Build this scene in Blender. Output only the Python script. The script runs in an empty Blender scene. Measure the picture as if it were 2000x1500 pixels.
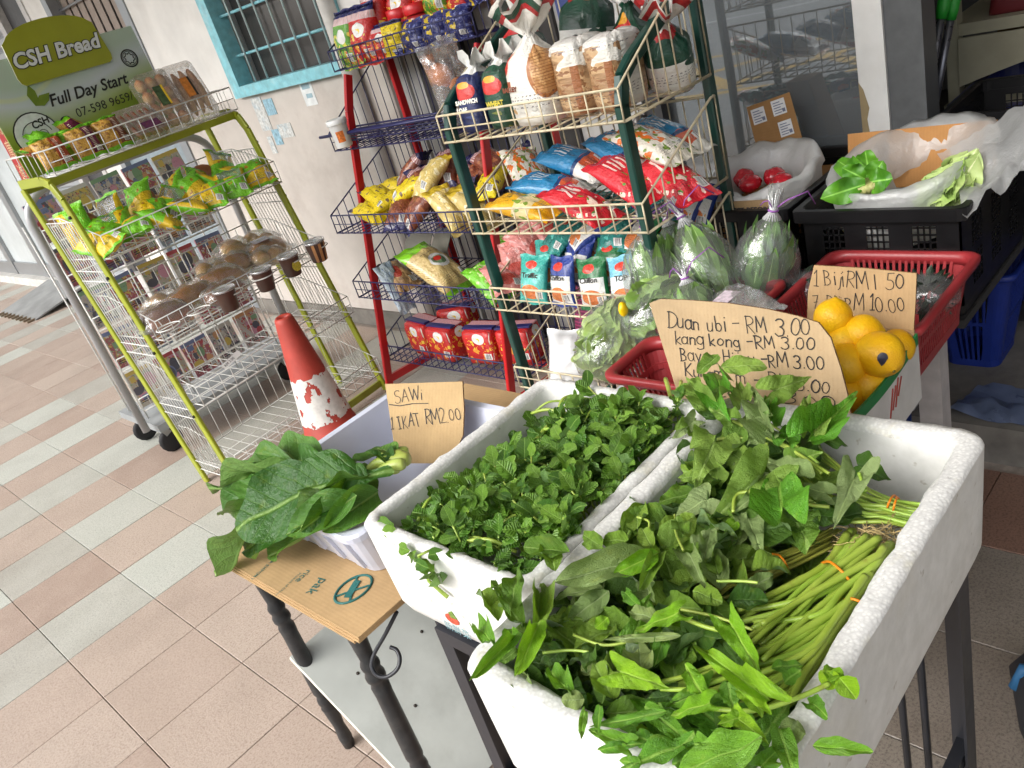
import bpy, bmesh, math, random
from mathutils import Vector, Matrix, Euler, noise

# ------------------------------------------------------------------ camera, sky, sun, exposure
S = bpy.context.scene
COL = S.collection
CAM_H = 1.475
F_PX = 1613.086                      # focal length for a 2000 px wide frame
RW = Matrix(((0.6493532, -0.70990702, -0.27271313),
             (-0.49577429, -0.12324359, -0.85966207),
             (0.57666999, 0.69342847, -0.43198226)))      # rows: right, down, forward
CAM_P = Vector((0, 0, CAM_H))
cd = bpy.data.cameras.new('camera')
cam = bpy.data.objects.new('camera', cd)
COL.objects.link(cam)
cd.sensor_fit = 'HORIZONTAL'
cd.sensor_width = 36.0
cd.lens = 36.0 * F_PX / 2000.0
cd.clip_start = 0.02
cd.clip_end = 400
r_, d_, f_ = RW[0], RW[1], RW[2]
cam.matrix_world = Matrix(((r_[0], -d_[0], -f_[0], 0), (r_[1], -d_[1], -f_[1], 0),
                           (r_[2], -d_[2], -f_[2], CAM_H), (0, 0, 0, 1)))
S.camera = cam

SUN_EL, SUN_AZ = math.radians(38), math.radians(166)        # azimuth measured from +X towards +Y
W = bpy.data.worlds.new('World')
S.world = W
W.use_nodes = True
wn = W.node_tree
bg = wn.nodes['Background']
sky = wn.nodes.new('ShaderNodeTexSky')
sky.sky_type = 'NISHITA'
sky.sun_disc = False
sky.sun_elevation = SUN_EL
sky.sun_rotation = math.radians(90) - SUN_AZ
sky.air_density = 1.0
sky.dust_density = 4.0
sky.ozone_density = 1.0
hs = wn.nodes.new('ShaderNodeHueSaturation')
hs.inputs['Saturation'].default_value = 0.25
wn.links.new(sky.outputs[0], hs.inputs['Color'])
wn.links.new(hs.outputs[0], bg.inputs['Color'])
bg.inputs['Strength'].default_value = 0.15
sl = bpy.data.lights.new('sun', 'SUN')
sl.energy = 0.55
sl.angle = math.radians(60)
sl.color = (1.0, 0.97, 0.92)
so = bpy.data.objects.new('sun', sl)
COL.objects.link(so)
sd = Vector((math.cos(SUN_AZ) * math.cos(SUN_EL), math.sin(SUN_AZ) * math.cos(SUN_EL), math.sin(SUN_EL)))
so.rotation_euler = sd.to_track_quat('Z', 'Y').to_euler()
so.location = sd * 30
S.view_settings.view_transform = 'Standard'
S.view_settings.look = 'None'
S.view_settings.gamma = 1.0
S.view_settings.use_curve_mapping = False
S.view_settings.exposure = 1.3
S.render.engine = 'CYCLES'
S.cycles.max_bounces = 8
S.cycles.diffuse_bounces = 4
S.cycles.glossy_bounces = 4
S.cycles.transparent_max_bounces = 24
S.cycles.transmission_bounces = 6
S.cycles.use_denoising = True
S.cycles.sample_clamp_indirect = 6.0
S.cycles.caustics_reflective = False
S.cycles.caustics_refractive = False

# ------------------------------------------------------------------ small helpers
PI = math.pi
V = Vector


def ray(px, py):
    c = V(((px - 1000) / F_PX, (py - 750) / F_PX, 1))
    return V((RW[0][i] * c[0] + RW[1][i] * c[1] + RW[2][i] * c[2] for i in range(3)))


def at(px, py, z):
    d = ray(px, py)
    return CAM_P + d * ((z - CAM_H) / d[2])


def atx(px, py, x):
    d = ray(px, py)
    return CAM_P + d * (x / d[0])


def aty(px, py, y):
    d = ray(px, py)
    return CAM_P + d * (y / d[1])


def proj(p):
    q = V(p) - CAM_P
    c = RW @ q
    if c[2] < 0.02:
        return None
    return (1000 + F_PX * c[0] / c[2], 750 + F_PX * c[1] / c[2])


def lin(r, g, b):
    def f(c):
        c = c / 255.0
        return c / 12.92 if c <= 0.04045 else ((c + 0.055) / 1.055) ** 2.4
    return (f(r), f(g), f(b), 1.0)


def tag(o, label=None, cat=None, group=None, kind=None):
    if label: o['label'] = label
    if cat: o['category'] = cat
    if group: o['group'] = group
    if kind: o['kind'] = kind
    return o


def empty(name, loc=(0, 0, 0), rz=0.0, label=None, cat=None, group=None, rot=None):
    o = bpy.data.objects.new(name, None)
    o.empty_display_size = 0.05
    COL.objects.link(o)
    o.location = loc
    o.rotation_euler = rot if rot is not None else (0, 0, rz)
    return tag(o, label, cat, group)


def obj(name, me, parent=None, mats=None, kind=None, label=None, cat=None, group=None, mw=None):
    o = bpy.data.objects.new(name, me)
    COL.objects.link(o)
    if parent is not None: o.parent = parent
    if mw is not None: o.matrix_local = mw
    return tag(o, label, cat, group, kind)


class MB:
    """collects shapes; build() links them as one mesh object"""
    def __init__(s):
        s.v, s.f, s.mi, s.uv, s.sm = [], [], [], [], []

    def add(s, vs, fs, m=0, uvs=None, smooth=False):
        b = len(s.v)
        s.v += [tuple(p) for p in vs]
        for k, f in enumerate(fs):
            s.f.append(tuple(b + i for i in f))
            s.mi.append(m)
            s.sm.append(smooth)
            s.uv.append([uvs[i] for i in f] if uvs else None)
        return s

    def box(s, lo, hi, m=0):
        x0, y0, z0 = lo; x1, y1, z1 = hi
        vs = [(x0, y0, z0), (x1, y0, z0), (x1, y1, z0), (x0, y1, z0), (x0, y0, z1), (x1, y0, z1), (x1, y1, z1), (x0, y1, z1)]
        return s.add(vs, [(3, 2, 1, 0), (4, 5, 6, 7), (0, 1, 5, 4), (1, 2, 6, 5), (2, 3, 7, 6), (3, 0, 4, 7)], m)

    def bar(s, p0, p1, w, d, side=(0, 1, 0), m=0, ch=0.0):
        """rectangular bar from p0 to p1; w across 'side', d across the other way; ch chamfers the edges"""
        p0, p1 = V(p0), V(p1)
        t = (p1 - p0).normalized()
        a = V(side); a = (a - t * a.dot(t)).normalized(); b = t.cross(a)
        if ch:
            pr = [(-w/2+ch, -d/2), (w/2-ch, -d/2), (w/2, -d/2+ch), (w/2, d/2-ch), (w/2-ch, d/2), (-w/2+ch, d/2), (-w/2, d/2-ch), (-w/2, -d/2+ch)]
        else:
            pr = [(-w/2, -d/2), (w/2, -d/2), (w/2, d/2), (-w/2, d/2)]
        n = len(pr)
        vs = [p + a * i + b * j for p in (p0, p1) for i, j in pr]
        fs = [(i, (i+1) % n, n + (i+1) % n, n + i) for i in range(n)] + [tuple(range(n-1, -1, -1)), tuple(range(n, 2*n))]
        return s.add(vs, fs, m)

    def tube(s, pts, r, n=6, closed=False, m=0, caps=True, smooth=True):
        pts = [V(p) for p in pts]
        k = len(pts)
        rs = r if isinstance(r, (list, tuple)) else [r] * k
        vs, up = [], None
        for i, p in enumerate(pts):
            if closed: t = pts[(i+1) % k] - pts[i-1]
            else: t = pts[min(i+1, k-1)] - pts[max(i-1, 0)]
            if t.length < 1e-9: t = V((0, 0, 1))
            t.normalize()
            if up is None:
                up = V((0, 0, 1)) if abs(t.z) < 0.9 else V((1, 0, 0))
            a = up - t * up.dot(t)
            if a.length < 1e-6: a = t.orthogonal()
            a.normalize(); up = a
            b = t.cross(a)
            for j in range(n):
                th = 2*PI*j/n
                vs.append(p + a * (math.cos(th)*rs[i]) + b * (math.sin(th)*rs[i]))
        fs = []
        for i in range(k if closed else k-1):
            i2 = (i+1) % k
            for j in range(n):
                fs.append((i*n+j, i*n+(j+1) % n, i2*n+(j+1) % n, i2*n+j))
        if caps and not closed:
            fs += [tuple(range(n-1, -1, -1)), tuple(range((k-1)*n, k*n))]
        return s.add(vs, fs, m, smooth=smooth)

    def lathe(s, prof, n=24, c=(0, 0, 0), m=0, smooth=True, cap=True):
        """prof: list of (radius, z)"""
        c = V(c)
        vs = [c + V((r*math.cos(2*PI*j/n), r*math.sin(2*PI*j/n), z)) for r, z in prof for j in range(n)]
        fs = [(i*n+j, i*n+(j+1) % n, (i+1)*n+(j+1) % n, (i+1)*n+j) for i in range(len(prof)-1) for j in range(n)]
        if cap:
            fs += [tuple(range(n-1, -1, -1)), tuple(range((len(prof)-1)*n, len(prof)*n))]
        return s.add(vs, fs, m, smooth=smooth)

    def loft(s, loops, m=0, closed=True, cap0=False, cap1=False, smooth=False, mi=None):
        n = len(loops[0])
        vs = [p for L in loops for p in L]
        b = len(s.f)
        fs, mm = [], []
        for i in range(len(loops)-1):
            for j in range(n if closed else n-1):
                fs.append((i*n+j, i*n+(j+1) % n, (i+1)*n+(j+1) % n, (i+1)*n+j))
        if cap0: fs.append(tuple(range(n-1, -1, -1)))
        if cap1: fs.append(tuple(range((len(loops)-1)*n, len(loops)*n)))
        s.add(vs, fs, m, smooth=smooth)
        return s

    def prism(s, poly, h0, h1, T=None, m=0, m_side=None):
        """polygon [(x,y)] extruded from h0 to h1 along local z, placed by matrix T"""
        T = T or Matrix.Identity(4)
        n = len(poly)
        vs = [T @ V((x, y, h)) for h in (h0, h1) for x, y in poly]
        s.add(vs, [tuple(range(n-1, -1, -1)), tuple(range(n, 2*n))], m)
        b = len(s.v) - 2*n
        for i in range(n):
            s.f.append((b+i, b+(i+1) % n, b+n+(i+1) % n, b+n+i)); s.mi.append(m if m_side is None else m_side); s.sm.append(False); s.uv.append(None)
        return s

    def mesh(s, name, mats):
        me = bpy.data.meshes.new(name)
        me.from_pydata(s.v, [], s.f)
        for m in (mats if isinstance(mats, (list, tuple)) else [mats]):
            me.materials.append(m)
        me.polygons.foreach_set('material_index', s.mi)
        me.polygons.foreach_set('use_smooth', s.sm)
        if any(u is not None for u in s.uv):
            L = me.uv_layers.new(name='UVMap')
            flat = []
            for f, u in zip(s.f, s.uv):
                for q in (u if u is not None else [(0, 0)] * len(f)):
                    flat += [q[0], q[1]]
            L.data.foreach_set('uv', flat)
        me.update()
        return me

    def build(s, name, mats, parent=None, **kw):
        return obj(name, s.mesh(name, mats), parent, **kw)


def frame_mat(o, ex, ey, ez=None):
    """matrix with origin o and axes ex, ey (normalised, made square)"""
    ex = V(ex).normalized()
    ey = V(ey); ey = (ey - ex * ex.dot(ey)).normalized()
    ez = ex.cross(ey)
    return Matrix(((ex.x, ey.x, ez.x, o[0]), (ex.y, ey.y, ez.y, o[1]), (ex.z, ey.z, ez.z, o[2]), (0, 0, 0, 1)))


def rrect(x0, x1, y0, y1, r, z, nc=4, ns=6, jit=None):
    """rounded rectangle loop"""
    pts = []
    cs = [(x1-r, y1-r, 0), (x0+r, y1-r, PI/2), (x0+r, y0+r, PI), (x1-r, y0+r, 1.5*PI)]
    for k, (cx, cy, a) in enumerate(cs):
        arc = [V((cx + r*math.cos(a+PI/2*i/nc), cy + r*math.sin(a+PI/2*i/nc), z)) for i in range(nc+1)]
        pts += arc
        nx, ny, na = cs[(k+1) % 4]
        e = V((nx + r*math.cos(na), ny + r*math.sin(na), z))
        for i in range(1, ns):
            pts.append(arc[-1].lerp(e, i/ns))
    if jit:
        pts = [p + jit(p) for p in pts]
    return pts


# ------------------------------------------------------------------ node helpers
class NT:
    def __init__(s, name):
        s.mat = bpy.data.materials.new(name)
        s.mat.use_nodes = True
        s.t = s.mat.node_tree
        s.t.nodes.clear()
        s.out = s.t.nodes.new('ShaderNodeOutputMaterial')

    def n(s, typ, **kw):
        nd = s.t.nodes.new(typ)
        for k, v in kw.items(): setattr(nd, k, v)
        return nd

    def put(s, sock, v):
        if v is None: return
        if hasattr(v, 'is_output') or isinstance(v, bpy.types.NodeSocket): s.t.links.new(v, sock)
        else: sock.default_value = v

    def math(s, op, a, b=None, c=None, clamp=False):
        nd = s.n('ShaderNodeMath', operation=op); nd.use_clamp = clamp
        s.put(nd.inputs[0], a); s.put(nd.inputs[1], b)
        if c is not None: s.put(nd.inputs[2], c)
        return nd.outputs[0]

    def mix(s, f, a, b, blend='MIX'):
        nd = s.n('ShaderNodeMix', data_type='RGBA', blend_type=blend)
        s.put(nd.inputs[0], f); s.put(nd.inputs[6], a); s.put(nd.inputs[7], b)
        return nd.outputs[2]

    def coord(s, which='Object'):
        return s.n('ShaderNodeTexCoord').outputs[which]

    def mapping(s, vec, scale=(1, 1, 1), rot=(0, 0, 0), loc=(0, 0, 0)):
        nd = s.n('ShaderNodeMapping')
        s.put(nd.inputs['Vector'], vec)
        nd.inputs['Scale'].default_value = scale
        nd.inputs['Rotation'].default_value = rot
        nd.inputs['Location'].default_value = loc
        return nd.outputs[0]

    def noise(s, scale, detail=3, rough=0.55, vec=None, out=0):
        nd = s.n('ShaderNodeTexNoise')
        s.put(nd.inputs['Vector'], vec if vec is not None else s.coord())
        nd.inputs['Scale'].default_value = scale
        nd.inputs['Detail'].default_value = detail
        nd.inputs['Roughness'].default_value = rough
        return nd.outputs[out]

    def vor(s, scale, vec=None, feature='F1', out=0):
        nd = s.n('ShaderNodeTexVoronoi', feature=feature)
        s.put(nd.inputs['Vector'], vec if vec is not None else s.coord())
        nd.inputs['Scale'].default_value = scale
        return nd.outputs[out]

    def ramp(s, f, stops):
        nd = s.n('ShaderNodeValToRGB')
        s.put(nd.inputs[0], f)
        e = nd.color_ramp.elements
        while len(e) < len(stops): e.new(0.5)
        for k, (p, c) in enumerate(stops):
            e[k].position = p
            e[k].color = c if len(c) == 4 else (*c, 1)
        return nd.outputs[0]

    def rng(s, v, a, b, c=0.0, d=1.0):
        nd = s.n('ShaderNodeMapRange')
        s.put(nd.inputs[0], v)
        for i, q in enumerate((a, b, c, d)): nd.inputs[i+1].default_value = q
        return nd.outputs[0]

    def bump(s, h, strength=0.3, dist=0.002):
        nd = s.n('ShaderNodeBump')
        s.put(nd.inputs['Height'], h)
        nd.inputs['Strength'].default_value = strength
        nd.inputs['Distance'].default_value = dist
        return nd.outputs[0]

    def bsdf(s, color, rough=0.5, normal=None, metal=0.0, spec=0.5, coat=0.0, trans=0.0, sheen=0.0):
        nd = s.n('ShaderNodeBsdfPrincipled')
        s.put(nd.inputs['Base Color'], color)
        s.put(nd.inputs['Roughness'], rough)
        s.put(nd.inputs['Metallic'], metal)
        s.put(nd.inputs['Specular IOR Level'], spec)
        s.put(nd.inputs['Coat Weight'], coat)
        nd.inputs['Coat Roughness'].default_value = 0.12
        if normal is not None: s.put(nd.inputs['Normal'], normal)
        return nd.outputs[0]

    def done(s, shader):
        s.t.links.new(shader, s.out.inputs[0])
        return s.mat


_mc = {}


def mat(name, c, rough=0.5, var=0.08, vs=30.0, bump=0.0, bs=200.0, metal=0.0, spec=0.5, coat=0.0, dirt=0.0, dirt_c=(90, 80, 65), bd=0.001):
    """plain material with a little colour variation, relief and dirt"""
    if name in _mc: return _mc[name]
    t = NT(name)
    col = lin(*c)
    n1 = t.noise(vs, 4)
    dark = tuple(max(0, x*(1-var*2)) for x in col[:3]) + (1,)
    lite = tuple(min(1, x*(1+var)) for x in col[:3]) + (1,)
    k = t.mix(t.rng(n1, 0.3, 0.7), dark, lite)
    if dirt:
        nd = t.noise(vs*0.35+3, 6, 0.65)
        k = t.mix(t.math('MULTIPLY', t.rng(nd, 0.5, 0.75), dirt), k, lin(*dirt_c))
    nm = t.bump(t.noise(bs, 3), bump, bd) if bump else None
    rg = t.rng(n1, 0.2, 0.8, max(0.02, rough-0.07), min(1, rough+0.07))
    _mc[name] = t.done(t.bsdf(k, rg, nm, metal, spec, coat))
    return _mc[name]


def print_mat(name, base, layers, rough=0.32, crinkle=0.35, film=None, cs=22.0, coat=0.25):
    """printed packet: layers over UV. ('r',u0,u1,v0,v1,col) ('e',cu,cv,ru,rv,col) ('s',axis,freq,duty,col,u0,u1,v0,v1)
    ('n',scale,thr,col,u0,u1,v0,v1). film: list of (u0,u1,v0,v1) left as clear window"""
    if name in _mc: return _mc[name]
    t = NT(name)
    sp = t.n('ShaderNodeSeparateXYZ')
    uvv = t.coord('UV')
    t.put(sp.inputs[0], uvv)
    u, v = sp.outputs[0], sp.outputs[1]

    def rect(u0, u1, v0, v1):
        a = t.math('MULTIPLY', t.math('GREATER_THAN', u, u0), t.math('LESS_THAN', u, u1))
        b = t.math('MULTIPLY', t.math('GREATER_THAN', v, v0), t.math('LESS_THAN', v, v1))
        return t.math('MULTIPLY', a, b)
    nz = t.noise(6, 3, vec=uvv)
    col = t.mix(t.rng(nz, 0.35, 0.65), tuple(x*0.88 for x in lin(*base)[:3]) + (1,), lin(*base))
    for L in layers:
        if L[0] == 'r':
            m, c = rect(*L[1:5]), L[5]
        elif L[0] == 'e':
            a = t.math('POWER', t.math('DIVIDE', t.math('SUBTRACT', u, L[1]), L[3]), 2.0)
            b = t.math('POWER', t.math('DIVIDE', t.math('SUBTRACT', v, L[2]), L[4]), 2.0)
            m, c = t.math('LESS_THAN', t.math('ADD', a, b), 1.0), L[5]
        elif L[0] == 's':
            q = u if L[1] == 'u' else v
            if L[1] == 'd': q = t.math('ADD', u, t.math('MULTIPLY', v, 0.6))
            m = t.math('LESS_THAN', t.math('FRACT', t.math('MULTIPLY', q, L[2])), L[3])
            m = t.math('MULTIPLY', m, rect(*L[5:9])); c = L[4]
        elif L[0] == 'n':
            m = t.math('MULTIPLY', t.math('GREATER_THAN', t.noise(L[1], 2, vec=uvv), L[2]), rect(*L[4:8])); c = L[3]
        elif L[0] == 'd':      # diagonal half plane: u*a+v*b > c
            m = t.math('GREATER_THAN', t.math('ADD', t.math('MULTIPLY', u, L[1]), t.math('MULTIPLY', v, L[2])), L[3]); c = L[4]
        col = t.mix(m, col, lin(*c))
    fp = t.math('MULTIPLY', t.math('LESS_THAN', t.math('FRACT', t.math('MULTIPLY', v, 34.0)), 0.42), t.math('GREATER_THAN', t.noise(60, 1, vec=t.mapping(uvv, (1.0, 0.55, 1))), 0.52))
    fp = t.math('MULTIPLY', fp, t.math('MAXIMUM', rect(0.12, 0.62, 0.13, 0.26), rect(0.2, 0.8, 0.66, 0.71)))
    col = t.mix(t.math('MULTIPLY', fp, 0.75), col, lin(60, 50, 60))
    col = t.mix(t.math('MULTIPLY', t.math('MULTIPLY', t.math('GREATER_THAN', t.noise(90, 0, vec=t.mapping(uvv, (1, 0.02, 1))), 0.5), rect(0.7, 0.88, 0.13, 0.25)), 0.85), t.mix(rect(0.68, 0.9, 0.12, 0.26), col, lin(225, 225, 222)), lin(30, 30, 32))
    sc = t.mapping(uvv, (1.0, 2.2, 1.0))
    nm = t.bump(t.math('ADD', t.noise(cs*0.5, 5, 0.65, sc), t.math('MULTIPLY', t.math('ABSOLUTE', t.math('SUBTRACT', t.noise(7, 3, 0.6, uvv), 0.5)), 2.5)), crinkle*1.3, 0.006)
    sh = t.bsdf(col, rough, nm, 0.0, 0.5, coat)
    if film:
        mk = None
        for w in film:
            q = rect(*w); mk = q if mk is None else t.math('MAXIMUM', mk, q)
        fl = film_shader(t, nm)
        ms = t.n('ShaderNodeMixShader')
        t.put(ms.inputs[0], mk); t.put(ms.inputs[1], sh); t.put(ms.inputs[2], fl)
        sh = ms.outputs[0]
    _mc[name] = t.done(sh)
    return _mc[name]


def film_shader(t, nm, tint=(0.97, 0.97, 0.97), haze=0.05, rough=0.07, refl=0.12):
    tr = t.n('ShaderNodeBsdfTransparent'); tr.inputs[0].default_value = (*tint, 1)
    gl = t.n('ShaderNodeBsdfGlossy'); gl.inputs['Roughness'].default_value = rough
    gl.inputs['Color'].default_value = (1, 1, 1, 1)
    df = t.n('ShaderNodeBsdfDiffuse'); df.inputs[0].default_value = (0.85, 0.86, 0.87, 1)
    if nm is not None: t.put(gl.inputs['Normal'], nm)
    lw = t.n('ShaderNodeLayerWeight'); lw.inputs[0].default_value = 0.35
    if nm is not None: t.put(lw.inputs['Normal'], nm)
    m1 = t.n('ShaderNodeMixShader'); m1.inputs[0].default_value = haze
    t.put(m1.inputs[1], tr.outputs[0]); t.put(m1.inputs[2], df.outputs[0])
    m2 = t.n('ShaderNodeMixShader')
    t.put(m2.inputs[0], t.math('ADD', t.math('MULTIPLY', lw.outputs[0], 0.5), refl, clamp=True))
    t.put(m2.inputs[1], m1.outputs[0]); t.put(m2.inputs[2], gl.outputs[0])
    return m2.outputs[0]


def film_mat(name, haze=0.05, rough=0.07, refl=0.1, bs=28.0, bump=0.6, tint=(0.97, 0.97, 0.97)):
    if name in _mc: return _mc[name]
    t = NT(name)
    nm = t.bump(t.noise(bs, 4, 0.6), bump, 0.01)
    _mc[name] = t.done(film_shader(t, nm, tint, haze, rough, refl))
    return _mc[name]


def text_mesh(body, size, ext=0.0, shear=0.0, offset=0.0, spacing=1.0):
    cu = bpy.data.curves.new('lettering', 'FONT')
    cu.body = body
    cu.size = size
    cu.extrude = ext
    cu.shear = shear
    cu.offset = offset
    cu.space_character = spacing
    cu.resolution_u = 3
    o = bpy.data.objects.new('lettering', cu)
    COL.objects.link(o)
    dg = bpy.context.evaluated_depsgraph_get()
    me = bpy.data.meshes.new_from_object(o.evaluated_get(dg))
    bpy.data.objects.remove(o)
    bpy.data.curves.remove(cu)
    return me


def text(name, body, size, m, T, parent=None, shear=0.0, offset=0.0, center=False, warp=None, spacing=1.0, **kw):
    me = text_mesh(body, size, 0.0, shear, offset, spacing)
    me.materials.clear(); me.materials.append(m)
    me.polygons.foreach_set('material_index', [0] * len(me.polygons))
    if center and len(me.vertices):
        xs = [v.co.x for v in me.vertices]; c = (min(xs) + max(xs)) / 2
        ys = [v.co.y for v in me.vertices]; c2 = (min(ys) + max(ys)) / 2
        for v in me.vertices: v.co.x -= c; v.co.y -= c2
    if warp:
        for v in me.vertices: v.co = warp(v.co)
    me.transform(T)
    return obj(name, me, parent, **kw)


def stem_path(pts, k=10):
    """smooth path through control points"""
    pts = [V(p) for p in pts]
    out = []
    n = len(pts)
    for i in range(n-1):
        p0, p1, p2, p3 = pts[max(i-1, 0)], pts[i], pts[i+1], pts[min(i+2, n-1)]
        for j in range(k):
            t = j/k
            out.append(0.5*((2*p1)+(p2-p0)*t+(2*p0-5*p1+4*p2-p3)*t*t+(3*p1-p0-3*p2+p3)*t*t*t))
    out.append(pts[-1])
    return out



# ------------------------------------------------------------------ ground, street, walkway
rnd = random.Random(7)


def tile_mat(name, base, spk, rough=0.45, stain=0.25, stain_c=(96, 84, 74)):
    t = NT(name)
    oi = t.n('ShaderNodeObjectInfo')
    vec = t.n('ShaderNodeNewGeometry').outputs['Position']
    c = lin(*base)
    big = t.noise(2.2, 5, 0.6, vec)
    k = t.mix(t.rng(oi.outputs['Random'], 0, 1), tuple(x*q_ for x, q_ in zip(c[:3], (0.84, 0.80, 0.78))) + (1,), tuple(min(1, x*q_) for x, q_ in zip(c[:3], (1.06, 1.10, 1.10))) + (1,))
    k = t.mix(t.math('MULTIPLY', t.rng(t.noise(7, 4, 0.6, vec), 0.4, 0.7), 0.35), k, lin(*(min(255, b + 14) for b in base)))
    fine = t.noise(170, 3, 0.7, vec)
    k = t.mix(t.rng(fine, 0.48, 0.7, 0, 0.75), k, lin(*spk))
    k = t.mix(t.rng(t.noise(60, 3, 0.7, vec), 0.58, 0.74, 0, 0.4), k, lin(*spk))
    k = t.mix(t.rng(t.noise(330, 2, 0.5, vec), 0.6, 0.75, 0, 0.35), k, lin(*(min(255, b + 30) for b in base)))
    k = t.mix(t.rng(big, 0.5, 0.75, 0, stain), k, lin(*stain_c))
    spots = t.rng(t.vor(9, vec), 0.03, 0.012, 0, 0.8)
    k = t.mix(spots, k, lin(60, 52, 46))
    nm = t.bump(t.math('ADD', fine, t.noise(70, 3, 0.6, t.mapping(vec, (1, .35, 1)))), 0.4, 0.0014)
    return t.done(t.bsdf(k, t.rng(fine, 0.3, 0.7, rough-0.1, rough+0.15), nm))


M_TP = tile_mat('tile_salmon', (171, 154, 142), (130, 110, 99))
M_TG = tile_mat('tile_grey', (176, 176, 168), (128, 128, 122))
M_TS = tile_mat('tile_grey_brown', (140, 131, 121), (76, 70, 64), 0.4, 0.5, (72, 65, 58))  # darker grey-brown tile, laid at the near right of the floor
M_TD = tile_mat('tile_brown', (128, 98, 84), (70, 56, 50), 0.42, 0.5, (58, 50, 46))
M_GROUT = mat('grout', (146, 136, 127), 0.85, 0.15, 40, 0.4, 200)
M_ROAD = mat('asphalt', (146, 146, 144), 0.85, 0.15, 30, 0.5, 150)
M_YEL = mat('road_yellow', (214, 170, 60), 0.7, 0.12, 14)
M_WHT = mat('road_white', (205, 205, 200), 0.7, 0.12, 14)
M_CONC = mat('concrete', (118, 114, 108), 0.8, 0.18, 9, 0.5, 90, dirt=0.5, dirt_c=(60, 56, 52))
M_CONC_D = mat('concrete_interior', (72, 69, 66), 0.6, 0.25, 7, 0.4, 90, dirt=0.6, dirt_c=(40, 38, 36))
M_CEIL = mat('ceiling_paint', (225, 224, 220), 0.9, 0.05, 3)

b = MB(); b.box((-1.1, -14, -0.14), (12, 24, -0.009))
floor = b.build('walkway', M_GROUT, kind='structure')
b = MB(); b.box((-60, -40, -0.4), (-1.1, 60, -0.18))
road = b.build('road', M_ROAD, kind='structure')
b = MB()
for k in range(14):
    y = -9 + k*1.5
    b.add([(-3.2, y, -0.176), (-3.2, y+0.22, -0.176), (-5.0, y+2.0, -0.176), (-5.0, y+1.78, -0.176)], [(0, 1, 2, 3)])
    b.add([(-3.2, y+2.0, -0.172), (-3.2, y+1.78, -0.172), (-5.0, y, -0.172), (-5.0, y+0.22, -0.172)], [(0, 1, 2, 3)])
b.add([(-3.0, -14, -0.176), (-3.0, 24, -0.176), (-3.12, 24, -0.176), (-3.12, -14, -0.176)], [(0, 1, 2, 3)])
b.add([(-5.1, -14, -0.176), (-5.1, 24, -0.176), (-5.22, 24, -0.176), (-5.22, -14, -0.176)], [(0, 1, 2, 3)])
b.build('yellow_hatching', M_YEL, road)
b = MB()
for k in range(8):
    b.add([(-8.2, -14+k*4, -0.176), (-8.2, -12+k*4, -0.176), (-8.34, -12+k*4, -0.176), (-8.34, -14+k*4, -0.176)], [(3, 2, 1, 0)])
b.build('lane_marking', M_WHT, road)

# tiles: one object each, shared meshes, only where the camera could see them
def tile_mesh(name, m, s=0.2978):
    q = MB(); h = s/2; c = 0.0014
    lo = [(-h, -h), (h, -h), (h, h), (-h, h)]
    vs = [(x, y, -0.009) for x, y in lo] + [(x, y, -c) for x, y in lo] + [(x*(1-c/h), y*(1-c/h), 0) for x, y in lo]
    fs = [(8, 9, 10, 11)] + [(i, (i+1) % 4, 4+(i+1) % 4, 4+i) for i in range(4)] + [(4+i, 4+(i+1) % 4, 8+(i+1) % 4, 8+i) for i in range(4)]
    q.add(vs, fs)
    return q.mesh(name, m)


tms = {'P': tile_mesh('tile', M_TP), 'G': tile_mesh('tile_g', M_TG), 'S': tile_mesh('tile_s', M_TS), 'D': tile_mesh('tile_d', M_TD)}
GREY = {2, 4, 6, 8, 10, 16, 18, 20, 22, 25, 27}
nt = 0
for k in range(-9, 29):
    for i in range(-6, 8):
        cx, cy = 0.309 + 0.3*i, 2.21 + 0.3*k
        if cx > 2.28: continue
        q = [proj((cx+dx, cy+dy, 0)) for dx in (-.15, .15) for dy in (-.15, .15)]
        if not all(q): continue
        x0, x1 = min(a[0] for a in q), max(a[0] for a in q); y0, y1 = min(a[1] for a in q), max(a[1] for a in q)
        if x1 < -60 or x0 > 2500 or y1 < -60 or y0 > 1850: continue
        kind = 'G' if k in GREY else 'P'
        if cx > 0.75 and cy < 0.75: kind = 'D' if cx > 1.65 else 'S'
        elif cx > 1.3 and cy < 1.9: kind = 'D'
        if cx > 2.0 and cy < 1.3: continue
        z = rnd.uniform(-0.0007, 0.0007)
        o = obj('tile', tms[kind], floor)
        o.location = (cx, cy, z); o.rotation_euler = (rnd.uniform(-.002, .002), rnd.uniform(-.002, .002), rnd.choice((0, PI/2, PI, 1.5*PI)))
        nt += 1
print('tiles', nt)
b = MB(); b.box((2.0, -6, -0.008), (2.6, 1.27, 0.105))
b.build('door_step', M_CONC, kind='structure')
b = MB(); b.box((2.6, -6, -0.008), (7, 3.0, 0.1))
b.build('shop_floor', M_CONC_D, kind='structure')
b = MB(); b.box((2.22, 6.05, -0.008), (2.5, 14, 0.085))
b.build('door_threshold', mat('kerb_white', (205, 204, 200), 0.7, 0.1, 12, 0.2, 80, dirt=0.4, dirt_c=(130, 124, 116)), kind='structure')

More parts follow.
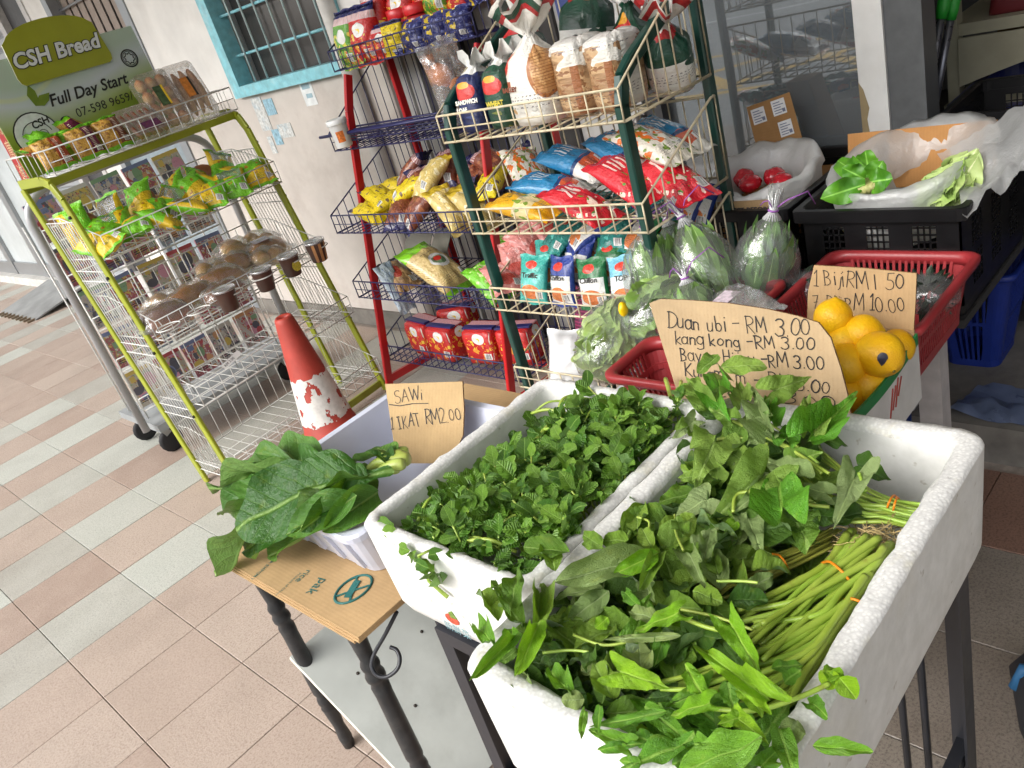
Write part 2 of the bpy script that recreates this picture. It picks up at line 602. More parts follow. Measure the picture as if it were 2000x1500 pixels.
# ------------------------------------------------------------------ building
M_WALLW = mat('wall_white', (224, 222, 218), 0.75, 0.05, 5, 0.25, 60, dirt=0.15, dirt_c=(150, 140, 130))
M_WALLD = mat('wall_dirty', (198, 191, 184), 0.75, 0.08, 3, 0.35, 70, dirt=0.4, dirt_c=(146, 130, 122))
M_ALU = mat('aluminium', (160, 162, 164), 0.38, 0.06, 12, metal=0.6)
M_ALUG = mat('aluminium_grey', (142, 146, 150), 0.4, 0.06, 12, metal=0.3)
M_DARK = mat('dark_gap', (28, 27, 26), 0.7)
M_CHAR = mat('charcoal_panel', (62, 62, 64), 0.5, 0.06)
M_TEAL = mat('teal_paint', (134, 200, 212), 0.45, 0.12, 25, 0.2, 120, dirt=0.45, dirt_c=(205, 212, 210))
M_BARW = mat('bar_paint', (188, 206, 206), 0.45, 0.1, 20)
M_DKGLASS = mat('dark_glass', (66, 62, 60), 0.12, 0.1, 4)

wall = empty('shop_wall', (2.3, 3.6, 0), 0, 'pale shophouse wall dirty below the teal barred window', 'wall')
def wpart(name, lo, hi, m):
    q = MB(); q.box(tuple(V(lo) - V((2.3, 3.6, 0))), tuple(V(hi) - V((2.3, 3.6, 0))), 0)
    return q.build(name, m, wall)
wpart('lower_wall', (2.302, 2.94, 0), (2.5, 4.97, 1.285), M_WALLD)
wpart('pier', (2.30, 4.165, 1.285), (2.5, 4.97, 3.4), M_WALLW)
wpart('pier', (2.30, 2.94, 1.285), (2.5, 3.10, 3.2), M_WALLW)
wpart('lintel', (2.30, 3.10, 2.45), (2.5, 4.165, 3.2), M_WALLW)
wpart('pier', (2.30, 6.08, 0.02), (2.5, 6.40, 3.2), M_WALLW)
wpart('skirting', (2.285, 2.95, 0), (2.302, 4.97, 0.09), M_CONC)
# patch of worn paint and stickers under the sill
q = MB()
for (y0, y1, z0, z1, m) in ((3.98, 4.08, 1.10, 1.27, 0), (3.88, 3.97, 1.17, 1.25, 1), (3.80, 3.93, 1.05, 1.12, 0), (3.93, 4.0, 1.02, 1.10, 1), (4.02, 4.07, 0.98, 1.07, 0)):
    q.box((-0.001, y0-3.6, z0), (0.0006, y1-3.6, z1), m)
q.build('paint_patch', [mat('patch_white', (206, 208, 206), 0.7, 0.2, 60, dirt=0.5, dirt_c=(120, 170, 195)), mat('patch_blue', (150, 190, 208), 0.6, 0.25, 50)], wall)
p_ = atx(602, 183, 2.3)
st = MB(); st.box((-0.0022, -0.05, -0.055), (-0.0012, 0.05, 0.055), 0)
for (a, c, d, e) in ((-0.032, 0.034, 0.022, 0.046), (-0.03, 0.02, -0.02, 0.0)):
    st.box((-0.003, a, d), (-0.0022, c, e), 1)
sto = st.build('blank_sticker', [mat('sticker_white', (222, 226, 226), 0.5), mat('sticker_blue', (150, 178, 190), 0.5)], label='small white paper sticker pasted on wall below the teal window', cat='sticker')
sto.location = (2.302, p_.y, p_.z)

# teal window
win = empty('barred_window', (2.3, 3.63, 1.3), 0, 'teal framed window with pale vertical security bars', 'window')
q = MB(); w0 = (2.3, 3.63, 1.3)
def rel(lo, hi, o): return tuple(V(lo) - V(o)), tuple(V(hi) - V(o))
MB_ = MB()
for lo, hi in (((2.27, 4.085, 1.285), (2.36, 4.165, 2.45)), ((2.27, 3.10, 1.285), (2.36, 3.17, 2.45)), ((2.262, 3.17, 1.285), (2.36, 4.085, 1.338))):
    MB_.box(*rel(lo, hi, w0))
MB_.build('frame', M_TEAL, win)
q = MB(); q.box(*rel((2.40, 3.17, 1.338), (2.41, 4.085, 2.45), w0)); q.build('pane', M_DKGLASS, win)
for k in range(7):
    y = 4.085 - 0.118*(k+0.9)
    q = MB(); q.tube([(0.012, y-3.63, 0.04), (0.012, y-3.63, 1.15)], 0.0055, 6); q.build('vertical_bar', M_BARW, win)
for z in (1.475, 1.665, 1.855):
    q = MB(); q.tube([(0.022, -0.46, z-1.3), (0.022, 0.455, z-1.3)], 0.007, 6); q.build('cross_bar', M_TEAL, win)

# window with vertical blinds, left
bw = empty('blind_window', (2.32, 5.5, 0), 0, 'grey aluminium window with taupe vertical blinds behind the bread rack', 'window')
o0 = (2.32, 5.5, 0)
q = MB()
for lo, hi in (((2.29, 4.97, 0.02), (2.36, 5.06, 3.0)), ((2.29, 6.0, 0.02), (2.36, 6.08, 3.0)), ((2.292, 5.06, 1.22), (2.358, 6.0, 1.29)), ((2.292, 5.06, 0.02), (2.358, 6.0, 0.12))):
    q.box(*rel(lo, hi, o0))
q.build('frame', M_ALUG, bw)
q = MB(); q.box(*rel((2.33, 5.06, 0.12), (2.34, 6.0, 1.22), o0)); q.build('lower_panel', mat('blue_grey_panel', (138, 152, 160), 0.35, 0.08), bw)
q = MB(); q.box(*rel((2.40, 5.06, 1.29), (2.41, 6.0, 3.0), o0)); q.build('backing', M_DARK, bw)
for k in range(8):
    y = 5.08 + k*0.117
    q = MB(); q.box(*rel((2.37, y, 1.29), (2.375, y+0.088, 3.0), o0)); q.build('slat', mat('blind_taupe', (150, 136, 126), 0.7, 0.08), bw)
for z in (1.78, 2.03):
    q = MB(); q.tube([(0.03, -0.44, z), (0.03, 0.5, z)], 0.008, 6); q.build('cross_bar', M_ALU, bw)
# dark glass door and shutter further along
gd = empty('glass_door', (2.33, 6.7, 0), 0, 'dark glass door in a white frame beyond the blind window', 'door')
o0 = (2.33, 6.7, 0)
q = MB()
for lo, hi in (((2.29, 6.40, 0.085), (2.36, 6.47, 3.0)), ((2.29, 6.93, 0.085), (2.36, 7.02, 3.0)), ((2.292, 6.47, 0.085), (2.358, 6.93, 0.2))):
    q.box(*rel(lo, hi, o0))
q.build('frame', mat('frame_offwhite', (196, 194, 192), 0.5), gd)
q = MB(); q.box(*rel((2.34, 6.47, 0.2), (2.35, 6.93, 3.0), o0)); q.build('pane', M_CHAR, gd)
sh = empty('roller_shutter', (2.34, 7.5, 0), 0, 'closed pale grey roller shutter beside the red banner', 'shutter')
for k in range(36):
    z = 0.09 + k*0.083
    q = MB(); q.loft([[(0.02, -0.48, z), (-0.004, -0.48, z+0.02), (-0.004, -0.48, z+0.06), (0.02, -0.48, z+0.083)], [(0.02, 0.5, z), (-0.004, 0.5, z+0.02), (-0.004, 0.5, z+0.06), (0.02, 0.5, z+0.083)]], closed=False)
    q.build('slat', mat('shutter_grey', (168, 172, 176), 0.45, 0.08, 20, metal=0.2), sh)
q = MB(); q.box((-0.03, -0.55, 0.02), (0.05, -0.49, 3)); q.box((-0.03, 0.51, 0.02), (0.05, 0.57, 3)); q.build('guide_rail', M_ALU, sh)
bn = empty('red_banner', (2.27, 8.14, 1.35), 0, 'narrow red banner with pale lettering hanging by the shutter', 'banner')
q = MB(); q.box((-0.004, -0.11, -0.75), (0.0, 0.11, 0.5)); q.build('cloth', mat('banner_red', (186, 30, 36), 0.6), bn)
for k, ch in enumerate('財源廣進利市'):
    T = frame_mat((-0.007, 0.075, 0.36-0.2*k-0.05), (0, -1, 0), (0, 0, 1))
    text('lettering', ch, 0.16, mat('banner_pale', (232, 196, 150), 0.6), T, bn)
gd2 = empty('sliding_door', (2.33, 9.6, 0), 0, 'silver framed frosted sliding doors at the far end of the walkway', 'door')
o0 = (2.33, 9.6, 0)
q = MB()
for y in (8.26, 9.15, 9.22, 10.2, 10.27, 11.3, 12.4):
    q.box(*rel((2.29, y, 0.085), (2.36, y+0.07, 3.0), o0))
q.build('frame', M_ALU, gd2)
for y0, y1 in ((8.33, 9.15), (9.29, 10.2), (10.34, 11.3), (11.37, 12.4)):
    q = MB(); q.box(*rel((2.325, y0, 0.22), (2.33, y1, 3.0), o0)); q.build('pane', mat('frosted_pane', (206, 214, 216), 0.18, 0.06, 3), gd2)
    q = MB(); q.box(*rel((2.3, y0, 0.085), (2.35, y1, 0.22), o0)); q.build('bottom_rail', M_ALU, gd2)
q = MB(); q.box((2.32, 7.03, 2.99), (2.5, 14, 3.2)); q.box((2.34, 12.47, 0), (2.5, 14, 2.99))
tag(q.build('far_wall', M_WALLW), 'white wall above and past the far sliding doors', 'wall')

# ramp by the door
q = MB(); a, c, d, e = at(78, 628, 0), at(20, 612, 0), at(75, 566, 0.09), at(148, 578, 0.09)
rp = empty('threshold_ramp', (1.95, 8.3, 0), 0, 'grey metal ramp plate leaning on the far door threshold', 'ramp')
q = MB(); q.add([V(p) - V((1.95, 8.3, 0)) for p in ((1.70, 7.85, 0.012), (1.70, 8.9, 0.012), (2.21, 8.9, 0.11), (2.21, 7.85, 0.11), (1.70, 7.85, 0.0), (1.70, 8.9, 0.0), (2.21, 8.9, 0.095), (2.21, 7.85, 0.095))],
            [(0, 3, 2, 1), (4, 5, 6, 7), (0, 1, 5, 4), (1, 2, 6, 5), (2, 3, 7, 6), (3, 0, 4, 7)])
q.build('plate', mat('ramp_grey', (140, 142, 142), 0.6, 0.15, 6, 0.3, 90), rp)
for k in range(9):
    q = MB(); y = -0.42 + k*0.115; q.box((-0.31, y, 0.0), (-0.24, y+0.03, 0.016)); q.build('lip_tooth', mat('ramp_tooth', (120, 104, 84), 0.7), rp)

# right part: pipe, folding gate, glass shopfront
dp = MB(); dp.tube([(2.262, 3.125, 0.0), (2.262, 3.125, 3.1)], 0.036, 12)
tag(dp.build('drain_pipe', mat('pipe_white', (200, 198, 194), 0.5, 0.08, 14, dirt=0.4, dirt_c=(120, 114, 108))), 'white plastic drain pipe running down wall behind the navy rack', 'pipe')
fg = empty('folding_gate', (2.34, 2.3, 0), 0, 'grey ribbed folding gate behind the wire racks', 'gate')
for k in range(26):
    y0 = 2.94 - 0.047*(k+1)
    c = (0, 0, 0, 0, 1, 1, 1, 1, 1, 1, 1, 1, 0, 0, 0, 0, 0, 0, 1, 1, 0, 0, 0, 0, 0, 0)[k]
    dx = 0.0 if k % 2 else 0.014
    q = MB(); q.box((-0.02+dx, y0-2.3, 0.02), (0.03+dx, y0-2.3+0.0445, 3.0))
    q.build('gate_slat', (mat('gate_light', (178, 178, 176), 0.5, 0.08, 15), mat('gate_dark', (70, 68, 68), 0.55, 0.1, 15))[c], fg)
pst = empty('wall_poster', atx(1150, 60, 2.295), 0, 'blue yellow and red poster on the gate behind bread loaves', 'poster')
for z0, z1, c in ((-0.02, 0.14, (58, 72, 128)), (-0.075, -0.02, (196, 176, 70)), (-0.16, -0.075, (150, 62, 58))):
    q = MB(); q.box((-0.004, -0.11, z0), (0.0, 0.11, z1)); q.build('print_band', mat('poster%d' % c[0], c, 0.4), pst)
cl = MB(); cl.box((2.26, 1.665, 0), (2.36, 1.715, 3.1)); cl.box((2.268, 1.60, 0), (2.36, 1.66, 3.1), 1)
tag(cl.build('door_post', [mat('post_white', (186, 186, 184), 0.5, 0.08, 12), M_CHAR]), 'pale and charcoal post at left edge of the glass shopfront', 'post')
lk = MB(); lk.lathe([(0.0, -0.03), (0.018, -0.028), (0.024, 0), (0.018, 0.028), (0.0, 0.03)], 10)
lko = lk.build('door_lock', mat('lock_metal', (120, 116, 114), 0.35, metal=0.7)); lko.location = atx(1252, 245, 2.245); lko.rotation_euler = (0, PI/2, 0)
lko.scale = (1.6, 0.9, 1)
tag(lko, 'small dark metal lock on the pale door post', 'lock')


def glass_front():
    t = NT('tinted_glass')
    tr = t.n('ShaderNodeBsdfTransparent'); tr.inputs[0].default_value = (0.5, 0.54, 0.56, 1)
    gl = t.n('ShaderNodeBsdfGlossy'); gl.inputs['Roughness'].default_value = 0.015; gl.inputs[0].default_value = (0.85, 0.9, 0.93, 1)
    t.put(gl.inputs['Normal'], t.bump(t.noise(1.3, 2), 0.05, 0.02))
    df = t.n('ShaderNodeBsdfDiffuse'); df.inputs[0].default_value = lin(150, 156, 160)
    m0 = t.n('ShaderNodeMixShader'); m0.inputs[0].default_value = 0.36
    t.put(m0.inputs[1], tr.outputs[0]); t.put(m0.inputs[2], df.outputs[0])
    fr = t.n('ShaderNodeFresnel'); fr.inputs[0].default_value = 1.7
    m = t.n('ShaderNodeMixShader')
    t.put(m.inputs[0], t.math('MULTIPLY', t.math('ADD', fr.outputs[0], 0.1, clamp=True), 0.95)); t.put(m.inputs[1], m0.outputs[0]); t.put(m.inputs[2], gl.outputs[0])
    return t.done(m.outputs[0])


gf = empty('glass_shopfront', (2.31, 1.3, 0.1), 0, 'tinted glass shopfront panel reflecting the street', 'window')
q = MB(); q.box((0, -0.325, 0.02), (0.008, 0.30, 2.4)); q.build('pane', glass_front(), gf)
q = MB(); q.box((-0.02, -0.325, 0.005), (0.03, 0.30, 0.07)); q.build('bottom_rail', M_CHAR, gf)
wp = empty('shopfront_post', (2.31, 0.94, 0.1), 0, 'white painted shopfront post with chipped edge beside the glass', 'post')
q = MB(); q.box((-0.03, -0.038, 0.005), (0.035, 0.035, 3.0)); q.build('post', mat('post_paint', (208, 208, 206), 0.5, 0.05, 10, dirt=0.12, dirt_c=(140, 120, 90)), wp)
q = MB()
q.prism([(0.0352, 0.60), (0.018, 0.61), (0.022, 0.66), (0.014, 0.70), (0.02, 0.76), (0.012, 0.79), (0.024, 0.84), (0.0352, 0.86)], 0.0302, 0.0312, Matrix(((0, 0, -1, 0), (1, 0, 0, 0), (0, 1, 0, 0), (0, 0, 0, 1))))
q.build('chipped_paint', mat('chip_brown', (140, 124, 92), 0.8), wp)
q = MB(); q.box((-0.02, -0.13, 0.005), (0.07, -0.0385, 3.0)); q.build('door_frame', mat('frame_dark', (84, 86, 88), 0.45), wp)
# interior shell
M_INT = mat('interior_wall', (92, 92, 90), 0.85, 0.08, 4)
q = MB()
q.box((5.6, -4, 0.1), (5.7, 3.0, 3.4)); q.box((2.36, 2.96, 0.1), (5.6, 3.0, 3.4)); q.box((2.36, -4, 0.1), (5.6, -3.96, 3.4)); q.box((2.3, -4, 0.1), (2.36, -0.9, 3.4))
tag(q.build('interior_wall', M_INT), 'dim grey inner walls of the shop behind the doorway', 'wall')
q = MB(); q.box((-0.9, -14, 3.4), (7, 24, 3.6))
q.build('ceiling', M_CEIL, kind='structure')
# building across the road (seen in the glass)
ob = empty('street_building', (-22, 2, -0.18), 0, 'shophouse row across the road reflected in the glass', 'building')
q = MB(); q.box((-4, -26, 0), (0, 26, 7.5)); q.build('wall', mat('facade', (190, 186, 176), 0.8), ob)
for k in range(12):
    q = MB(); y = -24 + k*4.1
    q.box((0.0, y, 4.2), (0.06, y+2.2, 5.9)); q.build('window', M_CHAR, ob)
    q = MB(); q.box((0.0, y, 0.1), (0.06, y+3.2, 2.8)); q.build('shop_opening', M_CHAR, ob)
# ------------------------------------------------------------------ wire racks
M_LIME = mat('lime_post', (150, 158, 36), 0.4, 0.06, 14, coat=0.2)
M_WIREW = mat('wire_white', (214, 214, 210), 0.35, 0.05, 30)
M_WIREC = mat('wire_cream', (206, 194, 164), 0.42, 0.12, 40, dirt=0.35, dirt_c=(150, 126, 86))
M_WIREN = mat('wire_navy', (34, 36, 86), 0.38, 0.1, 30)
M_REDP = mat('red_post', (186, 24, 28), 0.35, 0.06, 14, coat=0.25)
M_GREENP = mat('green_post', (18, 62, 54), 0.35, 0.1, 14, coat=0.2)
M_BOLT = mat('bolt_black', (30, 30, 30), 0.5)
M_RUB = mat('rubber_black', (34, 34, 36), 0.7)
M_STEEL = mat('caster_steel', (160, 160, 160), 0.3, metal=0.8)


def wire_basket(W, D, hf, hb, sp=0.045, r=0.0018, R=0.003, cut=0.3, floor_sp=None, back=True):
    """basket in local coords: x 0..W, y 0 (front)..D (back), z 0 (floor) up"""
    q = MB()
    yc = D * (1-cut)
    q.tube([(0, D, hb), (0, yc, hb), (0, 0, hf), (W, 0, hf), (W, yc, hb), (W, D, hb)], R, 6)
    q.tube([(0, 0, 0), (W, 0, 0), (W, D, 0), (0, D, 0)], R*0.9, 6, closed=True)
    q.tube([(0, 0, hf*0.5), (W, 0, hf*0.5)], r, 5)
    if back: q.tube([(0, D, hb), (W, D, hb)], R, 6)
    n = max(2, int(round(W / sp)))
    for i in range(n+1):
        x = W*i/n
        q.tube([(x, -0.001, hf), (x, -0.001, -0.003)], r, 5)
        q.tube([(x, 0, -0.002), (x, D, -0.002)], r, 5)
        if back: q.tube([(x, D, -0.002), (x, D, hb)], r, 5)
    m = max(2, int(round(D / sp)))
    for j in range(m+1):
        y = D*j/m
        h = hf + (hb-hf) * min(1, y / yc)
        for x in (0, W): q.tube([(x, y, 0), (x, y, h)], r, 5)
    for y in (D*0.33, D*0.66): q.tube([(0, y, -0.005), (W, y, -0.005)], R*0.8, 5)
    return q


def caster(parent, p, m=M_RUB, r=0.032):
    q = MB(); q.bar((p[0], p[1], p[2]), (p[0], p[1], p[2]-0.025), 0.04, 0.05, (1, 0, 0)); q.bar((p[0], p[1]-0.014, p[2]-0.02), (p[0]+0.012, p[1]-0.014, p[2]-0.05), 0.03, 0.004, (1, 0, 0)); q.bar((p[0], p[1]+0.014, p[2]-0.02), (p[0]+0.012, p[1]+0.014, p[2]-0.05), 0.03, 0.004, (1, 0, 0))
    c = q.build('caster', M_STEEL, parent)
    w = MB()
    cx, cz = p[0]+0.012, r
    prof = [(r*0.75, -0.011), (r, -0.008), (r, 0.008), (r*0.75, 0.011)]
    w.lathe(prof, 16)
    wo = w.build('wheel', m, c)
    wo.matrix_local = Matrix.Translation((cx, p[1], cz)) @ Matrix.Rotation(PI/2, 4, 'X')
    return c


# --- green bread rack
GR = empty('bread_rack', (0.97, 2.93, 0), math.radians(4), 'lime green bread rack with white wire shelves and a header sign', 'rack')
GW = 0.80
def gy(z): return 0.25*z/1.285
for x in (0.0, GW):
    q = MB()
    pts = [(x, 0.0, 0.0), (x, gy(1.21), 1.21), (x, gy(1.26)+0.02, 1.265), (x, gy(1.285)+0.07, 1.285), (x, 0.52, 1.285)]
    for a, c in zip(pts[:-1], pts[1:]): q.bar(a, c, 0.014, 0.034, (1, 0, 0), 0, 0.003)
    q.build('front_post', M_LIME, GR)
    q = MB(); q.bar((x, 0.28 if x == 0 else 0.33, 0), (x, 0.525, 1.268), 0.014, 0.034, (1, 0, 0), 0, 0.003); q.build('rear_post', M_LIME, GR)
q = MB(); q.bar((0.007, 0.014, 0.035), (GW-0.007, 0.014, 0.035), 0.03, 0.012, (0, 0, 1)); q.build('foot_rail', M_LIME, GR)
q = MB(); q.bar((0.007, 0.525, 1.262), (GW-0.007, 0.525, 1.262), 0.03, 0.012, (0, 0, 1)); q.build('top_rail', M_LIME, GR)
q = MB(); q.bar((0.007, gy(1.285)+0.03, 1.272), (GW-0.007, gy(1.285)+0.03, 1.272), 0.026, 0.012, (0, 0, 1)); q.build('top_rail', M_LIME, GR)
for x in (0.0, GW):
    q = MB()
    for k in range(11):
        f = (k+1)/12
        q.tube([(x, 0.0+0.28*f, 0.06), (x, 0.25*(1.18/1.285)+0.27*f, 1.13)], 0.0016, 5)
    for z in (0.06, 0.10, 0.33, 0.37, 0.60, 0.64, 0.90, 0.94, 1.13):
        y0 = gy(z); q.tube([(x, y0, z), (x, y0+0.28, z+0.004)], 0.0024, 5)
    q.build('side_grid', M_WIREW, GR, kind='stuff')
    q = MB()
    sx = -1 if x == 0 else 1
    for z in (0.09, 0.35, 0.62, 0.92):
        q.lathe([(0.006, 0), (0.006, 0.006), (0.003, 0.008)], 8, (0, 0, 0))
    q = MB()
    for z in (0.35, 0.62, 0.92, 1.15):
        c = (x+sx*0.010, gy(z), z)
        q.tube([(x+sx*0.006, gy(z), z), (x+sx*0.015, gy(z), z)], 0.006, 8)
    q.build('bolt_row', M_BOLT, GR, kind='stuff')
G_SH = {'top': (1.293, gy(1.285)-0.03, 0.36, 0.085, 0.085), 'buns': (0.985, gy(1.0)-0.07, 0.37, 0.085, 0.16), 'bread': (0.665, gy(.68)-0.085, 0.40, 0.075, 0.17),
        'low': (0.395, gy(.4)-0.085, 0.40, 0.075, 0.16), 'foot': (0.10, gy(.1)-0.06, 0.38, 0.075, 0.16)}
for nm_, (z, y, D, hf, hb) in G_SH.items():
    q = wire_basket(GW-0.03, D, hf, hb, 0.052, 0.0016, 0.0026)
    q.build('wire_shelf', M_WIREW, GR, kind='stuff', mw=Matrix.Translation((0.015, y, z)))
# cup rings on the bread shelf
CUPX = [0.16, 0.31, 0.455, 0.60, 0.74]
cz_, cy_ = 0.715, gy(.68)-0.085-0.052
q = MB()
for x in [0.03] + CUPX:
    q.tube([(x+0.043*math.cos(2*PI*i/20), cy_+0.043*math.sin(2*PI*i/20), cz_) for i in range(20)], 0.0025, 6, closed=True)
    q.tube([(x, cy_+0.043, cz_), (x, cy_+0.055, cz_+0.02)], 0.002, 5)
q.build('cup_ring', M_WIREW, GR, kind='stuff')


def gl(x, y, z):       # local of the green rack to world
    return GR.matrix_basis @ V((x, y, z)) if False else Matrix.LocRotScale(GR.location, GR.rotation_euler, None) @ V((x, y, z))


# header sign
def sign_print():
    t = NT('sign_print')
    sp = t.n('ShaderNodeSeparateXYZ'); t.put(sp.inputs[0], t.coord('Object'))
    x, z = sp.outputs[0], sp.outputs[2]
    k = t.math('ADD', t.math('MULTIPLY', z, 4.2), t.math('MULTIPLY', t.math('SINE', t.math('MULTIPLY', x, 7.0)), 0.16))
    c = t.ramp(k, [(0.0, lin(122, 146, 40)), (0.28, lin(142, 164, 62)), (0.5, lin(176, 192, 150)), (0.72, lin(196, 206, 208)), (1.0, lin(176, 196, 176))])
    sw = t.math('ABSOLUTE', t.math('SUBTRACT', z, t.math('ADD', 0.17, t.math('MULTIPLY', t.math('POWER', t.math('SUBTRACT', x, 0.12), 2.0), 2.2))))
    c = t.mix(t.rng(sw, 0.004, 0.012, 0.5, 0), c, lin(206, 214, 150))
    return t.done(t.bsdf(c, 0.3, None, 0, 0.5, 0.3))


sg = empty('bread_sign', gl(0.03, 0.50, 1.385), 0, 'green and white bread sign board standing on top of the lime rack', 'sign', rot=(math.radians(-6), 0, math.radians(4)))
SWd = 0.645
q = MB(); q.box((0, 0, -0.09), (SWd, 0.006, 0.31)); q.build('board', sign_print(), sg)
hp = [(0.135, 0.225)]
hp = [(0.155, 0.205), (0.49, 0.205), (0.505, 0.215), (0.51, 0.235), (0.498, 0.355)] + [(0.325+0.165*math.cos(a), 0.352+0.055*math.sin(a)) for a in [PI*i/14 for i in range(1, 14)]] + [(0.148, 0.352), (0.138, 0.235), (0.143, 0.215)]
q = MB(); q.prism(hp, 0, 0.006, Matrix(((1, 0, 0, 0), (0, 0, -1, -0.003), (0, 1, 0, 0), (0, 0, 0, 1))), 0, 1)
q.build('header_plate', [mat('olive_header', (152, 158, 36), 0.35, 0.05, 8, coat=0.3), mat('edge_pale', (214, 216, 190), 0.5)], sg)
def sT(x, z, dy=-0.0105): return frame_mat((x, dy, z), (1, 0, 0), (0, 0, 1))
M_INK = mat('ink_dark', (38, 40, 36), 0.5); M_LETW = mat('letter_white', (222, 228, 226), 0.4)
text('lettering_outline', 'CSH Bread', 0.073, M_INK, sT(0.325, 0.290), sg, shear=0.25, offset=0.0052, center=True, spacing=1.02)
text('lettering', 'CSH Bread', 0.073, M_LETW, sT(0.325, 0.290, -0.0118), sg, shear=0.25, offset=0.0022, center=True, spacing=1.02)
text('lettering', 'Full Day Start', 0.058, M_INK, sT(0.20, 0.117, -0.0012), sg, shear=0.3, offset=0.0012)
text('lettering', '07-598 9659/', 0.045, M_INK, sT(0.27, 0.055, -0.0012), sg, shear=0.1)
q = MB()
T = Matrix(((1, 0, 0, 0.105), (0, 0, -1, -0.0006), (0, 1, 0, 0.04), (0, 0, 0, 1)))
def disc(cx, cy, rx, ry, n=28): return [(cx+rx*math.cos(2*PI*i/n), cy+ry*math.sin(2*PI*i/n)) for i in range(n)]
q.prism(disc(0, 0, 0.083, 0.083), 0, 0.0008, T); q.build('badge_edge', M_INK, sg)
q = MB(); q.prism(disc(0, 0, 0.078, 0.078), 0.0009, 0.0016, T); q.build('badge', M_LETW, sg)
q = MB()
for a0, a1, rr in ((0.2, 2.9, 0.055), (3.4, 5.9, 0.05)):
    q.tube([T @ V((rr*math.cos(a0+(a1-a0)*i/12), rr*math.sin(a0+(a1-a0)*i/12)-0.008, 0.002)) for i in range(13)], 0.0016, 4)
for a0, a1, cx, cy, rr in ((0, 6.28, -0.02, -0.005, 0.014), (0, 6.28, 0.022, -0.002, 0.016), (3.4, 6.1, 0.0, -0.022, 0.02)):
    q.tube([T @ V((cx+rr*math.cos(a0+(a1-a0)*i/12), cy+rr*math.sin(a0+(a1-a0)*i/12), 0.002)) for i in range(13)], 0.0013, 4)
q.build('badge_line', M_INK, sg, kind='stuff')
text('lettering', 'CSH', 0.036, M_INK, frame_mat((0.10, -0.0032, 0.062), (1, 0, 0.12), (0, 0, 1)), sg, shear=0.2, offset=0.001)
q = MB()
for a in (0.9, 1.9):
    T2 = Matrix(((1, 0, 0, 0.15), (0, 0, -1, -0.0008), (0, 1, 0, 0.135), (0, 0, 0, 1))) @ Matrix.Rotation(a-0.9, 4, 'Z')
    q.prism([(0, 0), (0.03, 0.03), (0.07, 0.03), (0.055, 0.005), (0.03, -0.008)], 0, 0.001, T2)
q.build('leaf_mark', mat('leaf_mark', (112, 136, 40), 0.4), sg)
T = Matrix(((1, 0, 0, 0.575), (0, 0, -1, -0.0008), (0, 1, 0, 0.20), (0, 0, 0, 1)))
q = MB()
for rr, w in ((0.032, 0.0028), (0.026, 0.0012)):
    q.tube([T @ V((rr*math.cos(2*PI*i/28), rr*math.sin(2*PI*i/28), 0)) for i in range(28)], w, 4, closed=True)
q.tube([T @ V(((0.022 if i % 2 else 0.016)*math.cos(2*PI*i/16), (0.022 if i % 2 else 0.016)*math.sin(2*PI*i/16), 0)) for i in range(16)], 0.0022, 4, closed=True)
q.build('round_emblem', M_INK, sg, kind='stuff')
q = MB(); T = Matrix(((1, 0, 0, 0.225), (0, 0, -1, -0.0008), (0, 1, 0, 0.062), (0, 0, 0, 1)))
q.prism([(0.02*math.cos(a), 0.012*math.sin(a)) for a in [PI*i/10 for i in range(11)]] + [(-0.012, -0.006), (0.012, -0.006)], 0, 0.001, T); q.build('phone_mark', M_INK, sg)

# --- platform trolley behind the bread rack
TR = empty('platform_trolley', (1.35, 3.9, 0), 0, 'grey platform trolley with rounded tube handle behind the bread rack', 'trolley')
q = MB()
hx0, hx1, hy = 0.945-1.35, 1.765-1.35, 3.62-3.9
pts = [(hx0, hy, 0.17), (hx0, hy, 1.13)]
for i in range(1, 7):
    a = PI - PI/2*i/6; pts.append((hx0+0.13+0.13*math.cos(a), hy, 1.13+0.11*math.sin(a)))
for i in range(0, 7):
    a = PI/2 - PI/2*i/6; pts.append((hx1-0.13+0.13*math.cos(a), hy, 1.13+0.11*math.sin(a)))
pts.append((hx1, hy, 0.17))
q.tube(pts, 0.017, 10); q.build('handle', mat('handle_grey', (172, 172, 174), 0.35, 0.05, 10, metal=0.2), TR)
q = MB(); q.box((hx0+0.04, hy-0.03, 0.14), (hx1+0.02, hy+0.42, 0.175)); q.build('deck', mat('deck_grey', (150, 154, 156), 0.5, 0.1, 10), TR)
for x in (hx0+0.08, hx1-0.08):
    for y in (hy+0.06, hy+0.36): caster(TR, (x, y, 0.14), M_RUB, 0.055)
# wire stand with picture books on the trolley
PS = empty('book_stand', (1.37, 3.80, 0.176), 0, 'wire stand full of colourful picture books on the trolley', 'display stand')
q = MB()
for x in (-0.36, -0.12, 0.12, 0.36):
    for y in (-0.06, 0.16): q.tube([(x, y, 0), (x, y+0.06, 0.92)], 0.004, 6)
for k in range(5):
    z = 0.04+0.2*k
    q.tube([(-0.36, -0.065+0.013*k, z), (0.36, -0.065+0.013*k, z)], 0.004, 6); q.tube([(-0.36, -0.065+0.013*k, z+0.06), (0.36, -0.065+0.013*k, z+0.06)], 0.003, 6)
    for j in range(19): q.tube([(-0.36+0.04*j, -0.066+0.013*k, z), (-0.36+0.04*j, -0.066+0.013*k, z+0.06)], 0.0016, 4)
q.build('wire_frame', M_WIREW, PS, kind='stuff')


